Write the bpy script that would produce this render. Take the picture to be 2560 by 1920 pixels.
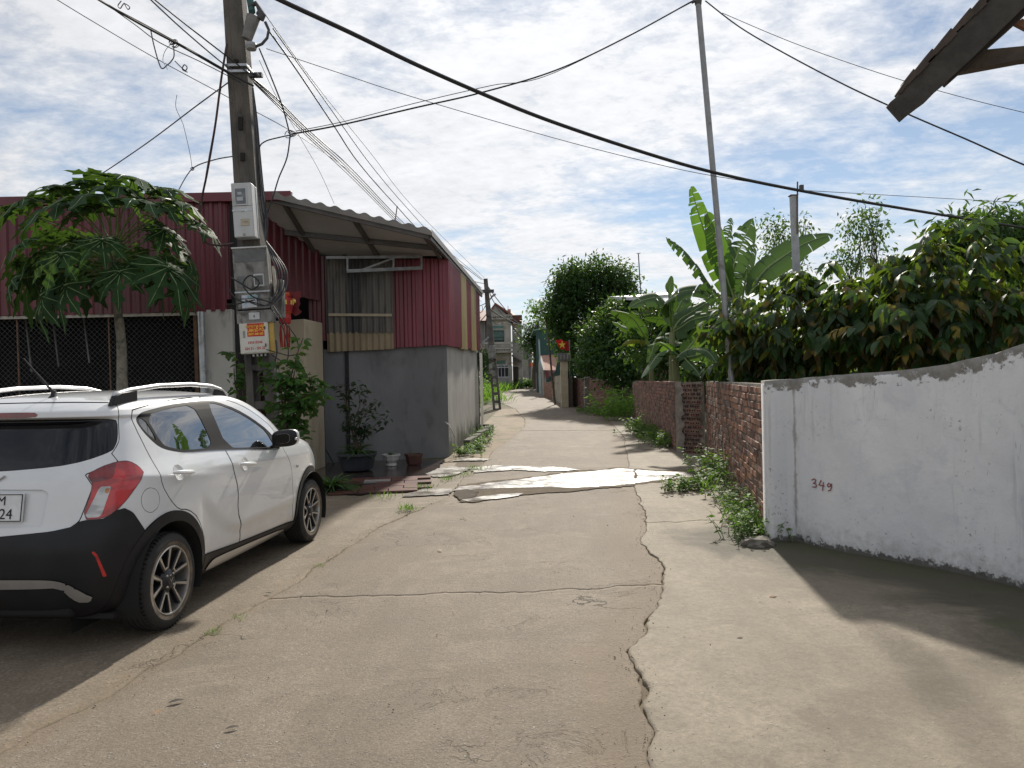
import bpy, bmesh, math, random
import numpy as np
from mathutils import Vector, Matrix

for o in list(bpy.data.objects): bpy.data.objects.remove(o, do_unlink=True)
scene = bpy.context.scene
C = scene.collection
R = math.radians
rnd = random.Random(7)

# ------------------------------------------------------------------ camera
FPX, EYE, PITCH, ROLL = 1815.0, 1.475, R(-0.316), R(1.2)
cam_d = bpy.data.cameras.new('camera')
cam_d.sensor_width = 36.0
cam_d.lens = FPX / 2560.0 * 36.0
cam_d.clip_start, cam_d.clip_end = 0.05, 3000.0
cam = bpy.data.objects.new('camera', cam_d)
C.objects.link(cam)
cam.matrix_world = (Matrix.Translation((0, 0, EYE)) @ Matrix.Rotation(R(90) + PITCH, 4, 'X') @ Matrix.Rotation(-ROLL, 4, 'Z'))
scene.camera = cam
scene.render.resolution_x, scene.render.resolution_y = 1024, 768

# ------------------------------------------------------------------ daylight
SUN_AZ, SUN_EL = R(8.0), R(33.5)              # azimuth to the right of +Y
SUN_DIR = Vector((math.sin(SUN_AZ) * math.cos(SUN_EL), math.cos(SUN_AZ) * math.cos(SUN_EL), math.sin(SUN_EL)))
sl = bpy.data.lights.new('sun', 'SUN'); sl.energy = 5.0; sl.angle = R(2.0); sl.color = (1.0, .93, .82)
so = bpy.data.objects.new('sun', sl); C.objects.link(so)
so.rotation_euler = (-SUN_DIR).to_track_quat('-Z', 'Y').to_euler()
so.location = (0, 0, 60)

world = bpy.data.worlds.new('World'); scene.world = world; world.use_nodes = True
def make_world():
    nt = world.node_tree; N = nt.nodes; L = nt.links; N.clear()
    def n(t, **k):
        x = N.new(t)
        for a, b in k.items(): setattr(x, a, b)
        return x
    def math_(op, a, b=None, clamp=False):
        m = n('ShaderNodeMath', operation=op, use_clamp=clamp)
        for i, q in enumerate((a, b)):
            if q is None: continue
            if isinstance(q, (int, float)): m.inputs[i].default_value = q
            else: L.new(q, m.inputs[i])
        return m.outputs[0]
    out = n('ShaderNodeOutputWorld'); bg = n('ShaderNodeBackground')
    sky = n('ShaderNodeTexSky', sky_type='NISHITA')
    sky.sun_disc = False; sky.sun_elevation = SUN_EL; sky.sun_rotation = SUN_AZ
    sky.air_density = 1.0; sky.dust_density = 0.0; sky.ozone_density = 2.0
    tc = n('ShaderNodeTexCoord'); sep = n('ShaderNodeSeparateXYZ'); L.new(tc.outputs['Generated'], sep.inputs[0])
    zz = math_('ADD', math_('MAXIMUM', sep.outputs[2], 0.0), 0.16)
    cx = math_('DIVIDE', sep.outputs[0], zz); cy = math_('DIVIDE', sep.outputs[1], zz)
    cmb = n('ShaderNodeCombineXYZ'); L.new(cx, cmb.inputs[0]); L.new(cy, cmb.inputs[1])
    def noise(scale, detail, rough, dist, rot=0, sc=(1, 1, 1), loc=(0, 0, 0)):
        mp = n('ShaderNodeMapping'); mp.inputs['Rotation'].default_value = (0, 0, rot); mp.inputs['Scale'].default_value = sc
        mp.inputs['Location'].default_value = loc
        L.new(cmb.outputs[0], mp.inputs[0])
        t = n('ShaderNodeTexNoise'); t.inputs['Scale'].default_value = scale; t.inputs['Detail'].default_value = detail
        t.inputs['Roughness'].default_value = rough; t.inputs['Distortion'].default_value = dist
        L.new(mp.outputs[0], t.inputs[0]); return t.outputs[0]
    big = noise(.75, 4, .55, .6, rot=R(20), sc=(1, 1.3, 1), loc=(3.1, 1.7, 0))
    mid = noise(3.9, 7, .62, .4, rot=R(-25), sc=(1, 1.35, 1))
    fine = noise(17., 6, .68, .25, rot=R(35), sc=(1, 1.4, 1))
    s = math_('ADD', math_('MULTIPLY', big, .53), math_('ADD', math_('MULTIPLY', mid, .37), math_('MULTIPLY', fine, .15)))
    rp = n('ShaderNodeValToRGB'); rp.color_ramp.elements[0].position = .405; rp.color_ramp.elements[1].position = .565
    rp.color_ramp.elements[0].color = (.10, .10, .10, 1); rp.color_ramp.elements[1].color = (.97, .97, .97, 1)
    L.new(s, rp.inputs[0])
    # thin cloud scatters forward: brighter towards the sun
    dt = n('ShaderNodeVectorMath', operation='DOT_PRODUCT'); L.new(tc.outputs['Generated'], dt.inputs[0]); dt.inputs[1].default_value = SUN_DIR
    fwd = math_('POWER', math_('MAXIMUM', dt.outputs['Value'], 0.0), 5.0)
    br = math_('ADD', math_('MULTIPLY', fwd, 2.2), 6.2)
    shade = math_('ADD', math_('ADD', math_('MULTIPLY', fine, .32), math_('MULTIPLY', mid, .40)), .62)
    cb = math_('MULTIPLY', br, shade)
    cc = n('ShaderNodeVectorMath', operation='SCALE'); cc.inputs[0].default_value = (.985, .995, 1.02); L.new(cb, cc.inputs['Scale'])
    gm = n('ShaderNodeHueSaturation'); gm.inputs['Saturation'].default_value = .86; gm.inputs['Value'].default_value = .80
    L.new(sky.outputs[0], gm.inputs['Color'])
    mx = n('ShaderNodeMix', data_type='RGBA'); L.new(rp.outputs[0], mx.inputs[0]); L.new(gm.outputs[0], mx.inputs[6]); L.new(cc.outputs[0], mx.inputs[7])
    L.new(mx.outputs[2], bg.inputs[0]); bg.inputs[1].default_value = 0.11
    L.new(bg.outputs[0], out.inputs[0])
make_world()
vs = scene.view_settings
vs.view_transform = 'Standard'; vs.look = 'None'; vs.exposure = 0.15; vs.gamma = 1.0; vs.use_curve_mapping = False
scene.render.engine = 'CYCLES'
scene.cycles.max_bounces = 8; scene.cycles.transparent_max_bounces = 8

# ------------------------------------------------------------------ survey of the place: sight lines from the camera to measured distances
def terrain(Y):
    Y = min(Y, 75.0)
    return 0.0165 * (math.sqrt((Y - 15) ** 2 + 9) + (Y - 15)) / 2 - .0027
def ray(u, v):
    a = (u - 1280) / FPX; b = (960 - v) / FPX
    c, s = math.cos(ROLL), math.sin(ROLL)
    x = a * c + b * s; y = -a * s + b * c
    cp, sp = math.cos(PITCH), math.sin(PITCH)
    return Vector((x, cp - y * sp, sp + y * cp))
def P(u, v, Y):
    d = ray(u, v); return Vector((0, 0, EYE)) + d * (Y / d.y)
def G(u, v):
    d = ray(u, v); Y = .5
    while Y < 200:
        if EYE + d.z / d.y * Y <= terrain(Y): break
        Y *= 1.002
    return Vector((d.x / d.y * Y, Y, terrain(Y)))
def hit(u, v, p0, nrm):
    d = ray(u, v); e = Vector((0, 0, EYE)); n = Vector(nrm)
    return e + d * ((Vector(p0) - e).dot(n) / d.dot(n))
# ------------------------------------------------------------------ helpers
def tag(o, label=None, cat=None, group=None, kind=None):
    if label: o['label'] = label
    if cat: o['category'] = cat
    if group: o['group'] = group
    if kind: o['kind'] = kind
    return o
def thing(name, loc, label, cat, group=None):
    o = bpy.data.objects.new(name, None); C.objects.link(o); o.location = loc
    o.empty_display_size = .1
    return tag(o, label, cat, group)
def world_mat(o):
    M = Matrix.LocRotScale(o.location, o.rotation_euler, o.scale)
    return M if o.parent is None else world_mat(o.parent) @ o.matrix_parent_inverse @ M
def link(name, me, mat=None, parent=None, smooth=False):
    o = bpy.data.objects.new(name, me); C.objects.link(o)
    if mat is not None and len(me.materials) == 0:
        for m in (mat if isinstance(mat, (list, tuple)) else [mat]): me.materials.append(m)
    if parent is not None:
        o.parent = parent; o.matrix_parent_inverse = world_mat(parent).inverted()
    if smooth: me.polygons.foreach_set('use_smooth', [True] * len(me.polygons))
    return o
def frame(d, up=(0, 0, 1)):
    d = Vector(d).normalized(); up = Vector(up)
    if abs(d.dot(up)) > .98: up = Vector((0, 1, 0))
    x = d.cross(up).normalized(); y = x.cross(d).normalized()
    return x, y, d
class MB:
    def __init__(s): s.v = []; s.f = []; s.m = []
    def add(s, v, f, mi=0):
        b = len(s.v); s.v += [tuple(q) for q in v]; s.f += [tuple(b + i for i in q) for q in f]; s.m += [mi] * len(f); return s
    def box(s, c, d, rz=0, M=None, mi=0):
        x, y, z = d[0] / 2, d[1] / 2, d[2] / 2
        vs_ = [Vector((a * x, b * y, e * z)) for e in (-1, 1) for a, b in ((-1, -1), (1, -1), (1, 1), (-1, 1))]
        if M is None: M = Matrix.Translation(c) @ Matrix.Rotation(rz, 4, 'Z')
        else: M = Matrix.Translation(c) @ M.to_4x4()
        return s.add([M @ q for q in vs_], [(3, 2, 1, 0), (4, 5, 6, 7), (0, 1, 5, 4), (1, 2, 6, 5), (2, 3, 7, 6), (3, 0, 4, 7)], mi)
    def bar(s, a, b, w, h=None, up=(0, 0, 1), mi=0):
        h = h or w; a = Vector(a); b = Vector(b); x, y, d = frame(b - a, up)
        vs_ = [p + x * (i * w / 2) + y * (j * h / 2) for p in (a, b) for i, j in ((-1, -1), (1, -1), (1, 1), (-1, 1))]
        return s.add(vs_, [(3, 2, 1, 0), (4, 5, 6, 7), (0, 1, 5, 4), (1, 2, 6, 5), (2, 3, 7, 6), (3, 0, 4, 7)], mi)
    def tube(s, pts, r, n=8, mi=0, cap=True):
        pts = [Vector(p) for p in pts]; k = len(pts)
        rs = r if isinstance(r, (list, tuple)) else [r] * k
        vs_ = []; px = None
        for i, p in enumerate(pts):
            d = (pts[min(i + 1, k - 1)] - pts[max(i - 1, 0)])
            if d.length < 1e-9: d = Vector((0, 0, 1))
            d.normalize()
            if px is None: px = frame(d)[0]
            else:
                px = px - d * px.dot(d)
                if px.length < 1e-6: px = frame(d)[0]
                px.normalize()
            py = d.cross(px)
            for j in range(n):
                t = 2 * math.pi * j / n
                vs_.append(p + px * (math.cos(t) * rs[i]) + py * (math.sin(t) * rs[i]))
        fs = [(i * n + j, i * n + (j + 1) % n, (i + 1) * n + (j + 1) % n, (i + 1) * n + j) for i in range(k - 1) for j in range(n)]
        if cap: fs += [tuple(range(n - 1, -1, -1)), tuple(range((k - 1) * n, k * n))]
        return s.add(vs_, fs, mi)
    def lathe(s, prof, n=32, M=Matrix(), mi=0, closed=False):
        vs_ = [M @ Vector((r * math.cos(2 * math.pi * j / n), r * math.sin(2 * math.pi * j / n), z)) for r, z in prof for j in range(n)]
        k = len(prof); rr = range(k if closed else k - 1)
        fs = [(i * n + j, i * n + (j + 1) % n, ((i + 1) % k) * n + (j + 1) % n, ((i + 1) % k) * n + j) for i in rr for j in range(n)]
        return s.add(vs_, fs, mi)
    def prism(s, pts, depth, mi=0):           # planar loop of 3D points pushed along a vector
        pts = [Vector(p) for p in pts]; d = Vector(depth); n = len(pts)
        vs_ = pts + [p + d for p in pts]
        fs = [tuple(range(n - 1, -1, -1)), tuple(range(n, 2 * n))] + [(i, (i + 1) % n, n + (i + 1) % n, n + i) for i in range(n)]
        return s.add(vs_, fs, mi)
    def sheet(s, rows, mi=0, wrap=False):      # grid of points
        m = len(rows[0]); vs_ = [p for r in rows for p in r]
        fs = [(i * m + j, i * m + (j + 1) % m, (i + 1) * m + (j + 1) % m, (i + 1) * m + j) for i in range(len(rows) - 1) for j in range(m if wrap else m - 1)]
        return s.add(vs_, fs, mi)
    def mesh(s, name):
        me = bpy.data.meshes.new(name); me.from_pydata(s.v, [], s.f); me.polygons.foreach_set('material_index', s.m); me.update(); return me
    def build(s, name, mat, parent=None, smooth=False, bevel=0, fix=True):
        me = s.mesh(name)
        if fix:
            bm = bmesh.new(); bm.from_mesh(me); bmesh.ops.recalc_face_normals(bm, faces=bm.faces); bm.to_mesh(me); bm.free()
        o = link(name, me, mat, parent, smooth)
        if smooth and smooth != 'all': auto_smooth(me)
        if bevel:
            b = o.modifiers.new('b', 'BEVEL'); b.width = bevel; b.segments = 2; b.limit_method = 'ANGLE'; b.angle_limit = R(40)
            if not smooth: me.polygons.foreach_set('use_smooth', [True] * len(me.polygons)); auto_smooth(me)
        return o
def auto_smooth(me, ang=R(38)):
    bm = bmesh.new(); bm.from_mesh(me)
    for e in bm.edges:
        e.smooth = not (len(e.link_faces) == 2 and e.calc_face_angle(0) > ang)
    bm.to_mesh(me); bm.free()
def np_mesh(name, V, F):
    V = np.asarray(V, np.float32); F = np.asarray(F, np.int32); k = F.shape[1]
    me = bpy.data.meshes.new(name)
    me.vertices.add(len(V)); me.vertices.foreach_set('co', V.ravel())
    me.loops.add(F.size); me.loops.foreach_set('vertex_index', F.ravel())
    me.polygons.add(len(F)); me.polygons.foreach_set('loop_start', np.arange(0, F.size, k, dtype=np.int32))
    me.update(calc_edges=True); me.validate(); return me
def copy_tree(o, parent=None, delta=None):
    c = o.copy(); C.objects.link(c)
    if parent is not None: c.parent = parent
    if delta is not None: c.location = c.location + delta
    for ch in o.children: copy_tree(ch, c)
    return c
def text_mesh(s, size, M, depth=.001, font_bold=False, align='CENTER'):
    cu = bpy.data.curves.new('lettering', 'FONT'); cu.body = s; cu.size = size; cu.extrude = depth
    cu.align_x = align; cu.align_y = 'CENTER'; cu.resolution_u = 3
    if font_bold: cu.offset = size * .022
    o = bpy.data.objects.new('lettering', cu); C.objects.link(o)
    bpy.context.view_layer.update()
    me = bpy.data.meshes.new_from_object(o.evaluated_get(bpy.context.evaluated_depsgraph_get()))
    bpy.data.objects.remove(o); me.transform(M); me.materials.clear(); return me

# ------------------------------------------------------------------ materials
def _nodes(name):
    m = bpy.data.materials.new(name); m.use_nodes = True
    nt = m.node_tree; b = nt.nodes['Principled BSDF']
    return m, nt, b
class NT:
    def __init__(s, nt): s.nt = nt; s.pos = None
    def n(s, t, **k):
        x = s.nt.nodes.new(t)
        for a, b in k.items(): setattr(x, a, b)
        return x
    def l(s, a, b): s.nt.links.new(a, b)
    def coord(s, kind='pos'):
        if kind == 'pos': return s.n('ShaderNodeNewGeometry').outputs['Position']
        return s.n('ShaderNodeTexCoord').outputs['Object']
    def noise(s, co, scale, detail=5, rough=.55, dist=0, sc=None):
        if sc:
            mp = s.n('ShaderNodeMapping'); mp.inputs['Scale'].default_value = sc; s.l(co, mp.inputs[0]); co = mp.outputs[0]
        t = s.n('ShaderNodeTexNoise'); t.inputs['Scale'].default_value = scale; t.inputs['Detail'].default_value = detail
        t.inputs['Roughness'].default_value = rough; t.inputs['Distortion'].default_value = dist; s.l(co, t.inputs[0]); return t.outputs[0]
    def vor(s, co, scale, feat='F1'):
        t = s.n('ShaderNodeTexVoronoi', feature=feat); t.inputs['Scale'].default_value = scale; s.l(co, t.inputs[0]); return t
    def ramp(s, x, a, b, lo=0., hi=1.):
        r = s.n('ShaderNodeMapRange'); r.inputs[1].default_value = a; r.inputs[2].default_value = b; r.inputs[3].default_value = lo; r.inputs[4].default_value = hi
        r.interpolation_type = 'SMOOTHSTEP'; s.l(x, r.inputs[0]); return r.outputs[0]
    def mix(s, f, a, b, mode='MIX'):
        m = s.n('ShaderNodeMix', data_type='RGBA', blend_type=mode)
        for i, q in ((0, f), (6, a), (7, b)):
            if isinstance(q, (int, float)): m.inputs[i].default_value = q
            elif isinstance(q, (tuple, list)): m.inputs[i].default_value = (*q, 1)
            else: s.l(q, m.inputs[i])
        return m.outputs[2]
    def mth(s, op, a, b=None, clamp=False):
        m = s.n('ShaderNodeMath', operation=op, use_clamp=clamp)
        for i, q in enumerate((a, b)):
            if q is None: continue
            if isinstance(q, (int, float)): m.inputs[i].default_value = q
            else: s.l(q, m.inputs[i])
        return m.outputs[0]
    def bump(s, h, strength, dist, b):
        k = s.n('ShaderNodeBump'); k.inputs['Strength'].default_value = strength; k.inputs['Distance'].default_value = dist
        s.l(h, k.inputs['Height']); s.l(k.outputs[0], b.inputs['Normal'])
    def attr(s, name):
        a = s.n('ShaderNodeAttribute', attribute_name=name); return a.outputs['Fac']
MATS = {}
def mat(name, c1, c2=None, scale=4, rough=.7, metal=0, bump=0, bscale=60, bdist=.004, lo=.35, hi=.65, sc=None, stain=None, stain_scale=1.5, stain_lo=.55, stain_hi=.7, spec=.5, coat=0, kind='pos', detail=6):
    """Principled surface whose colour wanders from c1 to c2, with optional stains (a third colour) and fine relief."""
    if name in MATS: return MATS[name]
    m, nt, b = _nodes(name); t = NT(nt)
    b.inputs['Roughness'].default_value = rough; b.inputs['Metallic'].default_value = metal
    b.inputs['Specular IOR Level'].default_value = spec; b.inputs['Coat Weight'].default_value = coat
    b.inputs['Coat Roughness'].default_value = .03
    co = t.coord(kind)
    if c2 is None: c2 = tuple(x * .86 for x in c1)
    col = t.mix(t.ramp(t.noise(co, scale, detail, .6, .2, sc), lo, hi), c1, c2)
    if stain: col = t.mix(t.ramp(t.noise(co, stain_scale, 7, .62, .5, sc), stain_lo, stain_hi), col, stain)
    t.l(col, b.inputs['Base Color'])
    if bump: t.bump(t.noise(co, bscale, 5, .6), bump, bdist, b)
    MATS[name] = m; return m
def leaf_mat(name, top, under, trans=.35, rough=.42, var=.35, young=None, spec=.22, vscale=3.):
    """Two-faced leaf: its own colour above and below, lets light through."""
    if name in MATS: return MATS[name]
    m, nt, b = _nodes(name); t = NT(nt); out = nt.nodes['Material Output']
    geo = t.n('ShaderNodeNewGeometry'); oi = t.n('ShaderNodeObjectInfo')
    nz = t.noise(geo.outputs['Position'], vscale, 3, .6)
    a = t.mix(t.ramp(nz, .3, .7), tuple(x * (1 - var) for x in top), tuple(x * (1 + var) for x in top))
    if young: a = t.mix(t.ramp(t.noise(geo.outputs['Position'], 3.2, 2, .5), .57, .68), a, young)
    col = t.mix(geo.outputs['Backfacing'], a, under)
    t.l(col, b.inputs['Base Color']); b.inputs['Roughness'].default_value = rough + .12; b.inputs['Specular IOR Level'].default_value = spec
    tr = t.n('ShaderNodeBsdfTranslucent')
    tc = t.mix(.55, col, (.22, .42, .03)); t.l(tc, tr.inputs[0])
    mx = t.n('ShaderNodeMixShader'); mx.inputs[0].default_value = trans
    t.l(b.outputs[0], mx.inputs[1]); t.l(tr.outputs[0], mx.inputs[2]); t.l(mx.outputs[0], out.inputs[0])
    MATS[name] = m; return m
# ------------------------------------------------------------------ ground, road slabs, wet patches
def vnoise(x, seed=0):
    i = math.floor(x); f = x - i
    def h(k):
        q = math.sin((k + seed * 57.3) * 127.1) * 43758.5453; return q - math.floor(q)
    f = f * f * (3 - 2 * f); return h(i) * (1 - f) + h(i + 1) * f - .5
def jag(y, s): return .09 * vnoise(y * 1.1, s) + .045 * vnoise(y * 4.3, s + 1) + .022 * vnoise(y * 15, s + 2) + .009 * vnoise(y * 50, s + 3)
def pl(pts):
    ys = [p[1] for p in pts]; xs = [p[0] for p in pts]
    def f(y):
        if y < ys[0]: return xs[0] + (y - ys[0]) * (xs[1] - xs[0]) / (ys[1] - ys[0]) * .4
        return float(np.interp(y, ys, xs))
    return f
def gpts(l): return sorted([(p.x, p.y) for p in (G(*q) for q in l)], key=lambda q: q[1])
LEFT_JOINT = pl(gpts([(0,1886),(98,1825),(260,1747),(366,1678),(447,1638),(525,1589),(586,1548),(651,1518),(753,1459),(797,1418),(900,1353),(998,1294),(1118,1240),(1187,1172),(1222,1144),(1232,1127),(1277,1095),(1312,1065),(1314,1050),(1289,1023)]) + [(-.55, 36), (-1.5, 42), (-1.6, 45), (-1.0, 50), (.5, 62), (1.2, 75), (1.2, 90)])
RIGHT_JOINT = pl(gpts([(1605,1920),(1620,1728),(1568,1630),(1605,1578),(1643,1473),(1643,1398),(1613,1360),(1628,1300),(1580,1200),(1570,1150),(1563,1098),(1538,1067),(1519,1045)]) + [(2.95, 27), (2.9, 29.5), (2.45, 33), (2.1, 37), (1.9, 45), (2.1, 57), (3.2, 66), (4.5, 75), (4.5, 90)])

def concrete_mat(name, c1, c2, dark, speck, agg, bumps, algae=False):
    gr5 = .22 if algae else .5
    m, nt, b = _nodes(name); t = NT(nt); co = t.coord()
    n1 = t.noise(co, .9, 7, .62, .4); n2 = t.noise(co, 4.5, 6, .6, .3); n3 = t.noise(co, 26, 5, .7)
    col = t.mix(t.ramp(n1, .32, .68), c1, c2)
    col = t.mix(t.ramp(n2, .35, .8, 0, .55), col, dark)
    n4 = t.noise(co, .33, 4, .55, .8)
    col = t.mix(t.ramp(n4, .5, .72, 0, .35), col, (.25, .175, .105))
    v = t.vor(co, agg); sz = t.noise(co, agg * .31, 2)
    st = t.mth('MULTIPLY', t.ramp(v.outputs['Distance'], .30, .16), t.ramp(sz, .48, .62))
    cs = t.mix(.72, v.outputs['Color'], (.40, .355, .30)); 
    hv = t.n('ShaderNodeHueSaturation'); hv.inputs['Saturation'].default_value = .25; t.l(cs, hv.inputs['Color'])
    col = t.mix(t.mth('MULTIPLY', st, speck), col, hv.outputs[0])
    col = t.mix(t.ramp(n3, .25, .75, .0, .55), col, tuple(x * .5 for x in c2))
    vf = t.vor(co, agg * 3.1)
    col = t.mix(t.ramp(vf.outputs['Distance'], .1, .45, .30, 0), col, (.07, .06, .05))
    blot = t.ramp(t.noise(co, .62, 9, .74, .9), .50, .60, 0, .6); col = t.mix(blot, col, tuple(x * .66 for x in c2))
    band = t.ramp(t.noise(co, 1.0, 5, .6, .4, (2.4, .25, 1)), .42, .66, 0, .62); col = t.mix(band, col, tuple(x * .72 for x in c2))
    lt = t.ramp(t.noise(co, 1.7, 7, .68, .8), .50, .78, 0, .38); col = t.mix(lt, col, tuple(min(1, x * 1.3) for x in c1))
    pit = t.mth('MULTIPLY', t.ramp(t.vor(co, 9.).outputs['Distance'], .10, .06), t.ramp(t.noise(co, 3.1, 2), .56, .62)); col = t.mix(t.mth('MULTIPLY', pit, .75), col, (.05, .042, .034))
    g5 = t.noise(co, 70, 4, .7); col = t.mix(t.ramp(g5, .36, .56, gr5, 0), col, tuple(x * .42 for x in c2)); col = t.mix(t.ramp(g5, .55, .75, 0, gr5 * .9), col, tuple(min(1, x * 1.35) for x in c1))
    # cracks finer than the slabs, flaked skin
    ck = t.n('ShaderNodeTexVoronoi', feature='DISTANCE_TO_EDGE'); ck.inputs['Scale'].default_value = .55
    wp = t.n('ShaderNodeVectorMath', operation='ADD'); nz = t.n('ShaderNodeTexNoise'); nz.inputs['Scale'].default_value = 3.; nz.inputs['Detail'].default_value = 6
    t.l(co, nz.inputs[0]); t.l(co, wp.inputs[0]); t.l(nz.outputs['Color'], wp.inputs[1]); t.l(wp.outputs[0], ck.inputs[0])
    crack = t.mth('MULTIPLY', t.ramp(ck.outputs['Distance'], .006, .0), t.ramp(t.noise(co, .6, 3), .55, .62))
    col = t.mix(t.mth('MULTIPLY', crack, .8), col, (.05, .04, .03))
    flake = t.ramp(t.noise(co, 2.8, 8, .68, 1.2), .57, .585)
    patch = t.ramp(t.noise(co, .55, 2), .48, .56)
    fl = t.mth('MULTIPLY', flake, patch)
    col = t.mix(t.mth('MULTIPLY', fl, .55), col, tuple(x * .55 for x in c1))
    if algae:
        al = t.noise(co, 1.3, 7, .65, .6); da = t.attr('damp')
        am = t.mth('MULTIPLY', t.ramp(t.mth('ADD', al, da), .85, 1.2), .85)
        col = t.mix(am, col, (.055, .05, .034))
        gr = t.mth('MULTIPLY', t.ramp(t.mth('ADD', t.noise(co, 2.3, 5, .6), t.mth('MULTIPLY', da, .5)), .85, 1.0), .55)
        col = t.mix(gr, col, (.06, .075, .03))
    else:
        dj = t.attr('damp'); dm = t.mth('MULTIPLY', t.ramp(t.mth('ADD', t.noise(co, 6, 6, .65, .4), t.mth('MULTIPLY', dj, .55)), .62, .92), .45); col = t.mix(dm, col, (.165, .12, .075))
        # dried lime splashes and rust spots
        sp = t.ramp(t.noise(co, .8, 5, .6, .8, (1.6, .6, 1)), .70, .78, 0, .5)
        col = t.mix(sp, col, (.42, .40, .24))
        ru = t.ramp(t.noise(co, 2.6, 3, .5), .735, .77, 0, .6); col = t.mix(ru, col, (.33, .16, .07))
    t.l(col, b.inputs['Base Color']); b.inputs['Roughness'].default_value = .82; b.inputs['Specular IOR Level'].default_value = .35
    h = t.mth('ADD', t.mth('MULTIPLY', n3, .8), t.mth('ADD', t.mth('MULTIPLY', st, .5), t.mth('MULTIPLY', t.noise(co, 120, 3, .6), .55)))
    h = t.mth('SUBTRACT', h, t.mth('ADD', t.mth('MULTIPLY', crack, 1.5), t.mth('MULTIPLY', fl, .45)))
    t.bump(h, bumps, .006, b)
    return m
ROAD = concrete_mat('road_concrete', (.295, .243, .184), (.215, .174, .13), (.155, .125, .093), .7, 46, 1.0)
APRON_L = concrete_mat('apron_concrete_worn', (.315, .257, .19), (.22, .177, .127), (.16, .13, .094), .55, 30, .75)
APRON_R = concrete_mat('apron_concrete_smooth', (.34, .29, .22), (.26, .22, .165), (.185, .155, .115), .15, 34, .55, algae=True)
SOIL = mat('packed_soil', (.15, .115, .075), (.09, .07, .045), 3, .95, bump=.8, bscale=25, stain=(.07, .085, .03), stain_scale=.6, stain_lo=.45, stain_hi=.6)

def ground_sheet():
    ys = [-80, -20, -5, 0, 5, 10, 12, 14, 16, 18, 20, 24, 30, 36, 44, 52, 60, 70, 80, 120, 200, 400, 900]
    xs = [-700, -200, -60, -20, -8, -3, 0, 3, 8, 20, 60, 200, 700]
    rows = [[(x, y, terrain(y) - .016) for x in xs] for y in ys]
    o = MB().sheet(rows).build('ground', SOIL); tag(o, kind='structure')
ground_sheet()

def slab(name, xl, xr, y0, y1, mt, lift=0., step=.035, cols=16, damp=None):
    """one poured slab: top grid between two edge curves xl(y), xr(y) and two end curves y0(s), y1(s), with broken skirts"""
    L = y1(.5) - y0(.5); nr = int(min(320, max(12, L / step)))
    V = []; F = []
    ss = [0, .004] + [i / cols for i in range(1, cols)] + [.996, 1]
    m = len(ss)
    for i in range(nr + 1):
        t = i / nr
        for s in ss:
            y = y0(s) * (1 - t) + y1(s) * t
            x = xl(y) * (1 - s) + xr(y) * s
            e = .0022 if s in (0, 1) else (.0006 if i in (0, nr) else 0)
            V.append((x, y, terrain(y) + lift - e * (1 + vnoise(y * 30 + x * 17)) + .006 * vnoise(y * .9, 4) + .005 * vnoise(x * 1.3, 8)))
    for i in range(nr):
        for j in range(m - 1):
            a = i * m + j; F.append((a, a + 1, a + m + 1, a + m))
    # skirts
    ring = list(range(m)) + [i * m + m - 1 for i in range(1, nr + 1)] + [nr * m + j for j in range(m - 2, -1, -1)] + [i * m for i in range(nr - 1, 0, -1)]
    b = len(V); V += [(V[k][0], V[k][1], V[k][2] - .022) for k in ring]; q = len(ring)
    for k in range(q): F.append((ring[k], b + k, b + (k + 1) % q, ring[(k + 1) % q]))
    me = np_mesh(name, V, F)
    if damp:
        a = me.attributes.new('damp', 'FLOAT', 'POINT'); a.data.foreach_set('value', [damp(x, y) for x, y, z in V])
    o = link(name, me, mt); tag(o, kind='structure'); return o
def cut(y, s, slope=0., amp=1.): return lambda q: y + slope * (q - .5) + amp * (.12 * vnoise(q * 3, s) + .06 * vnoise(q * 11, s + 1) + .035 * vnoise(q * 34, s + 2) + .02 * vnoise(q * 90, s + 3))
def off(f, d): return lambda q: f(q) + d * max(.03, .45 + 2.4 * vnoise(q * 9, 77) + 1.3 * vnoise(q * 31, 78))
def LJ(y): return LEFT_JOINT(y) + jag(y, 1) * min(1, max(.35, 9 / max(y, 1)))
def RJ(y): return RIGHT_JOINT(y) + jag(y, 9) * min(1, max(.35, 9 / max(y, 1)))
def pit_w(y, s): return 0 if s != 6 else .035 * math.exp(-((y - 3.42) / .16) ** 2) + .018 * math.exp(-((y - 4.35) / .1) ** 2) + .016 * math.exp(-((y - 6.0) / .12) ** 2)
def gp(y, s, w=.012): return pit_w(y, s) + .30 * w * (.25 + 2.6 * max(0, vnoise(y * 1.3, s) - .05) * 2 + 2.2 * max(0, vnoise(y * 9, s + 5)))
def joint_dirt(x, y): return max(0, 1 - abs(x - RJ(y) + .12) / .38, (1 - abs(x - LJ(y)) / .22) * .8)
lanes = [cut(-4, 1), cut(5.05, 2, .05), cut(11.9, 3, -.15), cut(19.6, 4, -.5), cut(31, 5), cut(47, 6), cut(90, 7)]
for i in range(len(lanes) - 1):
    g = .0013 if i < 2 else .003
    slab('road', lambda y: LJ(y) + gp(y, 3), lambda y: RJ(y) - gp(y, 6, .009), off(lanes[i], g), off(lanes[i + 1], -g), ROAD, lift=0.0, step=.035 if i < 3 else .12, cols=(90, 90, 60, 24, 16, 16)[i], damp=joint_dirt)
NEAR_WALL_X = pl([(2.23, 6.25), (3.55, 13.3), (3.56, 13.9), (4.1, 24)])
def right_edge(y): return 6.0 if y < 4.6 else (NEAR_WALL_X(y) + .6 if y > 6.6 else 6.0 + (y - 4.6) / 2 * (NEAR_WALL_X(6.6) + .6 - 6.0))
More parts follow.
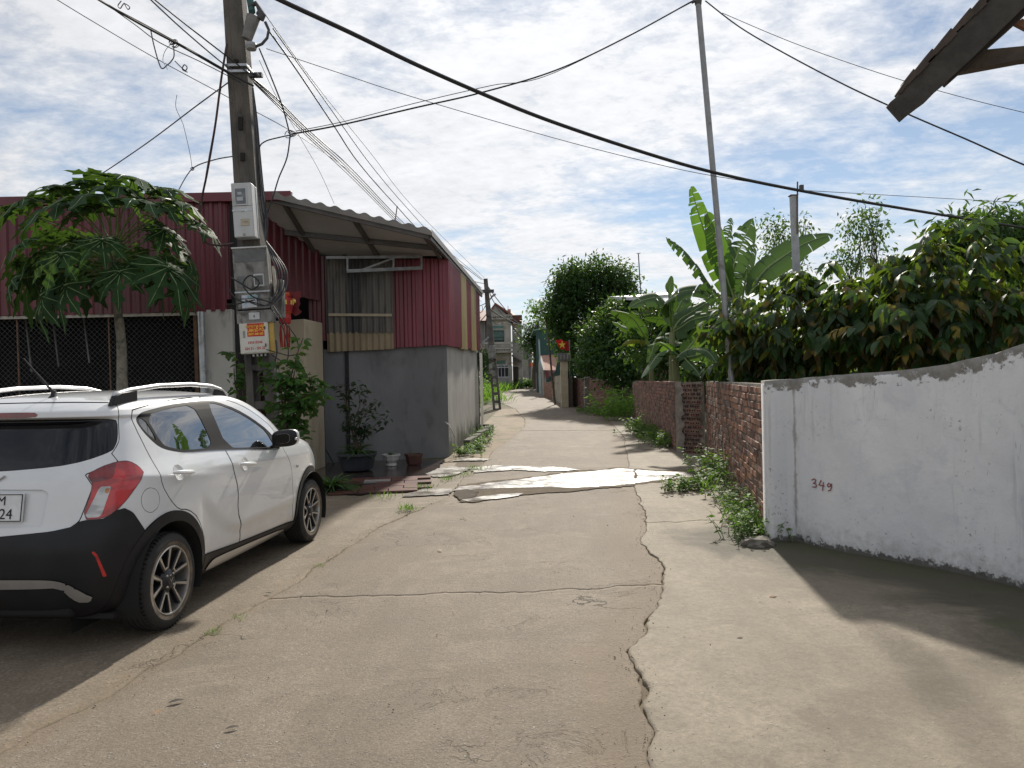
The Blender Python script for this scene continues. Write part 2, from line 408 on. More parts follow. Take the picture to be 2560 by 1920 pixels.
def damp_r(x, y):
    # wet, mossy concrete along the foot of the white wall
    d = min(math.hypot(x - a, y - b) for a, b in ((2.3, 6.35), (2.6, 6.0), (2.9, 5.6), (3.2, 5.2), (3.4, 4.7), (3.3, 4.0)))
    return max(0, 1 - d / 1.7) * .95
ra = [cut(-4, 11), cut(7.35, 12, .25), cut(14.6, 13, .3), cut(24.5, 14)]
for i in range(3):
    slab('apron', lambda y: RJ(y) + gp(y, 66, .012), right_edge if i < 2 else (lambda y: min(NEAR_WALL_X(y) + .3, RJ(y) + 1.2 + .25 * vnoise(y * 1.7, 5))), off(ra[i], .006), off(ra[i + 1], -.006), APRON_R, lift=.006, cols=60, damp=damp_r)
la = [cut(-4, 21), cut(8.3, 22, .6, .5), cut(13.2, 23, .0, .3)]
slab('apron', lambda y: -11.5, lambda y: LJ(y) - gp(y, 3, .016), off(la[0], .006), off(la[1], -.006), APRON_L, lift=-.004, cols=40, damp=joint_dirt)
slab('apron', lambda y: -9.5 if y < 11 else -6, lambda y: LJ(y) - gp(y, 3, .016), off(la[1], .02), off(la[2], -.02), APRON_L, lift=-.012, cols=34, step=.05)
slab('verge', lambda y: -1.35 + (y - 13) * .045, lambda y: LJ(y) - gp(y, 3, .016), cut(13.26, 23, .0, .3), cut(31, 25), mat('verge_earth', (.25, .195, .13), (.18, .14, .09), 2.5, .9, bump=.5, bscale=40, stain=(.12, .12, .055), stain_scale=1.2, stain_lo=.55, stain_hi=.7), lift=-.006, cols=10, step=.08)

# --- water lying across the road, and the wet patio
def water_mat(name, base, rough):
    m, nt, b = _nodes(name); t = NT(nt); co = t.coord()
    col = t.mix(t.ramp(t.noise(co, 5, 5), .3, .7), base, tuple(x * .6 for x in base)); t.l(col, b.inputs['Base Color'])
    r = t.ramp(t.noise(co, 3.5, 5, .6), .3, .75, rough * .6, rough * 1.3); t.l(r, b.inputs['Roughness'])
    b.inputs['IOR'].default_value = 1.4; b.inputs['Specular IOR Level'].default_value = .9
    t.bump(t.noise(co, 12, 4, .6, .4, (1, .4, 1)), .22, .010, b); return m
WET = water_mat('water_film', (.16, .14, .12), .37)
POOL = water_mat('puddle_water', (.13, .10, .075), .10)
def wet_patch(name, pix, mt, lift, seed, amp=.05, label=None):
    pts = [G(*p) for p in pix]; out = []
    for i in range(len(pts)):
        a, b = pts[i], pts[(i + 1) % len(pts)]; n = max(2, int((b - a).length / .03))
        for k in range(n):
            q = a.lerp(b, k / n); d = Vector((b.y - a.y, a.x - b.x, 0)).normalized()
            w = amp * (vnoise(i * 7 + k * .11, seed) * 1.8 + vnoise(i * 7 + k * .45, seed + 3) * 1.1 + vnoise(i * 7 + k * 1.3, seed + 6) * .6)
            q = q + d * w; out.append(Vector((q.x, q.y, terrain(q.y) + lift)))
    me = bpy.data.meshes.new(name); me.from_pydata(out, [], [tuple(range(len(out)))])
    bm = bmesh.new(); bm.from_mesh(me); bmesh.ops.triangulate(bm, faces=bm.faces)
    bmesh.ops.recalc_face_normals(bm, faces=bm.faces)
    for f in bm.faces:
        if f.normal.z < 0: f.normal_flip()
    bm.to_mesh(me); bm.free()
    return tag(link(name, me, mt), kind='structure')
DAMP = mat('damp_concrete', (.15, .12, .088), (.11, .088, .065), 6, .9, bump=.6, bscale=60, spec=.06)
wet_patch('water', [(1140,1256),(1180,1258),(1300,1240),(1450,1227),(1560,1219),(1640,1208),(1780,1197),(1770,1181),(1640,1177),(1540,1171),(1480,1176),(1400,1182),(1330,1193),(1260,1200),(1180,1211),(1142,1216)], DAMP, .0105, 30, .06)
wet_patch('water', [(1000,1244),(1126,1236),(1128,1222),(1060,1221),(1020,1234)], WET, .002, 3, .03)
wet_patch('water', [(1140,1231),(1150,1229),(1250,1223),(1340,1221),(1450,1222),(1500,1219),(1585,1212),(1583,1180),(1590,1175),(1540,1174),(1490,1180),(1400,1186),(1340,1196),(1280,1203),(1200,1214),(1142,1219)], WET, .014, 2, .035)
wet_patch('water', [(1592,1210),(1640,1203),(1700,1197),(1760,1194),(1740,1184),(1650,1181),(1592,1177)], WET, .015, 5, .03)
wet_patch('water', [(1180,1184),(1280,1176),(1370,1180),(1440,1177),(1420,1171),(1330,1168),(1230,1166),(1185,1170)], WET, .0135, 8, .05)
wet_patch('water', [(1055,1188),(1110,1193),(1160,1181),(1175,1170),(1120,1167),(1080,1176)], WET, .004, 11, .07)
wet_patch('water', [(1130,1153),(1215,1153),(1222,1147),(1160,1145)], WET, .004, 14, .06)
wet_patch('water', [(1240,1250),(1300,1242),(1310,1235),(1250,1238),(1150,1252),(1170,1256)], WET, .0135, 17, .02)
wet_patch('water', [(1132,1238),(1150,1253),(1182,1247),(1194,1233),(1165,1226),(1138,1229)], POOL, .017, 20, .02)
WETFLOOR = mat('wet_patio_floor', (.05, .035, .03), (.028, .024, .022), 2, .16, bump=.25, bscale=18, bdist=.003, stain=(.075, .04, .03), stain_scale=1.1)
patio = wet_patch('patio', [(760,1232),(905,1238),(990,1216),(1060,1190),(1100,1166),(1112,1150),(1000,1150),(820,1158),(760,1176)], WETFLOOR, .006, 23, .05)
def patio_tiles():
    red = mat('clay_tile', (.15, .055, .042), (.085, .04, .034), 5, .35, bump=.3, stain=(.06, .05, .045), stain_scale=4); pale = mat('pale_tile', (.36, .33, .31), (.27, .25, .24), 5, .4, bump=.3)
    u = Vector((1, .13, 0)).normalized(); w = Vector((-.13, 1, 0)).normalized(); o0 = Vector((-2.30, 9.75, .0))
    me_r = MB().box((0, 0, 0), (.385, .235, .02)).mesh('tile'); me_p = me_r.copy()
    me_r.materials.append(red); me_p.materials.append(pale)
    for i in range(3):
        for j in range(6):
            if rnd.random() < .12: continue
            p = o0 + u * ((i + (.5 if j % 2 else 0)) * .40) + w * (j * .25)
            t = link('tile', me_p if (i, j) in ((0, 2), (1, 4), (3, 3)) else me_r, None, patio)
            t.location = p + Vector((0, 0, terrain(p.y) + .008 + rnd.uniform(-.002, .003)))
            t.rotation_euler = (rnd.uniform(-.008, .008), rnd.uniform(-.008, .008), math.atan2(u.y, u.x) + rnd.uniform(-.01, .01))
patio_tiles()

def grit():
    rs = np.random.RandomState(12); P_ = []; S2 = []
    for k in range(900):
        if k < 420: y = rs.uniform(2.7, 9); x = RJ(y) + rs.normal(0, .05)
        elif k < 560: y = rs.uniform(3, 9); x = LJ(y) + rs.normal(0, .05)
        else: y = 2.7 + 9 * rs.rand() ** 1.5; x = rs.uniform(-1.9, 3.0)
        P_.append((x, y, terrain(y) + .007)); S2.append(rs.uniform(.0015, .005) * (1.9 if rs.rand() < .06 else 1))
    oc = np.array([(1, 0, 0), (0, 1, 0), (-1, 0, 0), (0, -1, 0), (0, 0, .7), (0, 0, -.7)], float); fc = np.array([(0, 1, 4), (1, 2, 4), (2, 3, 4), (3, 0, 4), (1, 0, 5), (2, 1, 5), (3, 2, 5), (0, 3, 5)])
    V = []; F = []
    for i, (p, s_) in enumerate(zip(P_, S2)):
        M = np.linalg.qr(rs.normal(size=(3, 3)))[0]; V.append(p + (oc * rs.uniform(.6, 1.3, (6, 1)) * s_) @ M); F.append(fc + 6 * i)
    o = link('grit', np_mesh('grit', np.concatenate(V), np.concatenate(F)), mat('grit_stone', (.30, .255, .2), (.17, .14, .115), 30, .9)); tag(o, 'small stones and grit scattered over the concrete', 'grit', kind='stuff')
grit()
def litter(label, u, v, s, ang, m):
    p = G(u, v); mb = MB(); n = 8; rows = []
    for i in range(n + 1):
        t = i / n; w = .36 * math.sin(math.pi * t) ** .8; z = .03 * math.sin(math.pi * t) + .02 * t; rows.append([(t - .5, -w / 2, z + .10 * w), (t - .5, 0, z), (t - .5, w / 2, z + .15 * w)])
    mb.sheet(rows); M = Matrix.Translation(p + Vector((0, 0, .0085))) @ Matrix.Rotation(ang, 4, 'Z') @ Matrix.Diagonal((s, s, s, 1)); mb.v = [tuple(M @ Vector(q)) for q in mb.v]; tag(mb.build('fallen_leaf', m, None, True, fix=False), label, 'leaf', 'fallen leaves on the concrete')
_lf = mat('dead_leaf', (.20, .09, .035), (.12, .06, .03), 20, .8); _ld = mat('dark_dead_leaf', (.05, .038, .028), (.035, .028, .02), 20, .8)
litter('rusty fallen leaf on the right apron near the wall shadow', 1932, 1497, .07, .4, _lf); litter('dark curled leaf on the road left of centre', 440, 1760, .075, .5, _ld); litter('dark twig-like leaf lying near the bottom of the road', 580, 1826, .06, .4, _ld); litter('small dark leaf by the left road joint', 670, 1486, .06, -.3, _ld); litter('tiny pale leaf in the middle of the road', 1100, 1378, .07, 2.2, mat('pale_dead_leaf', (.30, .24, .15), None, 20, .8)); litter('dark leaf scrap on the right apron', 1850, 1600, .04, .2, _ld)
# ------------------------------------------------------------------ right side: white wall, brick walls
def white_wall():
    m, nt, b = _nodes('peeling_white_paint'); t = NT(nt); co = t.coord()
    top = t.attr('dtop'); bot = t.attr('dbot'); cr = t.attr('seam')
    n = t.noise(co, 3.2, 9, .68, .5); nf = t.noise(co, 14, 7, .66, .3)
    white = t.mix(t.ramp(t.noise(co, 1.1, 5, .6, .4, (1, 1, .5)), .3, .7), (.80, .80, .80), (.66, .67, .69))
    white = t.mix(t.ramp(t.noise(co, 4.5, 8, .7, .8), .5, .68, 0, .55), white, (.58, .60, .64))
    white = t.mix(t.ramp(t.noise(co, 9., 6, .7, .6, (1, 1, .35)), .58, .74, 0, .5), white, (.50, .51, .53))
    scr = t.ramp(t.noise(co, 22., 3, .5, 1.2, (1.6, 1.6, .3)), .69, .72, 0, .45); white = t.mix(scr, white, (.36, .36, .37))
    grey = t.mix(t.ramp(nf, .3, .7), (.30, .285, .26), (.19, .18, .16))
    pe = t.mth('ADD', t.mth('MULTIPLY', n, .72), t.mth('MULTIPLY', nf, .28))
    lvl = t.mth('ADD', t.ramp(top, .0, .34, .21, -.12), t.mth('MULTIPLY', t.ramp(top, .03, .0), .12))                       # paint has gone along the coping
    f = t.ramp(t.mth('ADD', pe, lvl), .655, .70)
    col = t.mix(f, white, grey)
    sp = t.ramp(t.noise(co, 34, 5, .75), .60, .64); spm = t.ramp(t.noise(co, 2.4, 4, .6), .50, .60)
    col = t.mix(t.mth('MULTIPLY', sp, t.mth('MULTIPLY', spm, .7)), col, (.22, .2, .18))
    streak = t.ramp(t.noise(co, 5., 6, .6, .2, (3, 3, .22)), .56, .74, 0, .45); col = t.mix(streak, col, (.42, .42, .43))
    seam = t.mth('MULTIPLY', t.ramp(t.mth('ADD', t.mth('MULTIPLY', cr, .34), t.mth('MULTIPLY', t.noise(co, 7, 7, .7, .3, (1, 1, .5)), .8)), .60, .74), .7); col = t.mix(seam, col, (.24, .22, .20))
    ms = t.ramp(t.mth('SUBTRACT', t.mth('ADD', t.mth('MULTIPLY', pe, .22), t.mth('MULTIPLY', t.noise(co, 24, 6, .7), .34)), t.mth('MULTIPLY', bot, 1.6)), .17, .23); col = t.mix(ms, col, (.03, .028, .024))
    ms2 = t.ramp(t.mth('SUBTRACT', t.mth('MULTIPLY', nf, .9), t.mth('MULTIPLY', bot, 1.3)), .1, .5, 0, .4); col = t.mix(ms2, col, (.25, .24, .22))
    t.l(col, b.inputs['Base Color']); b.inputs['Roughness'].default_value = .75
    h = t.mth('ADD', t.mth('MULTIPLY', f, -.6), t.mth('MULTIPLY', nf, .35)); h = t.mth('ADD', h, t.mth('MULTIPLY', t.noise(co, 2.6, 5, .6), 2.2))
    t.bump(h, .8, .008, b)
    path = [(2.24, 6.36, 1.425), (2.33, 6.37, 1.428), (2.455, 6.385, 1.432), (2.48, 6.34, 1.435), (2.58, 6.11, 1.45), (2.70, 5.92, 1.462), (2.86, 5.71, 1.475), (3.03, 5.50, 1.495), (3.19, 5.27, 1.53), (3.33, 5.0, 1.59), (3.44, 4.65, 1.69), (3.52, 4.2, 1.86), (3.57, 3.7, 2.05), (3.6, 3.0, 2.3), (3.6, 2.2, 2.3)]
    dense = []
    for i in range(len(path) - 1):
        a, c = np.array(path[i]), np.array(path[i + 1]); k = max(2, int(np.linalg.norm((c - a)[:2]) / .05))
        for j in range(k): dense.append(tuple(a + (c - a) * j / k))
    dense.append(path[-1]); n = len(dense); H_ = 30
    V = []; F = []; dt = []; db = []; se = []
    crease = np.array((2.468, 6.36))
    def nrm(i):
        a, c = dense[max(i - 1, 0)], dense[min(i + 1, n - 1)]; d = Vector((c[1] - a[1], -(c[0] - a[0]), 0)).normalized(); return d
    for back in (0, 1):
        for i, (x, y, z) in enumerate(dense):
            q = nrm(i) * (-.13 if back else 0)
            z = z + .006 * vnoise(i * .6, 3)
            for k in range(H_ + 1):
                s = k / H_; w = 0 if back else .006 * vnoise(i * .35 + k * .5, 4)
                foot = -.03 if back else (.012 * vnoise(i * .8, 6))
                zz = foot + (z - foot) * s
                V.append((x + q.x + nrm(i).x * w, y + q.y + nrm(i).y * w, zz)); dt.append(z - zz); db.append(max(zz, 0)); se.append(max(0, 1 - np.hypot(x - crease[0], y - crease[1]) / .05))
    m_ = H_ + 1; o_ = n * m_
    for i in range(n - 1):
        for k in range(H_):
            a = i * m_ + k; F.append((a, a + m_, a + m_ + 1, a + 1)); F.append((o_ + a, o_ + a + 1, o_ + a + m_ + 1, o_ + a + m_))
        a = i * m_ + H_; F.append((a, a + m_, o_ + a + m_, o_ + a))
    for k in range(H_): F.append((k, k + 1, o_ + k + 1, o_ + k))
    me = np_mesh('wall', V, F)
    for nm, vals in (('dtop', dt), ('dbot', db), ('seam', se)):
        a = me.attributes.new(nm, 'FLOAT', 'POINT'); a.data.foreach_set('value', vals)
    root = thing('rendered_wall', (2.6, 6.0, 0), 'white painted wall with peeling coping and red number, sweeping up to the right', 'wall')
    link('wall', me, m, root)
    # painted house number, brushed strokes lying on the wall face
    red = mat('red_paint', (.28, .03, .03), (.20, .03, .035), 30, .6)
    strokes = [[(2031,1200),(2037,1197),(2041,1200),(2040,1205),(2035,1208),(2041,1210),(2043,1214),(2040,1218),(2033,1217)],
               [(2054,1201),(2049,1212),(2062,1215)], [(2060,1206),(2058,1226)],
               [(2078,1211),(2073,1208),(2070,1212),(2072,1217),(2078,1215),(2080,1210),(2080,1219),(2077,1226),(2072,1227)]]
    def wall_hit(u_, v_):
        for i in range(2, len(path) - 1):
            p0 = Vector((*path[i][:2], 0)); p1 = Vector((*path[i + 1][:2], 0)); d = (p1 - p0).normalized(); nr = Vector((-d.y, d.x, 0)); nr = nr if nr.y < 0 else -nr
            h = hit(u_, v_, p0, nr); s = (h - p0).dot(d) / (p1 - p0).length
            if 0 <= s <= 1: return h + nr * .009, nr
        return h, nr
    mb = MB()
    for st in strokes:
        q = [wall_hit(u_, v_) for u_, v_ in st]; nr = q[0][1]; q = [a for a, b_ in q]
        for i in range(len(q) - 1):
            e = (q[i + 1] - q[i]); s = nr.cross(e).normalized() * .0042; e = e.normalized() * .003
            mb.add([q[i] - s - e, q[i + 1] - s + e, q[i + 1] + s + e, q[i] + s - e], [(0, 1, 2, 3)])
    mb.build('painted_number', red, root)
    # lump of old mortar at the foot
    mb = MB(); rr = random.Random(4)
    ico = bmesh.new(); bmesh.ops.create_icosphere(ico, subdivisions=3, radius=1)
    vv = [Vector((v.co.x * .14, v.co.y * .10, v.co.z * .07)) * (1 + .5 * vnoise(v.co.x * 3 + v.co.y * 5 + v.co.z * 2, 2) + .25 * vnoise(v.co.x * 9 - v.co.y * 7, 5)) + Vector((2.09, 6.24, .015)) for v in ico.verts]
    mb.add(vv, [[v.index for v in f.verts] for f in ico.faces]); ico.free()
    tag(mb.build('mortar_lump', mat('old_mortar', (.22, .2, .17), (.12, .11, .09), 12, .9, bump=1, bscale=45), None, True), 'grey lump of broken mortar at the foot of the white wall', 'rubble')
white_wall()

BRICKM = [mat('brick_%d' % i, c, tuple(x * .62 for x in c), 7, .9, bump=.9, bscale=38, bdist=.005, stain=s, stain_scale=5, stain_lo=.5, stain_hi=.68) for i, (c, s) in enumerate([
    ((.34, .155, .095), (.20, .155, .12)), ((.28, .14, .10), (.13, .10, .08)), ((.40, .20, .12), (.26, .19, .14)), ((.18, .11, .085), (.08, .065, .055)), ((.25, .165, .125), (.14, .115, .095))])]
PALEBRICK = [mat('pale_brick_%d' % i, c, tuple(x * .66 for x in c), 7, .9, bump=.8, bscale=38, bdist=.005, stain=s, stain_scale=5, stain_lo=.5, stain_hi=.68) for i, (c, s) in enumerate([
    ((.33, .175, .135), (.15, .11, .09)), ((.29, .15, .125), (.12, .09, .08)), ((.38, .215, .165), (.2, .14, .11)), ((.22, .125, .11), (.09, .07, .065))])]
MORTAR = mat('mortar', (.27, .24, .20), (.13, .115, .095), 9, .95, bump=1, bscale=50, bdist=.006, stain=(.07, .065, .05), stain_scale=2.5, stain_lo=.5, stain_hi=.65)
def brick_meshes(L, Hh, T, mats, holes=False, n=3):
    out = []
    for mi, m in enumerate(mats):
        for k in range(n):
            bm = bmesh.new(); bmesh.ops.create_cube(bm, size=1)
            for v in bm.verts: v.co = Vector((v.co.x * L, v.co.y * T, v.co.z * Hh))
            bmesh.ops.bevel(bm, geom=list(bm.edges), offset=.005, segments=1, affect='EDGES')
            for v in bm.verts: v.co += Vector((rnd.uniform(-.003, .003), rnd.uniform(-.004, .004), rnd.uniform(-.003, .003)))
            if holes:
                f = min(bm.faces, key=lambda f: f.calc_center_median().y)
                me0 = None
                q = MB(); me = bpy.data.meshes.new('brick'); bm.to_mesh(me); bm.free()
                vs_ = [v.co.copy() for v in me.vertices]; q.add(vs_, [tuple(p.vertices) for p in me.polygons])
                for sx in (-1, 1):
                    q.box((sx * L * .23, -T / 2 - .001, 0), (L * .27, .012, Hh * .5), mi=1)
                me = q.mesh('brick'); me.materials.append(m); me.materials.append(HOLE)
            else:
                me = bpy.data.meshes.new('brick'); bm.to_mesh(me); bm.free(); me.materials.append(m)
            out.append(me)
    return out
HOLE = mat('brick_hole', (.022, .015, .012), None, 10, .95)
def brick_wall(name, label, a, b, za, zb, thick, mats, L=.20, Hh=.062, joint=.014, parts=300, mat_w=None, dirty=.0, holes=False, cap=None, miss=.02, group=None):
    """courses of single bricks standing proud of a mortar core; the nearest are objects of their own, the rest one joined part"""
    a = Vector((*a, terrain(a[1]))); b = Vector((*b, terrain(b[1]))); d = Vector((b.x - a.x, b.y - a.y, 0)); ln = d.length; d.normalize()
    nrm = Vector((d.y, -d.x, 0))
    if nrm.dot(-(a + b) / 2) < 0: nrm = -nrm                       # towards the road
    rz = math.atan2(d.y, d.x); flip = (Matrix.Rotation(rz, 3, 'Z') @ Vector((0, -1, 0))).dot(nrm) < 0
    if flip: rz += math.pi
    root = thing(name, a, label, 'wall', group)
    core = MB(); e = -nrm * thick
    ns = max(2, int(ln / .5)); tp = lambda s: (za + (zb - za) * s)
    lo = [a.lerp(b, i / ns) for i in range(ns + 1)]
    rows = []
    for s_, p in enumerate(lo):
        s = s_ / ns; g = terrain(p.y) - .05; f = p - nrm * .010; k = p + e
        rows.append([(f.x, f.y, g), (f.x, f.y, tp(s) - .02), (k.x, k.y, tp(s) - .02), (k.x, k.y, g)])
    core.sheet(rows, wrap=True); core.add(rows[0], [(0, 1, 2, 3)]); core.add(rows[-1], [(3, 2, 1, 0)])
    core.build('mortar_core', MORTAR, root)
    meshes = brick_meshes(L, Hh, .07, mats, holes)
    items = []; course = 0; g0 = min(a.z, b.z)
    z = g0 + Hh / 2 + .004
    while z < max(za, zb) - Hh * .3:
        x = -(L + joint) * (.5 if course % 2 else 0) + rnd.uniform(-.02, .02)
        while x < ln:
            x0, x1 = max(0, x), min(ln, x + L)
            w = x1 - x0
            if w > .05:
                s = (x0 + x1) / 2 / ln; p = a.lerp(b, s)
                if z + Hh / 2 <= tp(s) + .012 and z > terrain(p.y) - Hh * .3 and rnd.random() > miss:
                    q = Vector((p.x, p.y, z + rnd.uniform(-.004, .004))) - nrm * (.035 + rnd.uniform(-.005, .006) - (.0 if rnd.random() < .9 else .008))
                    items.append((q, w / L, rnd.choice(meshes)))
            x += L + joint + rnd.uniform(-.004, .006)
        z += Hh + joint + rnd.uniform(-.002, .002); course += 1
    items.sort(key=lambda t: t[0].length)
    vis = [t for t in items]
    for q, sx, me in vis[:parts]:
        o = bpy.data.objects.new('brick', me); C.objects.link(o); o.parent = root
        o.location = q - a; o.rotation_euler = (rnd.uniform(-.03, .03), rnd.uniform(-.02, .02), rz + rnd.uniform(-.02, .02)); o.scale = (sx, 1, 1)
    if vis[parts:]:
        mb = MB(); allm = list(mats)
        for q, sx, me in vis[parts:]:
            M = Matrix.Translation(q) @ Matrix.Rotation(rz + rnd.uniform(-.02, .02), 4, 'Z') @ Matrix.Diagonal((sx, 1, 1, 1))
            mb.box((0, 0, 0), (L, .07, Hh), M=None, mi=allm.index(me.materials[0])); 
            for i in range(8): mb.v[-8 + i] = tuple(M @ Vector(mb.v[-8 + i]))
        tag(mb.build('brickwork', allm, root), kind='stuff')
    return root
NW0, NW1 = (2.265, 6.505), (3.52, 13.2)
RW0, RW1 = (3.53, 13.55), (3.16, 13.9)
FW0, FW1 = (3.17, 13.95), (3.86, 23.3)
brick_wall('brick_wall', 'weathered orange brick wall running from the white wall back along the road', NW0, NW1, 1.41, 1.40, .11, BRICKM)
brick_wall('brick_wall', 'short jog of hollow bricks with open ends facing the camera', RW0, RW1, 1.385, 1.385, .11, PALEBRICK + [BRICKM[3]], L=.095, Hh=.062, holes=True, joint=.016)
brick_wall('brick_wall', 'pale pinkish brick wall beyond the hollow brick jog, weeds at its foot', FW0, FW1, 1.385, 1.36, .11, PALEBRICK)
# rendered edge of the corner where the far wall meets the jog
mb = MB(); mb.sheet([[(3.145 + .012 * vnoise(i, 3) - .02, 13.92 - .01, z), (3.135 + .1 * abs(vnoise(i * 1.3, 5)), 13.86 - .04, z), (3.25 + .10 * vnoise(i * .9, 7), 13.80 + .004, z)] for i, z in enumerate(np.linspace(0, 1.37, 24))])
tag(mb.build('corner_render', mat('cement_render', (.31, .28, .245), (.2, .18, .155), 5, .9, bump=.8, bscale=30)), 'ragged strip of grey cement on the corner of the brick jog', 'render')
# ------------------------------------------------------------------ left side: workshop with red sheet front, shed with canopy
REDSHEET = mat('red_sheet', (.15, .026, .038), (.10, .019, .028), 1.2, .42, metal=.0, bump=.15, bscale=14, stain=(.10, .03, .035), stain_scale=2.2, stain_lo=.55, stain_hi=.8, sc=(1, 1, .3), spec=.5)
YELSHEET = mat('yellowed_fibreglass', (.46, .38, .20), (.36, .29, .14), 2, .5, bump=.2, stain=(.26, .2, .10), stain_scale=3, sc=(1, 1, .25))
REDCLAD = mat('red_cladding_lit', (.25, .045, .065), (.18, .034, .05), 1.4, .42, bump=.15, bscale=14, stain=(.13, .035, .045), stain_scale=2.4, stain_lo=.55, stain_hi=.8, sc=(1, 1, .3))  # lighter copy of the workshop red, ambient light painted into its colour
TANSHEET = mat('tan_sheet', (.30, .24, .15), (.22, .17, .105), 2, .5, bump=.2, stain=(.13, .10, .07), stain_scale=3, sc=(1.6, 1.6, .3))
DIRTYSHEET = mat('dirty_translucent_sheet', (.15, .135, .115), (.075, .07, .066), 1.6, .4, bump=.2, stain=(.035, .034, .036), stain_scale=2.0, stain_lo=.45, stain_hi=.62, sc=(1.6, 1.6, .22))
GREYRENDER = mat('grey_render', (.20, .203, .212), (.155, .158, .166), 1.3, .85, bump=.6, bscale=9, bdist=.006, stain=(.115, .115, .12), stain_scale=2.6, stain_lo=.52, stain_hi=.72, sc=(1, 1, .45))
BEIGE = mat('beige_render', (.46, .40, .30), (.37, .32, .235), 1.4, .85, bump=.3, stain=(.3, .25, .17), stain_scale=2.2, sc=(1, 1, .4))
PALEWALL = mat('limewashed_wall', (.55, .54, .51), (.43, .42, .39), 1.3, .85, bump=.4, bscale=25, stain=(.28, .27, .25), stain_scale=2.4, stain_lo=.58, stain_hi=.72, sc=(1, 1, .4))
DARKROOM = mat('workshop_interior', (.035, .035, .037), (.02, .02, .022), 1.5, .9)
STEEL = mat('grey_steel', (.30, .31, .32), (.2, .21, .22), 8, .5, metal=.6, bump=.1)
GALV = mat('galvanised', (.50, .52, .54), (.38, .40, .42), 9, .38, metal=.75, bump=.1, stain=(.3, .3, .3), stain_scale=6)
RUST = mat('rusty_steel', (.21, .11, .06), (.11, .065, .045), 9, .8, bump=.4)
DARKSTEEL = mat('dark_steel', (.07, .07, .075), (.045, .045, .05), 8, .6)

REDV = [REDSHEET] + [mat('red_sheet_%d' % i, tuple(x * k for x in (.15, .026, .038)), tuple(x * k * .62 for x in (.15, .026, .038)), 1.1 + .3 * i, .42 + .06 * i, bump=.2, bscale=9, stain=tuple(x * k * .7 + .01 for x in (.15, .026, .038)), stain_scale=1.6 + i, stain_lo=.5, stain_hi=.75, sc=(1, 1, .3)) for i, k in enumerate((.82, 1.18))]
REDC = [REDCLAD] + [mat('red_clad_%d' % i, tuple(x * k for x in (.25, .045, .065)), tuple(x * k * .62 for x in (.25, .045, .065)), 1.1 + .3 * i, .42 + .06 * i, bump=.2, bscale=9, stain=tuple(x * k * .65 + .01 for x in (.25, .045, .065)), stain_scale=1.6 + i, stain_lo=.5, stain_hi=.75, sc=(1, 1, .3)) for i, k in enumerate((.85, 1.12))]  # same light-raised red, toned sheet by sheet
def corr(a, b, z0a, z0b, z1a, z1b, pitch=.15, depth=.026, out=None, bows=8, round_=False):
    """corrugated sheet standing between plan points a and b, with bottom and top heights at each end"""
    a = Vector((*a, 0)); b = Vector((*b, 0)); d = b - a; ln = d.length; n = Vector((d.y, -d.x, 0)).normalized()
    if out is not None and n.dot(Vector(out)) < 0: n = -n
    prof = ((0, 0), (.42, 0), (.56, 1), (.86, 1), (1, 0))
    xs = []; k = 0
    while k * pitch < ln:
        if round_: xs += [((k + j / 8) * pitch, .5 - .5 * math.cos(2 * math.pi * j / 8)) for j in range(8)]
        else: xs += [((k + t) * pitch, h) for t, h in prof[:-1]]
        k += 1
    xs = [q for q in xs if q[0] < ln] + [(ln, 0)]
    rows = []
    for i in range(bows + 1):
        t = i / bows; r = []
        for x, h in xs:
            s = x / ln; z0 = z0a + (z0b - z0a) * s; z1 = z1a + (z1b - z1a) * s
            p = a + d * s + n * (h * depth + .004 * vnoise(t * 3 + x * 2, 3)); r.append((p.x, p.y, z0 + (z1 - z0) * t))
        rows.append(r)
    return rows
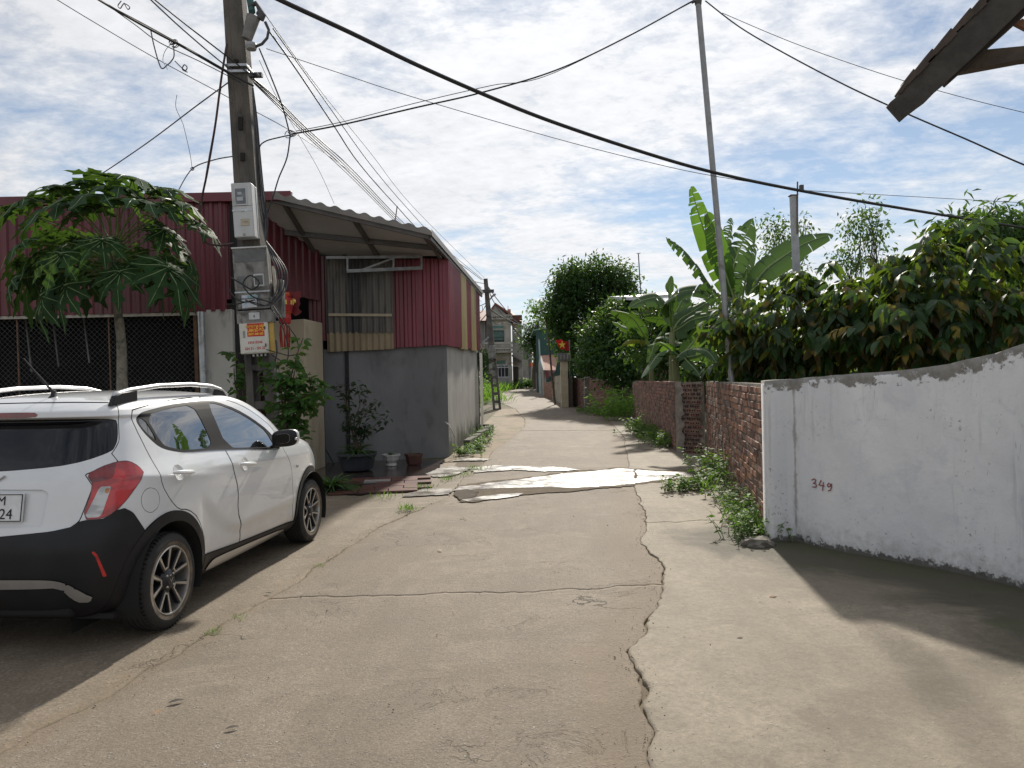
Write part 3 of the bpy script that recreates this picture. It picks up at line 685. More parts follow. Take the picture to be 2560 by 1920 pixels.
def workshop():
    root = thing('workshop', (-7, 12, 0), 'low workshop with maroon sheet metal front above a dark wire mesh opening', 'building')
    Y = 12.0; xr = -4.68; xl = -12.2; z0, z1 = 2.74, 4.50
    x = xr
    while x > xl:                                   # separate sheets, each lapped over the next
        w = 1.08; k = int((xr - x) / w)
        MB().sheet(corr((x - w - .03, Y - .004 * (k % 2)), (x, Y - .004 * (k % 2)), z0 - .03 - .01 * (k % 3), z0 - .03, z1, z1, .155, .03, out=(0, -1, 0))).build('sheet', REDV[k % 3], root, fix=False)
        x -= w
    MB().box(((xl + xr) / 2 + .45, Y - .05, 4.575), (xr - xl + 1.35, .10, .15)).build('fascia', REDSHEET, root, bevel=.006)
    rf = MB(); rf.sheet([[(xl + i * .125, Y + .02, 4.60 + .02 * (i % 2)), (xl + i * .125, Y + 5.2, 4.9 + .02 * (i % 2))] for i in range(61)]); rf.build('roof', mat('faded_red_roof', (.38, .15, .12), (.28, .1, .085), 2, .5), root, fix=False)
    MB().box(((xl + xr) / 2, Y + .03, z0 - .06), (xr - xl, .05, .05)).build('lintel', mat('pale_timber', (.45, .42, .37), (.33, .30, .26), 5, .8), root)
    # dark room behind the wire
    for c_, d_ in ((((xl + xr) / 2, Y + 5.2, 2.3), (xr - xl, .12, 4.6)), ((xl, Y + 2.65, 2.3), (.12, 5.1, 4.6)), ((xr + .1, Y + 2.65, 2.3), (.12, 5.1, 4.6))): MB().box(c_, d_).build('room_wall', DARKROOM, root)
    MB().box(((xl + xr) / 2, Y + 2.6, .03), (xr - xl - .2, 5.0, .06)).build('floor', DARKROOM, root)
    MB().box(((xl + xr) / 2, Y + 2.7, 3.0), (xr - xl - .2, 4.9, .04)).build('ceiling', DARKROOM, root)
    for u_, y_, h_ in ((70, 14.0, 1.15), (138, 14.3, 1.05), (215, 14.1, 1.0)):          # pale steel hangers inside
        p = P(u_, 800, y_); MB().bar((p.x - .05, p.y, 2.95), (p.x + .05, p.y, 2.98 - h_), .03).build('hanger', STEEL, root)
    # chain link in a frame
    dl = .062 * 1.414; mb = MB(); zl, zh = .05, 2.66
    def wire(x0, s, dy):
        a0 = (x0, zl); a1 = (x0 + s * (zh - zl), zh)
        def clip(p, q):
            (ax, az), (bx, bz) = p, q
            if max(ax, bx) < xl + .1 or min(ax, bx) > xr - .02: return None
            t0, t1 = 0, 1
            for lim, sg in ((xl + .1, 1), (xr - .02, -1)):
                da, db_ = sg * (ax - lim), sg * (bx - lim)
                if da < 0: t0 = max(t0, da / (da - db_))
                if db_ < 0: t1 = min(t1, da / (da - db_))
            return ((ax + (bx - ax) * t0, az + (bz - az) * t0), (ax + (bx - ax) * t1, az + (bz - az) * t1))
        c = clip(a0, a1)
        if c: mb.tube([(c[0][0], Y + dy, c[0][1]), (c[1][0], Y + dy, c[1][1])], .0022, 4, cap=False)
    i = xl - 3
    while i < xr + 3: wire(i, 1, .06); wire(i, -1, .064); i += dl
    tag(mb.build('chain_link', mat('dull_wire', (.26, .265, .27), (.18, .18, .19), 20, .5, metal=.4), root, fix=False), kind='stuff')
    for u_ in (42, 272, -190): 
        p = P(u_, 900, Y); MB().bar((p.x, Y + .075, .02), (p.x - .03, Y + .075, 2.68), .022).build('post', RUST, root)
    p = P(490, 900, Y); MB().bar((p.x, Y + .07, 0), (p.x - .02, Y + .07, 2.70), .06).build('post', RUST, root)
    p = P(509, 900, Y - .06); MB().tube([(p.x + .02, Y - .08, 0), (p.x - .02, Y - .08, 2.70)], .055, 14).build('post', GALV, root, True)
    # pale masonry pier
    a = P(514, 900, Y - .02); b = P(581, 900, Y - .02)
    MB().box(((a.x + b.x) / 2 - .02, Y + .14, 1.37), (b.x - a.x + .05, .3, 2.74)).build('pier', PALEWALL, root, bevel=.01)
workshop()

def gateway():
    root = thing('gateway', (-4.1, 12.4, 0), 'dim gateway between the workshop and the grey shed with beige pillars', 'gateway')
    p = P(590, 850, 12.3)
    MB().box((p.x + .0, 12.5, 1.44), (.34, .34, 2.88)).build('pillar', BEIGE, root, bevel=.012)
    a = P(668, 900, 12.4); c = P(763, 900, 12.05); b = P(792, 900, 12.55)
    pts = [(a.x, a.y), (c.x, c.y), (b.x, b.y), (b.x + .02, b.y + .35), (a.x, a.y + .4)]
    zt = 2.56; MB().prism([(x, y, 0) for x, y in pts], (0, 0, zt)).build('pillar', BEIGE, root, bevel=.012)
    # red sheet return under the canopy, its lower edge falling to the right
    A = (-4.66, 12.02); A2 = P(620, 700, 12.25); B2 = P(800, 700, 13.55)
    MB().sheet(corr((-4.80, 12.035), (A2.x, A2.y), 2.9, 2.95, 4.5, 4.5, .155, .03, out=(0, -1, 0))).build('sheet', REDSHEET, root, fix=False)
    MB().sheet(corr((A2.x, A2.y), (B2.x, B2.y), 3.16, 3.02, 4.5, 4.35, .155, .03, out=(0, -1, 0))).build('sheet', REDSHEET, root, fix=False)
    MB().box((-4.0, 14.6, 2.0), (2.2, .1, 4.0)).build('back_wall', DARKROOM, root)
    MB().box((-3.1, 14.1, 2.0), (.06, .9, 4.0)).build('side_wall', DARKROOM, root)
    MB().bar((-4.5, 12.9, .02), (-4.5, 12.9, 2.6), .05).build('door_jamb', RUST, root)
    MB().box((-3.95, 13.0, 1.05), (1.1, .05, 2.1)).build('door', mat('dark_red_door', (.08, .02, .022), (.05, .015, .018), 4, .5), root)
gateway()
def plaque():
    p = P(598, 870, 12.2); q = P(608, 910, 12.2)
    root = thing('number_plaque', (p.x, 12.3, q.z), 'small blue enamel house number plaque on the beige pillar behind the pole', 'plaque')
    MB().box((p.x + .02, 12.318, p.z), (.20, .018, .28)).build('plate', mat('blue_enamel', (.02, .07, .35), None, 5, .3), root, bevel=.004)
    me = text_mesh('0', .22, Matrix.Translation((p.x + .0, 12.305, p.z)) @ Matrix.Rotation(R(90), 4, 'X'), font_bold=True)
    link('numeral', me, mat('white_enamel', (.8, .8, .8), None, 5, .4), root)
plaque()

def shed():
    root = thing('shed', (-2, 14, 0), 'grey rendered shed with maroon and yellowed sheet cladding under a sloping canopy roof', 'building')
    cn = (-1.25, 14.1); lf = (-3.52, 13.6); fr = (-.93, 20.2)
    def wall(a, b, za, zb, th, name='wall', m=GREYRENDER):
        a = Vector((*a, 0)); b = Vector((*b, 0)); d = (b - a).normalized(); n = Vector((d.y, -d.x, 0))
        if n.dot(-(a + b)) < 0: n = -n
        k = 14; rows = []
        for i in range(k + 1):
            t = i / k; p = a.lerp(b, t); z = za + (zb - za) * t; w = n * (.008 * vnoise(i * .9, 3))
            rows.append([tuple(p + w + Vector((0, 0, zz))) for zz in np.linspace(-.05, z, 10)] + [tuple(p - n * th + Vector((0, 0, z))), tuple(p - n * th + Vector((0, 0, -.05)))])
        mb = MB(); mb.sheet(rows); return mb.build(name, m, root, True)
    wall(lf, cn, 2.12, 2.19, .18)
    # damp side wall: moss climbs from the planter
    m, nt, b = _nodes('mossy_grey_render'); t = NT(nt); co = t.coord()
    col = t.mix(t.ramp(t.noise(co, 1.4, 6, .6), .3, .7), (.42, .41, .385), (.33, .32, .30))
    col = t.mix(t.ramp(t.noise(co, 3., 7, .65, .3, (1, 1, .22)), .54, .74, 0, .55), col, (.17, .165, .15))
    se = t.n('ShaderNodeSeparateXYZ'); t.l(co, se.inputs[0])
    ms = t.ramp(t.mth('SUBTRACT', t.mth('MULTIPLY', t.noise(co, 2.2, 7, .65), 1.5), se.outputs[2]), .12, .62); col = t.mix(ms, col, (.055, .065, .03))
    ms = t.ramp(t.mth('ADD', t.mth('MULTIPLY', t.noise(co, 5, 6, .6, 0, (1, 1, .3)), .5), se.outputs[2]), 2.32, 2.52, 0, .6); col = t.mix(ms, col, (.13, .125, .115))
    t.l(col, b.inputs['Base Color']); b.inputs['Roughness'].default_value = .88; t.bump(t.noise(co, 20, 6, .6), .5, .005, b)
    wall(cn, fr, 2.19, 2.32, .18, m=m)
    wall((fr[0] + .06, fr[1] - .28), (fr[0] + .1, fr[1] + .5), 2.25, 2.25, .3, 'pilaster', mat('pale_render', (.47, .46, .43), (.38, .37, .35), 2, .85, bump=.3))
    wall(fr, (-5.5, 20.6), 3.6, 3.6, .15, 'rear_wall')
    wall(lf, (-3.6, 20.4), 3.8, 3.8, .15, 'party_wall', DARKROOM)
    # cladding sheets, front
    def lerp2(a, b, t): return (a[0] + (b[0] - a[0]) * t, a[1] + (b[1] - a[1]) * t)
    off_ = .05
    f0 = (lf[0] + .02, lf[1] - off_); f1 = (cn[0] + .03, cn[1] - off_)
    def front(t0, t1, zb0, zb1, zt, m, pitch, dy=0, name='sheet', rd=False):
        a = lerp2(f0, f1, t0); b_ = lerp2(f0, f1, t1)
        return MB().sheet(corr((a[0], a[1] - dy), (b_[0], b_[1] - dy), zb0, zb1, zt, zt, pitch, .032, out=(0, -1, 0), round_=rd)).build(name, m, root, fix=False)
    front(-.11, .035, 2.28, 2.28, 3.86, REDSHEET, .155, -.02)
    front(.025, .30, 2.42, 2.42, 3.80, DIRTYSHEET, .115, .02, rd=True); front(.285, .56, 2.42, 2.42, 3.80, DIRTYSHEET, .115, .035, rd=True); front(.03, .555, 2.07, 2.11, 2.44, TANSHEET, .115, .012, rd=True)
    front(.545, .78, 2.13, 2.155, 3.82, REDC[1], .155, .02); front(.77, 1.0, 2.155, 2.18, 3.84, REDCLAD, .155, .03)
    # pale batten seen through the sheet
    a = lerp2(f0, f1, .05); b_ = lerp2(f0, f1, .55); MB().bar((a[0], a[1] - .07, 2.76), (b_[0], b_[1] - .075, 2.75), .02, .05).build('batten', mat('pale_batten', (.42, .36, .26), None, 8, .8), root)
    # side
    s0 = (cn[0] + off_, cn[1] - .02); s1 = (fr[0] + off_, fr[1] + .1)
    seg = [(0, .30, REDCLAD), (.29, .46, YELSHEET), (.455, .64, REDC[2]), (.635, .80, YELSHEET), (.795, 1.0, REDC[1])]
    for i, (t0, t1, m_) in enumerate(seg):
        a = lerp2(s0, s1, t0); b_ = lerp2(s0, s1, t1); d = .012 * (i % 2)
        MB().sheet(corr((a[0] + d, a[1]), (b_[0] + d, b_[1]), 2.16 + .16 * t0 - .03 * (i % 2), 2.16 + .16 * t1 - .03 * (i % 2), 3.85, 3.9, .155, .03, out=(1, 0, 0))).build('sheet', m_, root, fix=False)
    # gable infill above the front cladding and at the back
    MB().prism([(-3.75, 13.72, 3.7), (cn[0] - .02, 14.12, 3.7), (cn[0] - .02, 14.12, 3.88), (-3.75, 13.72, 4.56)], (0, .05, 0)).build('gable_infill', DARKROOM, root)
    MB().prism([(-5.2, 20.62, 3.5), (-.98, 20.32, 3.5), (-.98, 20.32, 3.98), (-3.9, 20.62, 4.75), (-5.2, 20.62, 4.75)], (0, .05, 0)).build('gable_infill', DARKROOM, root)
    # corner flashing
    MB().bar((cn[0] + .055, cn[1] - .06, 2.16), (cn[0] + .045, cn[1] - .06, 3.86), .05).build('flashing', REDCLAD, root)
    # canopy roof: ribs run down the slope
    def rz(x, y): return 3.93 + .02 * (y - 12) * .4 + (-1.30 + (y - 12) * .053 - x) * .255
    def eave(y): return -1.27 + (y - 12) * .055
    ys = np.arange(11.92, 20.95, .0475)
    for k, (ya, yb) in enumerate(((11.92, 14.25), (14.2, 16.6), (16.55, 18.9), (18.85, 20.95))):
        yy = [y for y in np.arange(ya, yb, .0475)]
        rows = [[(x, y, rz(x, y) + .022 * math.sin(y * 2 * math.pi / .19) + .012 * (k % 2) + .03) for x in np.linspace(eave(y), -3.9, 8)] for y in yy]
        MB().sheet(rows).build('roof_sheet', mat('grey_roof_sheet', (.30, .29, .28), (.21, .2, .195), 1.5, .6, bump=.2, stain=(.13, .12, .11), stain_scale=2.2), root, True, fix=False)
    rows = [[(x, 11.90, rz(x, 12) - .05), (x, 11.89, rz(x, 12) + .045 + .022 * math.sin(x * 2 * math.pi / .24))] for x in np.arange(-3.85, eave(12) + .02, .02)]
    MB().sheet(rows).build('verge_flashing', mat('verge_sheet', (.26, .24, .23), (.19, .18, .17), 2, .6), root, fix=False)
    CE = mat('soffit_sheet', (.50, .50, .51), (.42, .42, .43), 1.2, .7)
    def sz(x, y):                                   # boarded ceiling falls from the front edge back to the wall head
        t = min(1, max(0, (y - 12.0) / 1.75)); return (rz(x, 12) - .02) * (1 - t) + min(rz(x, 13.8) - .05, 3.87) * t
    MB().sheet([[(x, y, sz(x, y)) for x in np.linspace(eave(y) - .03, -4.2, 8)] for y in np.linspace(11.95, 13.85, 12)]).build('soffit', CE, root, fix=False)
    BEAM = mat('painted_beam', (.12, .115, .115), (.09, .085, .085), 4, .6)
    def beam(a, b_, w=.07, h=.10): MB().bar(a, b_, w, h).build('beam', BEAM, root)
    for x in (eave(12) - .12, -2.55, -3.7): beam((x, 11.98, sz(x, 12) - .045), (x + .09, 13.72, sz(x + .09, 13.72) - .045), .06, .08)
    for y in (12.0, 12.9): beam((eave(y) - .05, y, sz(eave(y) - .05, y) - .05), (-4.0, y, sz(-4.0, y) - .05), .06, .08)
    beam((eave(12) - .04, 12, rz(eave(12), 12) - .06), (eave(20.9) - .04, 20.9, rz(eave(20.9), 20.9) - .06), .05, .10)
    MB().sheet([[(eave(y) + .004, y, rz(eave(y), y) + .06), (eave(y) + .012, y, rz(eave(y), y) - .05)] for y in np.linspace(11.92, 20.95, 30)]).build('eave_trim', mat('verge_sheet', (.26, .24, .23)), root, fix=False)
    # bracket frame on the wall below the canopy
    q = [P(867, 678, 13.35), P(1056, 670, 13.62), P(1056, 642, 13.62), P(815, 644, 13.3)]
    mb = MB(); mb.bar(q[0], q[1], .045, .06); mb.bar(q[3], q[2], .04, .05)
    for a_, b_ in ((P(869, 678, 13.36), P(869, 643, 13.36)), (P(984, 673, 13.52), P(984, 642, 13.52)), (P(1054, 671, 13.62), P(1054, 641, 13.62)), (P(905, 675, 13.4), P(985, 645, 13.52))): mb.bar(a_, b_, .035)
    mb.build('bracket_frame', STEEL, root)
    MB().bar(P(985, 574, 16), P(993, 515, 16), .02).build('rod', RUST, root)
    MB().tube([P(801, 870, 13.4), P(806, 1000, 13.38), P(812, 1120, 13.36), P(835, 1160, 13.2)], .012, 6).build('hose', mat('green_hose', (.02, .06, .05), None, 5, .5), root, True)
    MB().tube([P(1113, 1055, 13.98), P(1122, 1062, 13.95), P(1131, 1078, 13.93), P(1137, 1092, 13.9), P(1140, 1120, 13.9)], .012, 6).build('pipe', mat('white_pipe', (.5, .48, .44), None, 8, .6), root, True)
shed()

def lantern():
    Y = 11.78; ctr = P(722, 770, Y)
    RED = mat('lantern_red', (.42, .018, .018), (.25, .012, .014), 9, .5); ORG = mat('lantern_orange', (.55, .10, .03), (.42, .06, .02), 9, .5); GLD = mat('lantern_gold', (.72, .48, .12), (.5, .3, .06), 30, .35, metal=.6)
    x, z = ctr.x, P(722, 800, Y).z; s = 1 / 154.
    root = thing('hanging_lantern', (x, Y, z), 'red and gold festive lantern with long red tassels hanging behind the pole', 'lantern')
    def zc(v): return P(712, v, Y).z
    cx = P(712, 800, Y).x
    T = lambda zz: Matrix.Translation((cx, Y, zz))
    MB().lathe([(.0, .03), (.085, .03), (.10, .0), (.085, -.035), (0, -.035)], 12, T(zc(736))).build('top_ring', ORG, root, True)
    MB().lathe([(.085, .0), (.13, -.05), (.14, -.16), (.12, -.25), (.08, -.27)], 8, T(zc(740))).build('drum', RED, root)
    for k in range(8):
        a = k * math.pi / 4 - math.pi / 8; MB().box((cx + .136 * math.cos(a), Y + .136 * math.sin(a), zc(757)), (.012, .05, .07), rz=a).build('gold_motif', GLD, root)
    MB().lathe([(.0, .03), (.09, .03), (.115, .0), (.09, -.03), (0, -.03)], 12, T(zc(781))).build('lower_ring', ORG, root, True)
    MB().lathe([(.10, .0), (.105, -.07), (.09, -.15), (.06, -.17)], 10, T(zc(786))).build('skirt', RED, root)
    for k in range(9):
        a = k * 2 * math.pi / 9; px, py = cx + .07 * math.cos(a), Y + .07 * math.sin(a); L_ = .36 + .06 * rnd.random()
        t = MB().tube([(px, py, zc(808)), (px + rnd.uniform(-.01, .01), py, zc(808) - L_ / 2), (px + rnd.uniform(-.015, .015), py, zc(808) - L_)], [.006, .013, .010], 6).build('tassel', RED, root, True)
        MB().lathe([(0, .012), (.011, .004), (.011, -.004), (0, -.012)], 8, Matrix.Translation((px, py, zc(812)))).build('bead', mat('pale_bead', (.75, .68, .6), None, 5, .4), t, True)
    # scalloped red board beside it
    pts = [(722,727),(738,730),(752,727),(752,742),(747,750),(750,760),(745,768),(748,775),(754,778),(748,785),(738,790),(728,782),(722,770),(726,755)]
    b = MB().prism([P(u_, v_, Y + .12) for u_, v_ in pts], (0, .03, 0)); tr = thing('hanging_ornament', P(738, 790, Y + .12), 'ragged dark red ornament board with a gold patch hanging beside the lantern', 'ornament')
    b.build('board', mat('ornament_red', (.20, .015, .02), (.13, .012, .018), 9, .5), tr)
    q = P(733, 753, Y + .10); MB().lathe([(0, .012), (.03, .008), (.045, 0)], 10, Matrix.Translation(q) @ Matrix.Rotation(R(90), 4, 'X')).build('gold_patch', GLD, tr, True)
lantern()

def kerb():
    a = G(1166, 1120); b = G(1229, 1074); mb = MB()
    m = mat('mossy_kerb', (.15, .145, .12), (.085, .09, .06), 4, .95, bump=.9, bscale=30, stain=(.05, .065, .025), stain_scale=3)
    d = (b - a); n = 7
    root = thing('planter_kerb', a, 'mossy concrete kerb edging the fern strip along the shed', 'kerb')
    for i in range(n):
        p = a + d * ((i + .5) / n); L_ = d.length / n - .012
        mb = MB(); mb.box((p.x, p.y, terrain(p.y) + .075 + rnd.uniform(-.01, .01)), (L_, .14, .17), rz=math.atan2(d.y, d.x) + rnd.uniform(-.03, .03)); mb.build('kerb_block', m, root, bevel=.015)
    e = Vector((-1.14, b.y + .1, 0)); mb = MB(); mb.bar((b.x, b.y, terrain(b.y) + .07), (e.x, e.y, terrain(b.y) + .07), .12, .16); mb.build('kerb_block', m, root, bevel=.015)
kerb()
# ------------------------------------------------------------------ the parked car
# ---- car body surface (local metres: x forward from the rear axle, y to the right, z up)
CAR_KEYS = np.array([
 # z     W     xr     xf    nr   nf
 (0.19, .700, -.40, 2.95, 6.0, 4.0),
 (0.24, .760, -.47, 3.02, 6.0, 4.0),
 (0.32, .792, -.53, 3.07, 6.0, 4.0),
 (0.45, .803, -.565, 3.10, 6.0, 4.0),
 (0.58, .808, -.57, 3.10, 6.0, 4.0),
 (0.67, .810, -.556, 3.07, 6.0, 4.2),
 (0.74, .808, -.535, 3.03, 6.0, 4.4),
 (0.82, .803, -.52, 2.96, 6.0, 4.6),
 (0.90, .793, -.505, 2.83, 6.0, 4.8),
 (0.955,.780, -.49, 2.64, 6.0, 5.0),
 (0.99, .766, -.475, 2.44, 6.0, 5.2),
 (1.02, .752, -.46, 2.26, 6.0, 5.6),
 (1.06, .734, -.44, 2.10, 6.0, 6.0),
 (1.15, .699, -.39, 1.94, 6.0, 7.0),
 (1.24, .662, -.34, 1.76, 6.0, 8.0),
 (1.295,.636, -.312, 1.64, 6.0, 8.0),
 (1.315,.626, -.375, 1.59, 6.0, 8.0),
 (1.345,.608, -.37, 1.50, 6.0, 8.0),
 (1.372,.588, -.32, 1.40, 6.0, 7.5),
 (1.396,.556, -.26, 1.28, 6.0, 7.0),
 (1.414,.510, -.21, 1.15, 5.0, 6.0),
 (1.430,.450, -.15, .96, 4.5, 5.0),
 (1.444,.360, -.06, .84, 4.0, 4.0),
 (1.454,.250, .08, .74, 3.5, 3.5),
 (1.460,.130, .25, .64, 3.0, 3.0),
 (1.462,.010, .42, .52, 2.5, 2.5)])
CAR_KEYS[:, 1] *= .935

def car_levels(sub=6):
    k = CAR_KEYS; n = len(k); out = []
    for i in range(n - 1):
        p0 = k[max(i-1, 0)]; p1 = k[i]; p2 = k[i+1]; p3 = k[min(i+2, n-1)]
        hard = 15 <= i <= 16
        for j in range(sub):
            t = j / sub
            if hard:
                q = p1 + (p2 - p1) * t
            else:
                m1 = (p2 - p0) * .5; m2 = (p3 - p1) * .5
                # limit tangents so nothing overshoots
                d = p2 - p1
                m1 = np.where(m1 * d <= 0, 0, np.sign(d) * np.minimum(abs(m1), 2.5 * abs(d)))
                m2 = np.where(m2 * d <= 0, 0, np.sign(d) * np.minimum(abs(m2), 2.5 * abs(d)))
                t2 = t * t; t3 = t2 * t
                q = (2*t3-3*t2+1)*p1 + (t3-2*t2+t)*m1 + (-2*t3+3*t2)*p2 + (t3-t2)*m2
            out.append(q)
    out.append(k[-1])
    return np.array(out)

def _sst(x, a, b):
    t = np.clip((x - a) / (b - a), 0, 1)
    return t * t * (3 - 2 * t)

def car_crease(x, z):
    # outward offset of the flank: shoulder creases and the hollow above the sill
    zr = .958 - .115 * (x + .2)
    a = .011 * np.exp(-abs(z - zr) / .05) * (1 - _sst(x, .25, .85)) * _sst(x, -.5, -.3)
    zf = .925 - .05 * (x - .5)
    a = a + .010 * np.exp(-abs(z - zf) / .055) * _sst(x, .2, .75) * (1 - _sst(x, 2.3, 2.7))
    zs = .40 + .9 * np.clip(.95 - x, 0, 1) ** 2
    a = a - .020 * (1 - _sst(z, zs - .01, zs + .07)) * _sst(x, .3, .5) * (1 - _sst(x, 1.85, 1.98))
    return a

def car_surface(N=236, sub=6):
    lv = car_levels(sub)
    xm = 1.0
    V = np.zeros((len(lv), N, 3))
    for i, (z, W, xr, xf, nr, nf) in enumerate(lv):
        th = np.linspace(0, np.pi, 900)
        c, s = np.cos(th), np.sin(th)
        xmm = min(max(xm, xr + .02), xf - .02)
        n = np.where(c > 0, nr, nf)
        a = np.where(c > 0, xmm - xr, xf - xmm)
        x = xmm - a * np.sign(c) * abs(c) ** (2 / n)
        y = W * abs(s) ** (2 / n)
        L = np.concatenate([[0], np.cumsum(np.hypot(np.diff(x), np.diff(y)))])
        u = np.linspace(0, L[-1], N // 2 + 1)
        px = np.interp(u, L, x); py = np.interp(u, L, y)
        side = _sst(py / max(W, .01), .7, .95)
        py = py + car_crease(px, z) * side * (z < 1.1)
        xs = np.concatenate([px, px[-2:0:-1]]); ys = np.concatenate([py, -py[-2:0:-1]])
        V[i, :, 0] = xs[:N]; V[i, :, 1] = ys[:N]; V[i, :, 2] = z
    L_ = len(lv)
    idx = np.arange(L_ * N).reshape(L_, N)
    a = idx[:-1]; b = np.roll(a, -1, 1); d = idx[1:]; c = np.roll(d, -1, 1)
    T = np.concatenate([np.stack([a, b, c], -1).reshape(-1, 3), np.stack([a, c, d], -1).reshape(-1, 3)])
    P = V.reshape(-1, 3)
    # smooth vertex normals from the faces
    fn = np.cross(P[T[:, 1]] - P[T[:, 0]], P[T[:, 2]] - P[T[:, 0]])
    Nn = np.zeros_like(P)
    for k in range(3): np.add.at(Nn, T[:, k], fn)
    Nn /= np.maximum(np.linalg.norm(Nn, axis=1, keepdims=True), 1e-12)
    return P, T, Nn
CAR_X, CAR_Y, CAR_PHI = -2.8475, 4.5104, .0868
class Shell:
    """triangle soup with carried normals that can be cut along the zero line of any field"""
    def __init__(s, V, T, N): s.V, s.T, s.N = V, T, N
    def cut(s, f):
        d = f(s.V); d = np.where(abs(d) < 1e-6, 1e-6, d)
        t = s.T; sg = d[t] > 0; k = sg.sum(1)
        ins = [t[k == 0]]; outs = [t[k == 3]]
        V = [s.V]; N = [s.N]; nv = len(s.V); cache = {}
        nV = []; nN = []
        def mid(a, b):
            nonlocal nv
            q = (a, b) if a < b else (b, a)
            if q in cache: return cache[q]
            w = d[a] / (d[a] - d[b]); nV.append(s.V[a] * (1 - w) + s.V[b] * w); nn = s.N[a] * (1 - w) + s.N[b] * w
            nN.append(nn / np.linalg.norm(nn)); cache[q] = nv; nv += 1; return nv - 1
        ai, ao = [], []
        for tri, g in zip(t[(k == 1) | (k == 2)], sg[(k == 1) | (k == 2)]):
            tri = [int(q) for q in tri]; lone_pos = g.sum() == 1
            i = int(np.argmax(g)) if lone_pos else int(np.argmin(g))
            a, b, c = tri[i], tri[(i + 1) % 3], tri[(i + 2) % 3]
            ab, ac = mid(a, b), mid(a, c)
            one = [(a, ab, ac)]; two = [(ab, b, c), (ab, c, ac)]
            if lone_pos: ao += one; ai += two
            else: ai += one; ao += two
        if nV: V.append(np.array(nV)); N.append(np.array(nN))
        V = np.concatenate(V); N = np.concatenate(N)
        e = np.zeros((0, 3), int)
        return (Shell(V, np.concatenate([ins[0], np.array(ai).reshape(-1, 3).astype(int)]), N), Shell(V, np.concatenate([outs[0], np.array(ao).reshape(-1, 3).astype(int)]), N))
    def compact(s):
        u, inv = np.unique(s.T, return_inverse=True); return Shell(s.V[u], inv.reshape(-1, 3), s.N[u])
    def refine(s, f, times=1):
        q = s
        for _ in range(times):
            c = q.V[q.T].mean(1); m = f(c) < 0; t = q.T[m]; n0 = len(q.V); k = len(t)
            mids = [(q.V[t[:, i]] + q.V[t[:, (i + 1) % 3]]) / 2 for i in range(3)]; mn = [q.N[t[:, i]] + q.N[t[:, (i + 1) % 3]] for i in range(3)]
            V = np.concatenate([q.V] + mids); N = np.concatenate([q.N] + [a / np.linalg.norm(a, axis=1, keepdims=True) for a in mn]); a, b, c_ = n0 + np.arange(k), n0 + k + np.arange(k), n0 + 2 * k + np.arange(k)
            T = np.concatenate([q.T[~m], np.stack([t[:, 0], a, c_], 1), np.stack([a, t[:, 1], b], 1), np.stack([c_, b, t[:, 2]], 1), np.stack([a, b, c_], 1)]); q = Shell(V, T, N)
        return q
    def pushed(s, d): return Shell(s.V + s.N * d, s.T, s.N)
    @staticmethod
    def join(*a):
        V = np.concatenate([q.V for q in a]); N = np.concatenate([q.N for q in a]); T = []; b = 0
        for q in a: T.append(q.T + b); b += len(q.V)
        return Shell(V, np.concatenate(T), N)
def poly_sd(P2, poly):
    p = np.asarray(poly); n = len(p); best = np.full(len(P2), 1e9); inside = np.zeros(len(P2), bool)
    for i in range(n):
        a, b = p[i], p[(i + 1) % n]; e = b - a; w = P2 - a
        t = np.clip((w @ e) / (e @ e), 0, 1)[:, None]; best = np.minimum(best, ((w - t * e) ** 2).sum(1))
        c = (a[1] > P2[:, 1]) != (b[1] > P2[:, 1])
        with np.errstate(divide='ignore', invalid='ignore'): xi = a[0] + (P2[:, 1] - a[1]) * (b[0] - a[0]) / (b[1] - a[1] if b[1] != a[1] else 1e-9)
        inside ^= c & (P2[:, 0] < xi)
    d = np.sqrt(best); return np.where(inside, -d, d)
def smooth_poly(pts, it=2):
    p = [np.array(q, float) for q in pts]
    for _ in range(it):
        o = []
        for i in range(len(p)):
            a, b = p[i], p[(i + 1) % len(p)]; o += [a * .78 + b * .22, a * .22 + b * .78]
        p = o
    return np.array(p)
def f_side(poly, r=0., it=2, ymin=.3):
    sp = smooth_poly(poly, it) if it else np.array(poly, float)
    def f(V):
        d = poly_sd(V[:, [0, 2]], sp) - r
        return np.where(abs(V[:, 1]) > ymin, d, np.maximum(d, .05))
    return f
def f_rear(poly, r=0., it=1):
    sp = smooth_poly(poly, it) if it else np.array(poly, float)
    def f(V):
        d = poly_sd(np.stack([V[:, 0] + .55 + abs(V[:, 1]), V[:, 2]], 1), sp) - r
        return np.where(V[:, 0] < .3, d, np.maximum(d, .05))
    return f
def f_front(poly, it=2):                                 # plan of the front: (|y|, z), only ahead
    sp = smooth_poly(poly, it)
    def f(V):
        d = poly_sd(np.stack([abs(V[:, 1]), V[:, 2]], 1), sp); return np.where(V[:, 0] > 1.2, d, np.maximum(d, .05))
    return f
def f_circle(x0, z0, r, ymin=.4):
    def f(V):
        d = np.hypot(V[:, 0] - x0, V[:, 2] - z0) - r; return np.where(abs(V[:, 1]) > ymin, d, np.maximum(d, .05))
    return f

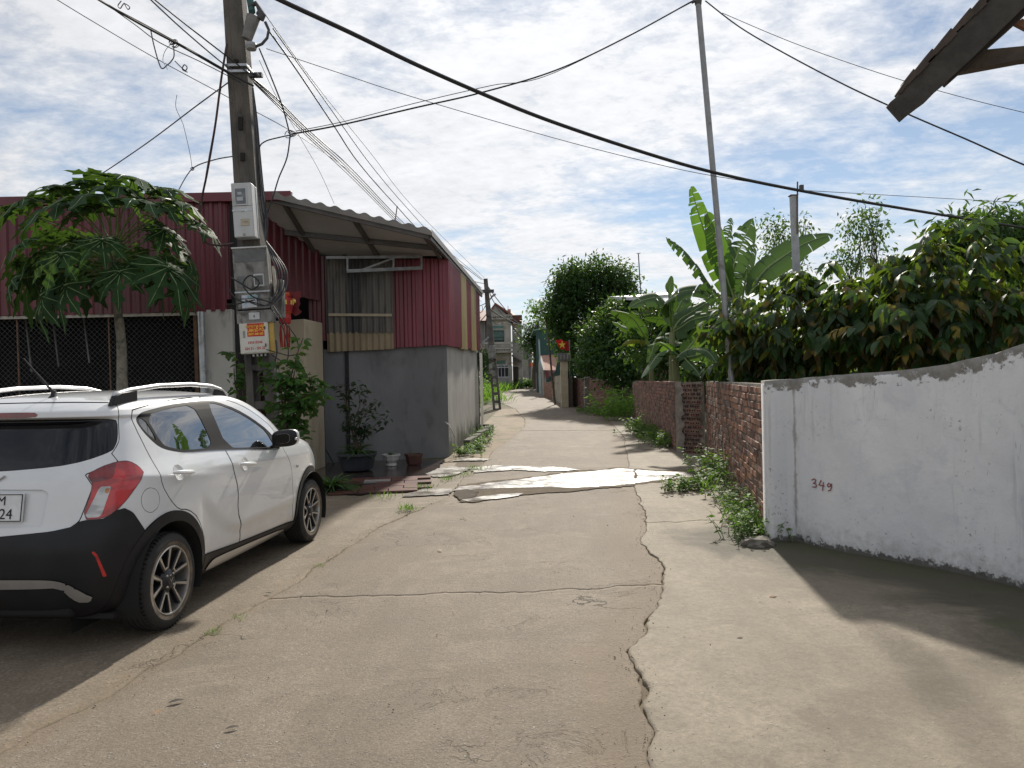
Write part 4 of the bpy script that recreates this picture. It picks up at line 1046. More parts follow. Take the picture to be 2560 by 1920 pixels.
def car_mats():
    M = {}
    m, nt, b = _nodes('white_car_paint'); t = NT(nt); co = t.coord('obj')
    col = t.mix(t.ramp(t.noise(co, 3, 4), .3, .7), (.67, .685, .70), (.64, .655, .67))
    se = t.n('ShaderNodeSeparateXYZ'); t.l(co, se.inputs[0])
    du = t.ramp(t.mth('ADD', se.outputs[2], t.mth('MULTIPLY', t.noise(co, 7, 5, .6), .25)), .66, .34, 0, .5)
    col = t.mix(du, col, (.5, .46, .40)); t.l(col, b.inputs['Base Color'])
    b.inputs['Roughness'].default_value = .32; b.inputs['Coat Weight'].default_value = 1; b.inputs['Coat Roughness'].default_value = .025; M['paint'] = m
    M['black'] = mat('black_plastic', (.014, .014, .016), (.010, .010, .012), 12, .5, spec=.35, bump=.25, bscale=260, bdist=.001, kind='obj')
    M['dusty'] = mat('dusty_black_plastic', (.013, .014, .017), (.010, .010, .012), 5, .5, spec=.35, bump=.2, bscale=200, bdist=.001, stain=(.07, .06, .046), stain_scale=2.4, stain_lo=.66, stain_hi=.85, kind='obj')
    M['gap'] = mat('panel_gap', (.008, .008, .009), None, 5, .8)
    M['trim'] = mat('satin_black_trim', (.010, .010, .012), None, 8, .55, spec=.12, kind='obj')
    M['silver'] = mat('satin_silver', (.55, .55, .56), (.48, .48, .49), 6, .32, metal=.85, kind='obj')
    M['chrome'] = mat('bright_strip', (.20, .20, .21), None, 6, .2, metal=1.0, kind='obj')
    def glass(name, base, ior, rough=.015):
        g, nt, b = _nodes(name); b.inputs['Base Color'].default_value = (*base, 1); b.inputs['Roughness'].default_value = rough; b.inputs['IOR'].default_value = ior
        b.inputs['Coat Weight'].default_value = .35 if ior < 1.5 else 1.; b.inputs['Coat IOR'].default_value = 1.5 if ior < 1.5 else 1.8; b.inputs['Coat Roughness'].default_value = .01
        t = NT(nt); t.bump(t.noise(t.coord('obj'), 2.2, 2), .05, .02, b); return g
    M['glass'] = glass('tinted_glass', (.008, .009, .010), 2.0); M['rearglass'] = glass('dark_tinted_glass', (.006, .007, .010), 1.35, .03)
    def lens(name, c, em=0):
        g, nt, b = _nodes(name); t = NT(nt); co = t.coord('obj')
        b.inputs['Roughness'].default_value = .12; b.inputs['Coat Weight'].default_value = 1.; b.inputs['Coat Roughness'].default_value = .02
        v = t.noise(co, 7, 2, .5, .0, (1, 1, 2.5)); t.l(t.mix(t.ramp(v, .42, .58), c, tuple(q * .62 for q in c)), b.inputs['Base Color']); w = t.n('ShaderNodeTexWave', bands_direction='Z'); w.inputs['Scale'].default_value = 60; t.l(co, w.inputs[0]); t.bump(w.outputs[0], .12, .002, b); return g
    M['red'] = lens('red_lens', (.50, .010, .012)); M['darkred'] = lens('dark_red_lens', (.20, .008, .010)); M['clear'] = lens('clear_lens', (.55, .56, .57)); M['amber'] = lens('amber_lens', (.5, .2, .05))
    M['tyre'] = mat('tyre_rubber', (.026, .025, .024), (.018, .018, .018), 9, .8, bump=.3, bscale=60, bdist=.002, stain=(.075, .062, .048), stain_scale=4, stain_lo=.55, stain_hi=.75, kind='obj')
    M['dirt'] = mat('brown_bead_dust', (.17, .135, .095), (.08, .065, .05), 12, .9, kind='obj')
    M['alloy'] = mat('machined_alloy', (.52, .50, .47), (.42, .40, .37), 14, .3, metal=.8, kind='obj')
    M['alloydark'] = mat('dark_alloy', (.028, .028, .032), (.02, .02, .023), 10, .38, metal=.3, kind='obj')
    M['plate'] = mat('white_plate', (.72, .73, .74), None, 10, .4, kind='obj'); M['ink'] = mat('plate_ink', (.02, .02, .022), None, 10, .5)
    M['liner'] = mat('wheel_well', (.010, .010, .010), None, 5, .9)
    return M

def build_car():
    K = car_mats()
    V, T, N = car_surface(); N = -N
    A = np.array([[math.sin(CAR_PHI), math.cos(CAR_PHI)], [math.cos(CAR_PHI), -math.sin(CAR_PHI)]])   # x forward, y right -> world plan
    root = thing('parked_car', (CAR_X, CAR_Y, 0), 'small white hatchback with black bumper and roof rails parked at the left', 'car')
    def W(p): return Vector((CAR_X + A[0, 0] * p[0] + A[1, 0] * p[1], CAR_Y + A[0, 1] * p[0] + A[1, 1] * p[1], p[2]))
    ROT = Matrix(((A[0, 0], A[1, 0], 0, CAR_X), (A[0, 1], A[1, 1], 0, CAR_Y), (0, 0, 1, 0), (0, 0, 0, 1)))   # mirrored frame
    def put(name, sh, m, parent=None, only=None, label=None):
        sh = sh.compact()
        if only is not None:
            c = sh.V[sh.T].mean(1); sh = Shell(sh.V, sh.T[(c[:, 1] > 0) if only > 0 else (c[:, 1] < 0)], sh.N).compact()
        if len(sh.T) == 0: return None
        P3 = np.c_[sh.V[:, :2] @ A, sh.V[:, 2]]; N3 = np.c_[sh.N[:, :2] @ A, sh.N[:, 2]]
        me = np_mesh(name, np.c_[P3[:, 0] + 0, P3[:, 1] + 0, P3[:, 2]], sh.T)
        me.polygons.foreach_set('use_smooth', [True] * len(me.polygons))
        if len(me.vertices) == len(N3): me.normals_split_custom_set_from_vertices([tuple(q) for q in N3])
        par = parent or root
        o = bpy.data.objects.new(name, me); C.objects.link(o); me.materials.append(m); o.parent = par
        if label: o['label'] = label
        return o
    def fin(mb, name, m, parent=None, smooth=True, bevel=0):
        """mesh builder given in car coordinates"""
        mb.v = [tuple(W(q)) for q in mb.v]; o = mb.build(name, m, None, smooth, bevel)
        par = parent or root; o.parent = par; o.matrix_parent_inverse = world_mat(par).inverted(); return o
    S = Shell(V, T, N)
    # wheel openings
    AR = (-.005, .300); AF = (2.385, .300)
    for c in (AR, AF): S = S.cut(f_circle(*c, .352))[1]
    liner = Shell(V, T, N)
    # dark inner body just behind the skin closes every gap
    inner = S.pushed(-.02)
    put('inner_body', inner, K['gap'])
    clad = []
    for c, r in ((AR, .405), (AF, .398)):
        a, S = S.cut(f_circle(c[0] - .008, c[1] + .012, r)); clad.append(a)
    # rear bumper
    BUMP = [(-.1, .668), (.086, .677), (.382, .702), (.515, .724), (.562, .757), (.725, .755), (.852, .806), (.935, .765), (1.05, .622), (1.10, .52), (1.16, .1), (-.1, .1)]
    bump, S = S.cut(f_rear(BUMP, 0, 0))
    # sill cladding
    SILL = [(.30, .358), (.38, .352), (.92, .318), (1.97, .272), (2.05, .27), (2.05, .05), (.30, .05)]
    sill, S = S.cut(f_side(SILL, 0, 0))
    # windows and their black surround
    DLO = [(-.068, 1.275), (-.03, 1.312), (.02, 1.328), (.30, 1.357), (.60, 1.371), (.80, 1.374), (.95, 1.363), (1.20, 1.295), (1.41, 1.205), (1.59, 1.108), (1.68, 1.03), (1.70, .935), (1.60, .936), (1.2, .976), (.80, 1.009), (.62, 1.024), (.28, 1.043), (.13, 1.072), (.05, 1.097), (.0, 1.135), (-.05, 1.205)]
    dlo, S = S.cut(f_side(DLO, 0, 1))
    gl_f, dlo = dlo.cut(f_side([(.805, 1.358), (.94, 1.348), (1.186, 1.278), (1.397, 1.186), (1.57, 1.088), (1.60, .96), (1.2, .994), (.825, 1.026)], 0, 1))
    gl_r, dlo = dlo.cut(f_side([(.03, 1.306), (.30, 1.338), (.60, 1.352), (.632, 1.2), (.645, 1.045), (.293, 1.062), (.15, 1.09), (.07, 1.12)], 0, 1))
    gl_q, dlo = dlo.cut(f_side([(-.05, 1.272), (.004, 1.302), (.045, 1.14), (.02, 1.15), (-.035, 1.215)], 0, 1))
    strip, dlo = dlo.cut(f_side([(-.07, 1.2), (.0, 1.125), (.06, 1.094), (.14, 1.068), (.28, 1.047), (.62, 1.030), (.80, 1.014), (1.2, .981), (1.69, .943), (1.72, .90), (.8, .98), (.2, 1.02), (-.05, 1.08)], 0, 1))
    for s in (1, -1):
        put('window', gl_f.pushed(-.004), K['glass'], only=s); put('window', gl_r.pushed(-.004), K['glass'], only=s); put('quarter_window', gl_q.pushed(-.004), K['glass'], only=s)
        put('window_surround', dlo.pushed(-.001), K['trim'], only=s); put('belt_strip', strip.pushed(.004), K['chrome'], only=s)
    # windscreen
    wsc, S = S.cut(f_front([(-.2, 1.03), (.2, 1.035), (.45, 1.045), (.60, 1.065), (.59, 1.15), (.545, 1.27), (.51, 1.34), (.46, 1.355), (.2, 1.362), (-.2, 1.364)]))
    put('windscreen', wsc.pushed(-.003), K['glass'])
    # rear glass
    RG = [(-.1, 1.305), (.438, 1.305), (.70, 1.302), (.86, 1.296), (.903, 1.285), (.885, 1.18), (.845, 1.125), (.80, 1.108), (.626, 1.070), (.445, 1.044), (.11, 1.022), (-.1, 1.02)]
    rg, S = S.cut(f_rear(RG, 0, 1)); put('rear_window', rg.pushed(-.002), K['rearglass'])
    # tail lamps
    TL = [(.624, .998), (.664, .94), (.569, .757), (.725, .755), (.852, .806), (1.064, .968), (1.019, 1.019), (.942, 1.055), (.848, 1.057), (.733, 1.037)]
    def sharp(p): return p
    S = S.refine(f_rear([(.52, 1.09), (1.10, 1.09), (1.10, .70), (.52, .70)], 0, 0), 1); tl, S = S.cut(f_rear(TL, 0, 1))
    rim_, tl = tl.cut(lambda V_: -(f_rear(TL, -.007, 1)(V_)))
    clr, tl = tl.cut(f_rear([(.705, .930), (.786, .927), (.70, .767), (.590, .768)], 0, 0))
    dk, tl = tl.cut(f_rear([(.55, 1.08), (.85, 1.08), (.82, .99), (.79, .965), (.60, .945)], 0, 0))
    amb, clr = clr.cut(f_rear([(.742, .918), (.775, .917), (.765, .888), (.733, .889)], 0, 0))
    bri, tl = tl.cut(f_rear([(.85, 1.05), (.95, 1.047), (1.01, 1.01), (1.03, .985), (.88, .975)], 0, 0))
    M_b = K['red']
    for s in (1, -1):
        L_ = put('tail_lamp', tl.pushed(.004), K['red'], only=s)
        put('lamp_rim', rim_.pushed(.002), K['darkred'], only=s, parent=L_); put('reversing_lens', clr.pushed(.003), K['clear'], only=s, parent=L_)
        put('dark_lens', dk.pushed(.004), K['darkred'], only=s, parent=L_); put('indicator_lens', amb.pushed(.003), K['amber'], only=s, parent=L_); put('bright_lens', bri.pushed(.004), K['red'], only=s, parent=L_)
    # headlamps (face away)
    hl, S = S.cut(lambda V_: np.where((V_[:, 0] > 2.3), poly_sd(np.stack([V_[:, 0], V_[:, 2]], 1), smooth_poly([(2.48, .94), (2.62, .93), (2.86, .82), (2.98, .74), (2.80, .72), (2.62, .80)], 1)), .05))
    hl_out, hl_in = hl.cut(lambda V_: .32 - abs(V_[:, 1])); S = Shell.join(S, hl_in)
    for s in (1, -1): put('headlamp', hl_out.pushed(.003), K['clear'], only=s)
    # front bumper cladding + grille
    fb, S = S.cut(lambda V_: np.where(V_[:, 0] > 2.3, V_[:, 2] - (.42 - .1 * np.clip(V_[:, 0] - 2.75, -.4, .3)), .05)); put('front_bumper', fb, K['black'])
    # doors: cut out with a real gap
    RD = [(-.080, 1.338), (.02, 1.353), (.151, 1.371), (.45, 1.391), (.748, 1.401), (.766, 1.15), (.774, 1.019), (.804, .881), (.863, .725), (.85, .556), (.943, .40), (.925, .2), (.40, .2), (.42, .42), (.30, .62), (.18, .695), (.077, .712), (-.002, .783), (-.067, .886), (-.072, .989), (-.086, 1.113), (-.094, 1.237)]
    FD = [(.756, 1.401), (.9, 1.396), (1.026, 1.388), (1.2, 1.352), (1.369, 1.298), (1.55, 1.21), (1.69, 1.128), (1.757, 1.05), (1.74, .96), (1.767, .893), (1.874, .779), (1.909, .568), (1.955, .2), (.933, .2), (.951, .40), (.858, .556), (.871, .725), (.812, .881), (.782, 1.019), (.774, 1.15)]
    g = .003
    for nm, PL in (('rear', RD), ('front', FD)):
        band, S = S.cut(f_side(PL, g, 1)); door, _ = band.cut(f_side(PL, -g, 1))
        for s in (1, -1):
            D = put('door', door, K['paint'], only=s)
            x0, z0 = ((.015, .950), (.240, .925)) if nm == 'rear' else ((.897, .899), (1.131, .875))
            ys = .755 * s if nm == 'front' else .748 * s
            mb = MB(); n = 14; pr = []; rr_ = []
            for i in range(n + 1):
                t = i / n; e = math.sin(math.pi * min(1, max(0, t))) ** .35
                pr.append((x0[0] + (z0[0] - x0[0]) * t, ys + s * (.006 + .028 * e), x0[1] + (z0[1] - x0[1]) * t)); rr_.append(.008 + .007 * e)
            mb.tube(pr, rr_, 8); fin(mb, 'door_handle', K['paint'], D)
            # finger hollow as a shallow dark dish
            cx_, cz_ = (x0[0] + z0[0]) / 2 - .01, (x0[1] + z0[1]) / 2
            dish, _ = door.cut(lambda V_: np.hypot((V_[:, 0] - cx_) / .055, (V_[:, 2] - cz_) / .05) - 1)
            dd = dish.compact(); q = np.clip(1 - np.hypot((dd.V[:, 0] - cx_) / .055, (dd.V[:, 2] - cz_) / .05), 0, 1)
            nn = dd.N.copy(); nn[:, 2] += -(dd.V[:, 2] - cz_) * 14; nn[:, 0] += -(dd.V[:, 0] - cx_) * 10; nn /= np.linalg.norm(nn, axis=1, keepdims=True)
            put('handle_dish', Shell(dd.V + dd.N * .0012, dd.T, nn), K['paint'], D, only=s)
    # fuel flap ring
    fl = lambda r: (lambda V_: np.where(V_[:, 1] > .3, np.hypot((V_[:, 0] + .172) / 1.0, (V_[:, 2] - .812) / 1.0) - r, .05))
    ringb, S = S.cut(fl(.0735)); flap, _ = ringb.cut(fl(.0705)); put('fuel_flap', flap, K['paint'])
    # tailgate gap
    TG = [(-.1, 1.402), (.62, 1.398), (.85, 1.392), (.917, 1.372), (.912, 1.30), (.893, 1.17), (.845, 1.118), (.815, 1.108), (.863, 1.052), (.733, 1.030), (.618, .998), (.66, .935), (.562, .757), (.515, .724), (.382, .702), (.086, .677), (-.1, .668)]
    band, S = S.cut(f_rear(TG, g, 0)); tg, _ = band.cut(f_rear(TG, -g, 0))
    inset, tg = tg.cut(f_rear([(-.1, .930), (.372, .925), (.385, .905), (.335, .73), (-.1, .72)], 0, 0))
    tgo = put('tailgate', tg, K['paint']); put('plate_recess', inset.pushed(-.010), K['paint'], tgo)
    put('body_shell', S, K['paint'])
    # spoiler lamp
    st, _ = tg.cut(lambda V_: np.where((V_[:, 0] < -.3) & (V_[:, 2] > 1.305), poly_sd(V_[:, [1, 2]], smooth_poly([(-.125, 1.318), (-.125, 1.338), (-.10, 1.346), (.16, 1.346), (.185, 1.338), (.185, 1.318)], 1)), .05))
    put('brake_light', st.pushed(.003), K['darkred'], tgo)
    # cladding
    for a in clad:
        for s in (1, -1): put('arch_cladding', a.pushed(.010), K['black'], only=s)
    # arch lips and wells
    for c in (AR, AF):
        for s in (1, -1):
            mb = MB(); rows = []
            for i in range(41):
                t = R(-25) + R(230) * i / 40; px, pz = c[0] + .352 * math.cos(t), c[1] + .352 * math.sin(t)
                if pz < .16: pz = .16
                rows.append([(px, s * y_, pz) for y_ in (.765 * .935 + .035, .66, .5, .38)])
            mb.sheet(rows); mb.add([(c[0] - .40, s * .38, .1), (c[0] + .40, s * .38, .1), (c[0] + .40, s * .38, .72), (c[0] - .40, s * .38, .72)], [(0, 1, 2, 3)])
            fin(mb, 'wheel_well', K['liner'])
    SIL = [(.432, .238), (.50, .285), (.56, .298), (1.2, .278), (1.72, .255), (1.87, .226), (1.66, .212), (.62, .228)]
    sv, sill = sill.cut(f_side(SIL, 0, 1))
    for s in (1, -1):
        put('sill_cladding', sill.pushed(.012), K['black'], only=s); put('sill_accent', sv.pushed(.020), K['silver'], only=s)
    # bumper pieces
    bump = bump.refine(f_rear([(.56, .65), (.80, .62), (.80, .40), (.62, .40)], 0, 0), 2)
    rf, bump = bump.cut(f_rear([(.618, .590), (.640, .588), (.664, .565), (.694, .50), (.724, .442), (.698, .438), (.672, .50), (.648, .555)], 0, 0))
    SK = [(-.1, .450), (.30, .452), (.405, .447), (.47, .428), (.523, .400), (.59, .358), (.66, .328), (.60, .310), (.545, .318), (.50, .345), (.46, .385), (.412, .408), (.30, .402), (-.1, .396)]
    sk, bump = bump.cut(f_rear(SK, 0, 1))
    b_ = put('rear_bumper', bump.pushed(.008), K['dusty']); put('skid_trim', sk.pushed(.016), K['silver'], b_)
    for s in (1, -1): put('reflector', rf.pushed(.007), K['red'], b_, only=s)
    mb = MB(); mb.tube([(-.545, .30, .535), (-.551, .30, .535)], .011, 10); fin(mb, 'parking_sensor', K['black'], b_)
    # plate
    c = Vector((-.522, .038, .831)); tl_ = R(10)
    mb = MB(); mb.prism([(-.535, y_, z_) for y_, z_ in ((-.13, .757), (.206, .757), (.206, .909), (-.13, .909))], (.012, 0, 0)); mb.v = [(x_ + (z_ - .83) * .16 + .004, y_, z_) for x_, y_, z_ in mb.v]
    pl_ = fin(mb, 'licence_plate', K['plate'], tgo, False, .003)
    mb = MB(); q = [(-.537, y_, z_) for y_, z_ in ((-.126, .762), (.201, .762), (.201, .904), (-.126, .904))]
    for i in range(4):
        a, b2 = Vector(q[i]), Vector(q[(i + 1) % 4]); mb.bar(a, b2, .004)
    mb.v = [(x_ + (z_ - .83) * .16 + .004, y_, z_) for x_, y_, z_ in mb.v]; fin(mb, 'plate_border', K['ink'], pl_, False)
    for s_, y_, z_, sz_ in (('0M', .108, .868, .070), ('.24', .152, .797, .080)):
        # letters stand on the plate: x right -> +y, y up -> z
        me = text_mesh(s_, sz_, Matrix(((0, 0, -1, 0), (1, 0, 0, y_ - .0), (0, 1, 0, z_), (0, 0, 0, 1))), .0008, False, 'RIGHT')
        for v in me.vertices: v.co = W((-.5375 + (v.co.z - .83) * .16 + .004, v.co.y, v.co.z))
        me.flip_normals(); o = link('plate_lettering', me, K['ink'], pl_)
    # chrome V badge
    mb = MB()
    for s in (1, -1): mb.bar((-.487, .008, .962), (-.481, .008 + s * .055, 1.002), .006, .014, up=(1, 0, 0))
    fin(mb, 'badge', K['silver'], tgo)
    # roof rails
    for s in (1, -1):
        pts = [(-.16, 1.402), (-.13, 1.440), (0, 1.462), (.30, 1.486), (.70, 1.492), (1.0, 1.476), (1.16, 1.447), (1.26, 1.402)]
        d = []
        for i in range(len(pts) - 1):
            for k in range(5): t = k / 5; d.append((pts[i][0] * (1 - t) + pts[i + 1][0] * t, pts[i][1] * (1 - t) + pts[i + 1][1] * t))
        d.append(pts[-1]); rows = []
        for i, (x_, z_) in enumerate(d):
            a_ = d[min(i + 1, len(d) - 1)]; b2 = d[max(i - 1, 0)]; dx, dz = a_[0] - b2[0], a_[1] - b2[1]; l = math.hypot(dx, dz); nx, nz = -dz / l, dx / l
            yy = s * (.498 - .02 * (x_ - .5) ** 2); w = .017; h = .016
            ring = []
            for k in range(10):
                t = 2 * math.pi * k / 10; ring.append((x_ + nx * math.sin(t) * h, yy + math.cos(t) * w, z_ + nz * math.sin(t) * h))
            rows.append(ring)
        mb = MB(); mb.sheet(rows, wrap=True); mb.add(rows[0], [tuple(range(10))]); mb.add(rows[-1], [tuple(range(10))])
        rail = fin(mb, 'roof_rail', K['silver'])
        mb = MB(); mb.prism([(-.20, s * .513, 1.372), (-.16, s * .513, 1.430), (-.10, s * .511, 1.448), (.06, s * .510, 1.462), (.06, s * .510, 1.395)], (0, -s * .030, 0)); fin(mb, 'rail_foot', K['black'], rail, False, .006)
        mb = MB(); mb.prism([(1.02, s * .505, 1.385), (1.08, s * .505, 1.458), (1.18, s * .505, 1.436), (1.28, s * .505, 1.368)], (0, -s * .026, 0)); fin(mb, 'rail_foot', K['black'], rail, False, .006)
    # aerial
    mb = MB(); mb.lathe([(.0, .06), (.012, .055), (.016, .03), (.04, .0), (.045, -.012)], 14, Matrix.Translation((-.13, .10, 1.412)) @ Matrix.Diagonal((1.5, .8, 1, 1))); ab = fin(mb, 'aerial', K['black'])
    mb = MB(); q0 = Vector((-.13, .10, 1.455)); q1 = Vector((-.28, .03, 1.66)); k = 22
    mb.tube([q0.lerp(q1, i / k) for i in range(k + 1)], [.0065 - .002 * i / k + (.0016 if i % 2 else 0) for i in range(k + 1)], 7); fin(mb, 'aerial_whip', K['black'], ab)
    # mirrors
    for s in (1, -1):
        mb = MB(); rows = []
        for i in range(9):
            t = i / 8; sc = [.55, .86, .97, 1.0, 1.0, .95, .85, .62, .25][i]
            ring = []
            for k in range(18):
                a = 2 * math.pi * k / 18; cx_, sx_ = math.cos(a), math.sin(a); e = 3.2
                yy = .80 + .098 * sc * math.copysign(abs(cx_) ** (2 / e), cx_) + .012 * t; zz = 1.035 + .070 * sc * math.copysign(abs(sx_) ** (2 / e), sx_) + .006 * (yy - .8) / .1
                ring.append((1.50 + .135 * t + .03 * (yy - .8) / .1, s * (yy + .035), zz))
            rows.append(ring)
        mb.sheet(rows, wrap=True); mb.add(rows[-1], [tuple(range(18))]); mo = fin(mb, 'wing_mirror', K['silver' if False else 'paint'])
        mb = MB(); mb.add([(1.496 + .03 * ((abs(q[1]) - .835) / .1), q[1], q[2]) for q in rows[0]], [tuple(range(18))]); fin(mb, 'mirror_glass', K['rearglass'], mo, False)
        mb = MB(); r2 = [[(q[0], s * .835 + (q[1] - s * .835) * 1.025, 1.035 + (q[2] - 1.035) * 1.03) for q in rows[j]] for j in (0, 1, 2)]; mb.sheet(r2, wrap=True); fin(mb, 'mirror_bezel', K['black'], mo)
        mb = MB(); mb.prism([(1.52, s * .70, .945), (1.70, s * .70, .935), (1.66, s * .80, .985), (1.54, s * .80, .985)], (0, 0, .022)); fin(mb, 'mirror_arm', K['black'], mo, False, .006)
        mb = MB(); mb.box((1.545, s * .936, 1.03), (.05, .012, .022)); fin(mb, 'mirror_indicator', K['clear'], mo, False, .004)
        mb = MB(); mb.box((1.985, s * .765, .755), (.035, .012, .028)); fin(mb, 'side_repeater', K['clear'], None, False, .004)
    # wheels
    def wheel(x, s):
        yo = s * .735; mb = MB()
        def LM(): return Matrix(((1, 0, 0, x), (0, 0, s, yo), (0, 1, 0, .292), (0, 0, 0, 1)))   # lathe axis -> outwards
        R0 = .292
        prof = [(.208, -.006), (.220, .006), (.245, .009), (.268, .004), (.281, -.008), (.288, -.022)]
        for z_ in (-.040, -.072, -.104, -.136):
            prof += [(R0 - .002, z_ + .014), (R0, z_ + .004), (R0 - .008, z_), (R0 - .008, z_ - .005), (R0, z_ - .009)]
        prof += [(.288, -.165), (.278, -.18), (.25, -.185), (.205, -.178)]
        mb.lathe(prof, 72, LM()); w = fin(mb, 'wheel', K['tyre'])
        # shoulder tread cuts
        mb = MB()
        for k in range(64):
            a = 2 * math.pi * k / 64; M_ = LM() @ Matrix.Rotation(a, 4, 'Z'); mb.box((0, 0, 0), (.020, .0045, .020))
            for i in range(8): mb.v[-8 + i] = tuple(M_ @ (Vector(mb.v[-8 + i]) + Vector((.2835, 0, -.019))))
        tag(fin(mb, 'tread_cuts', K['gap'], w, False), kind='stuff')
        mb = MB(); mb.lathe([(.234, .0085), (.214, .006), (.207, .002)], 64, LM()); fin(mb, 'bead_ring', K['dirt'], w)
        mb = MB(); mb.lathe([(.2085, -.004), (.2085, .003), (.203, .006), (.197, .003), (.194, -.01), (.188, -.05), (.180, -.12)], 64, LM()); rim = fin(mb, 'rim', K['alloy'], w)
        mb = MB(); mb.lathe([(.183, -.10), (.10, -.115), (.0, -.115)], 40, LM()); fin(mb, 'brake_drum', K['gap'], w)
        mb = MB(); mb.lathe([(.0, .0), (.030, .0), (.033, -.004), (.062, -.014), (.075, -.03), (.06, -.10)], 40, LM()); hub = fin(mb, 'hub', K['alloydark'], w)
        def arm(a0, r0, a1, r1, w0, w1, z0, z1, mb, th=.03):
            p, q = Vector((r0 * math.cos(a0), r0 * math.sin(a0), 0)), Vector((r1 * math.cos(a1), r1 * math.sin(a1), 0)); n = Vector((-(q - p).y, (q - p).x, 0)).normalized()
            pts = [(p - n * w0, z0), (q - n * w1, z1), (q + n * w1, z1), (p + n * w0, z0)]
            v = [Vector((a.x, a.y, z)) for a, z in pts] + [Vector((a.x, a.y, z - th)) for a, z in pts]
            mb.add([LM() @ a for a in v], [(0, 1, 2, 3), (7, 6, 5, 4), (0, 4, 5, 1), (1, 5, 6, 2), (2, 6, 7, 3), (3, 7, 4, 0)])
        for k in range(5):
            a = math.pi / 2 + R(16) + k * 2 * math.pi / 5
            md, ms = MB(), MB()
            for sg in (-1, 1):
                arm(a + sg * R(6), .045, a + sg * R(19), .198, .014, .017, -.018, -.004, md)
                arm(a + sg * R(10.5), .075, a + sg * R(18), .200, .004, .010, -.0135, -.0005, ms, .006)
            arm(a - R(13), .082, a + R(13), .082, .006, .006, -.013, -.013, ms, .006)
            sp = fin(md, 'spoke', K['alloydark'], w, False, .003); fin(ms, 'spoke_face', K['alloy'], sp, False, .0015)
        for k in range(4):
            a = math.pi / 4 + k * math.pi / 2; mb = MB(); mb.lathe([(0, .004), (.006, .004), (.008, .001), (.008, -.012)], 8, LM() @ Matrix.Translation((.048 * math.cos(a), .048 * math.sin(a), -.004))); fin(mb, 'wheel_nut', K['alloy'], hub)
        mb = MB()
        for sg in (-1, 1): mb.bar(LM() @ Vector((0, -.010, .0015)), LM() @ Vector((sg * .014, .012, .0015)), .003, .003)
        fin(mb, 'hub_badge', K['alloy'], hub, False)
    for x in (0, 2.385):
        for s in (1, -1): wheel(x, s)
    mb = MB(); mb.box((1.25, 0, .20), (3.3, 1.25, .03)); fin(mb, 'underbody', K['gap'], None, False)
    mb = MB(); mb.box((-.30, 0, .27), (.4, .9, .10)); fin(mb, 'silencer', K['liner'], None, False, .02)
build_car()
# ------------------------------------------------------------------ concrete service pole, meter boxes, steel posts
POLEC = mat('pole_concrete', (.135, .122, .108), (.08, .073, .066), 5, .92, bump=.8, bscale=45, bdist=.006, stain=(.04, .036, .033), stain_scale=2.2, stain_lo=.5, stain_hi=.68, sc=(1, 1, .4))
def h_pole(name, label, base, top, w0, w1, d0, d1, slots, mt, plain_from=.93, parent_parts=True):
    """rectangular concrete pole of two legs joined by rungs, tapering; slots = (z0, z1) fractions left open"""
    base = Vector(base); top = Vector(top); L_ = top - base
    root = thing(name, base, label, 'pole')
    ax = Vector((1, 0, 0)); ay = Vector((0, 1, 0))
    def ring(t, x0, x1, k=1.): 
        c = base + L_ * t; w = (w0 + (w1 - w0) * t) / 2; d = (d0 + (d1 - d0) * t) / 2 * k
        return [c + ax * (x0 * w) - ay * d, c + ax * (x1 * w) - ay * d, c + ax * (x1 * w) + ay * d, c + ax * (x0 * w) + ay * d]
    ts = np.linspace(0, 1, 60)
    for a_, b_ in ((-1, -.42), (.42, 1)):
        mb = MB(); rows = [[q + Vector((.003 * vnoise(t * 90 + i, 2), .003 * vnoise(t * 70 + i, 4), 0)) for i, q in enumerate(ring(t, a_, b_))] for t in ts]; mb.sheet(rows, wrap=True); mb.add(rows[-1], [(0, 1, 2, 3)]); mb.build('leg', mt, root, bevel=.006)
    prev = 0
    for z0, z1 in list(slots) + [(1, 1)]:
        if z0 > prev:
            m2 = MB(); rows = [ring(t, -.44, .44, .94) for t in np.linspace(prev, z0, 4)]; m2.sheet(rows, wrap=True); m2.add(rows[0], [(3, 2, 1, 0)]); m2.add(rows[-1], [(0, 1, 2, 3)]); m2.build('web', mt, root)
        prev = z1
    return root
PB = Vector((-3.19, 9.35, 0)); PT_ = P(584, 0, 9.35) ; lean = (P(587, 0, 9.35) - P(656, 985, 9.35)); PTOP = P(656, 985, 9.35) + lean * 1.30; PBASE = P(656, 985, 9.35) - lean * (P(656, 985, 9.35).z / lean.z)
Zp = PTOP.z
def ptp(z): return PBASE + (PTOP - PBASE) * (z / Zp)
def sl(v0, v1):
    za, zb = P(650, v1, 9.35).z, P(650, v0, 9.35).z; return (za / Zp, zb / Zp)
POLE = h_pole('concrete_pole', 'leaning rectangular concrete power pole with slots, carrying the meter boxes', PBASE, PTOP, .345, .215, .26, .18, sorted([sl(926, 1003), sl(1022, 1060), sl(1100, 1180), sl(870, 912)]), POLEC)
for _v0, _v1 in ((290, 322), (380, 400), (145, 152)):
    _z0, _z1 = P(600, _v1, 9.2).z, P(600, _v0, 9.2).z; _c = ptp((_z0 + _z1) / 2); MB().box((_c.x, _c.y - .086 - .03 * (1 - _z0 / Zp), (_z0 + _z1) / 2), (.055, .05, _z1 - _z0)).build('slot', mat('slot_shadow', (.02, .018, .016), None, 8, .95), POLE)  # solid dark plates on the face, shade inside slots painted as colour
def clampb(z, label):
    c = ptp(z); w = .345 + (.215 - .345) * z / Zp + .02
    tag(MB().box((c.x, c.y, z), (w, .27, .035)).build('pole_clamp', GALV, None, bevel=.004), label, 'clamp')
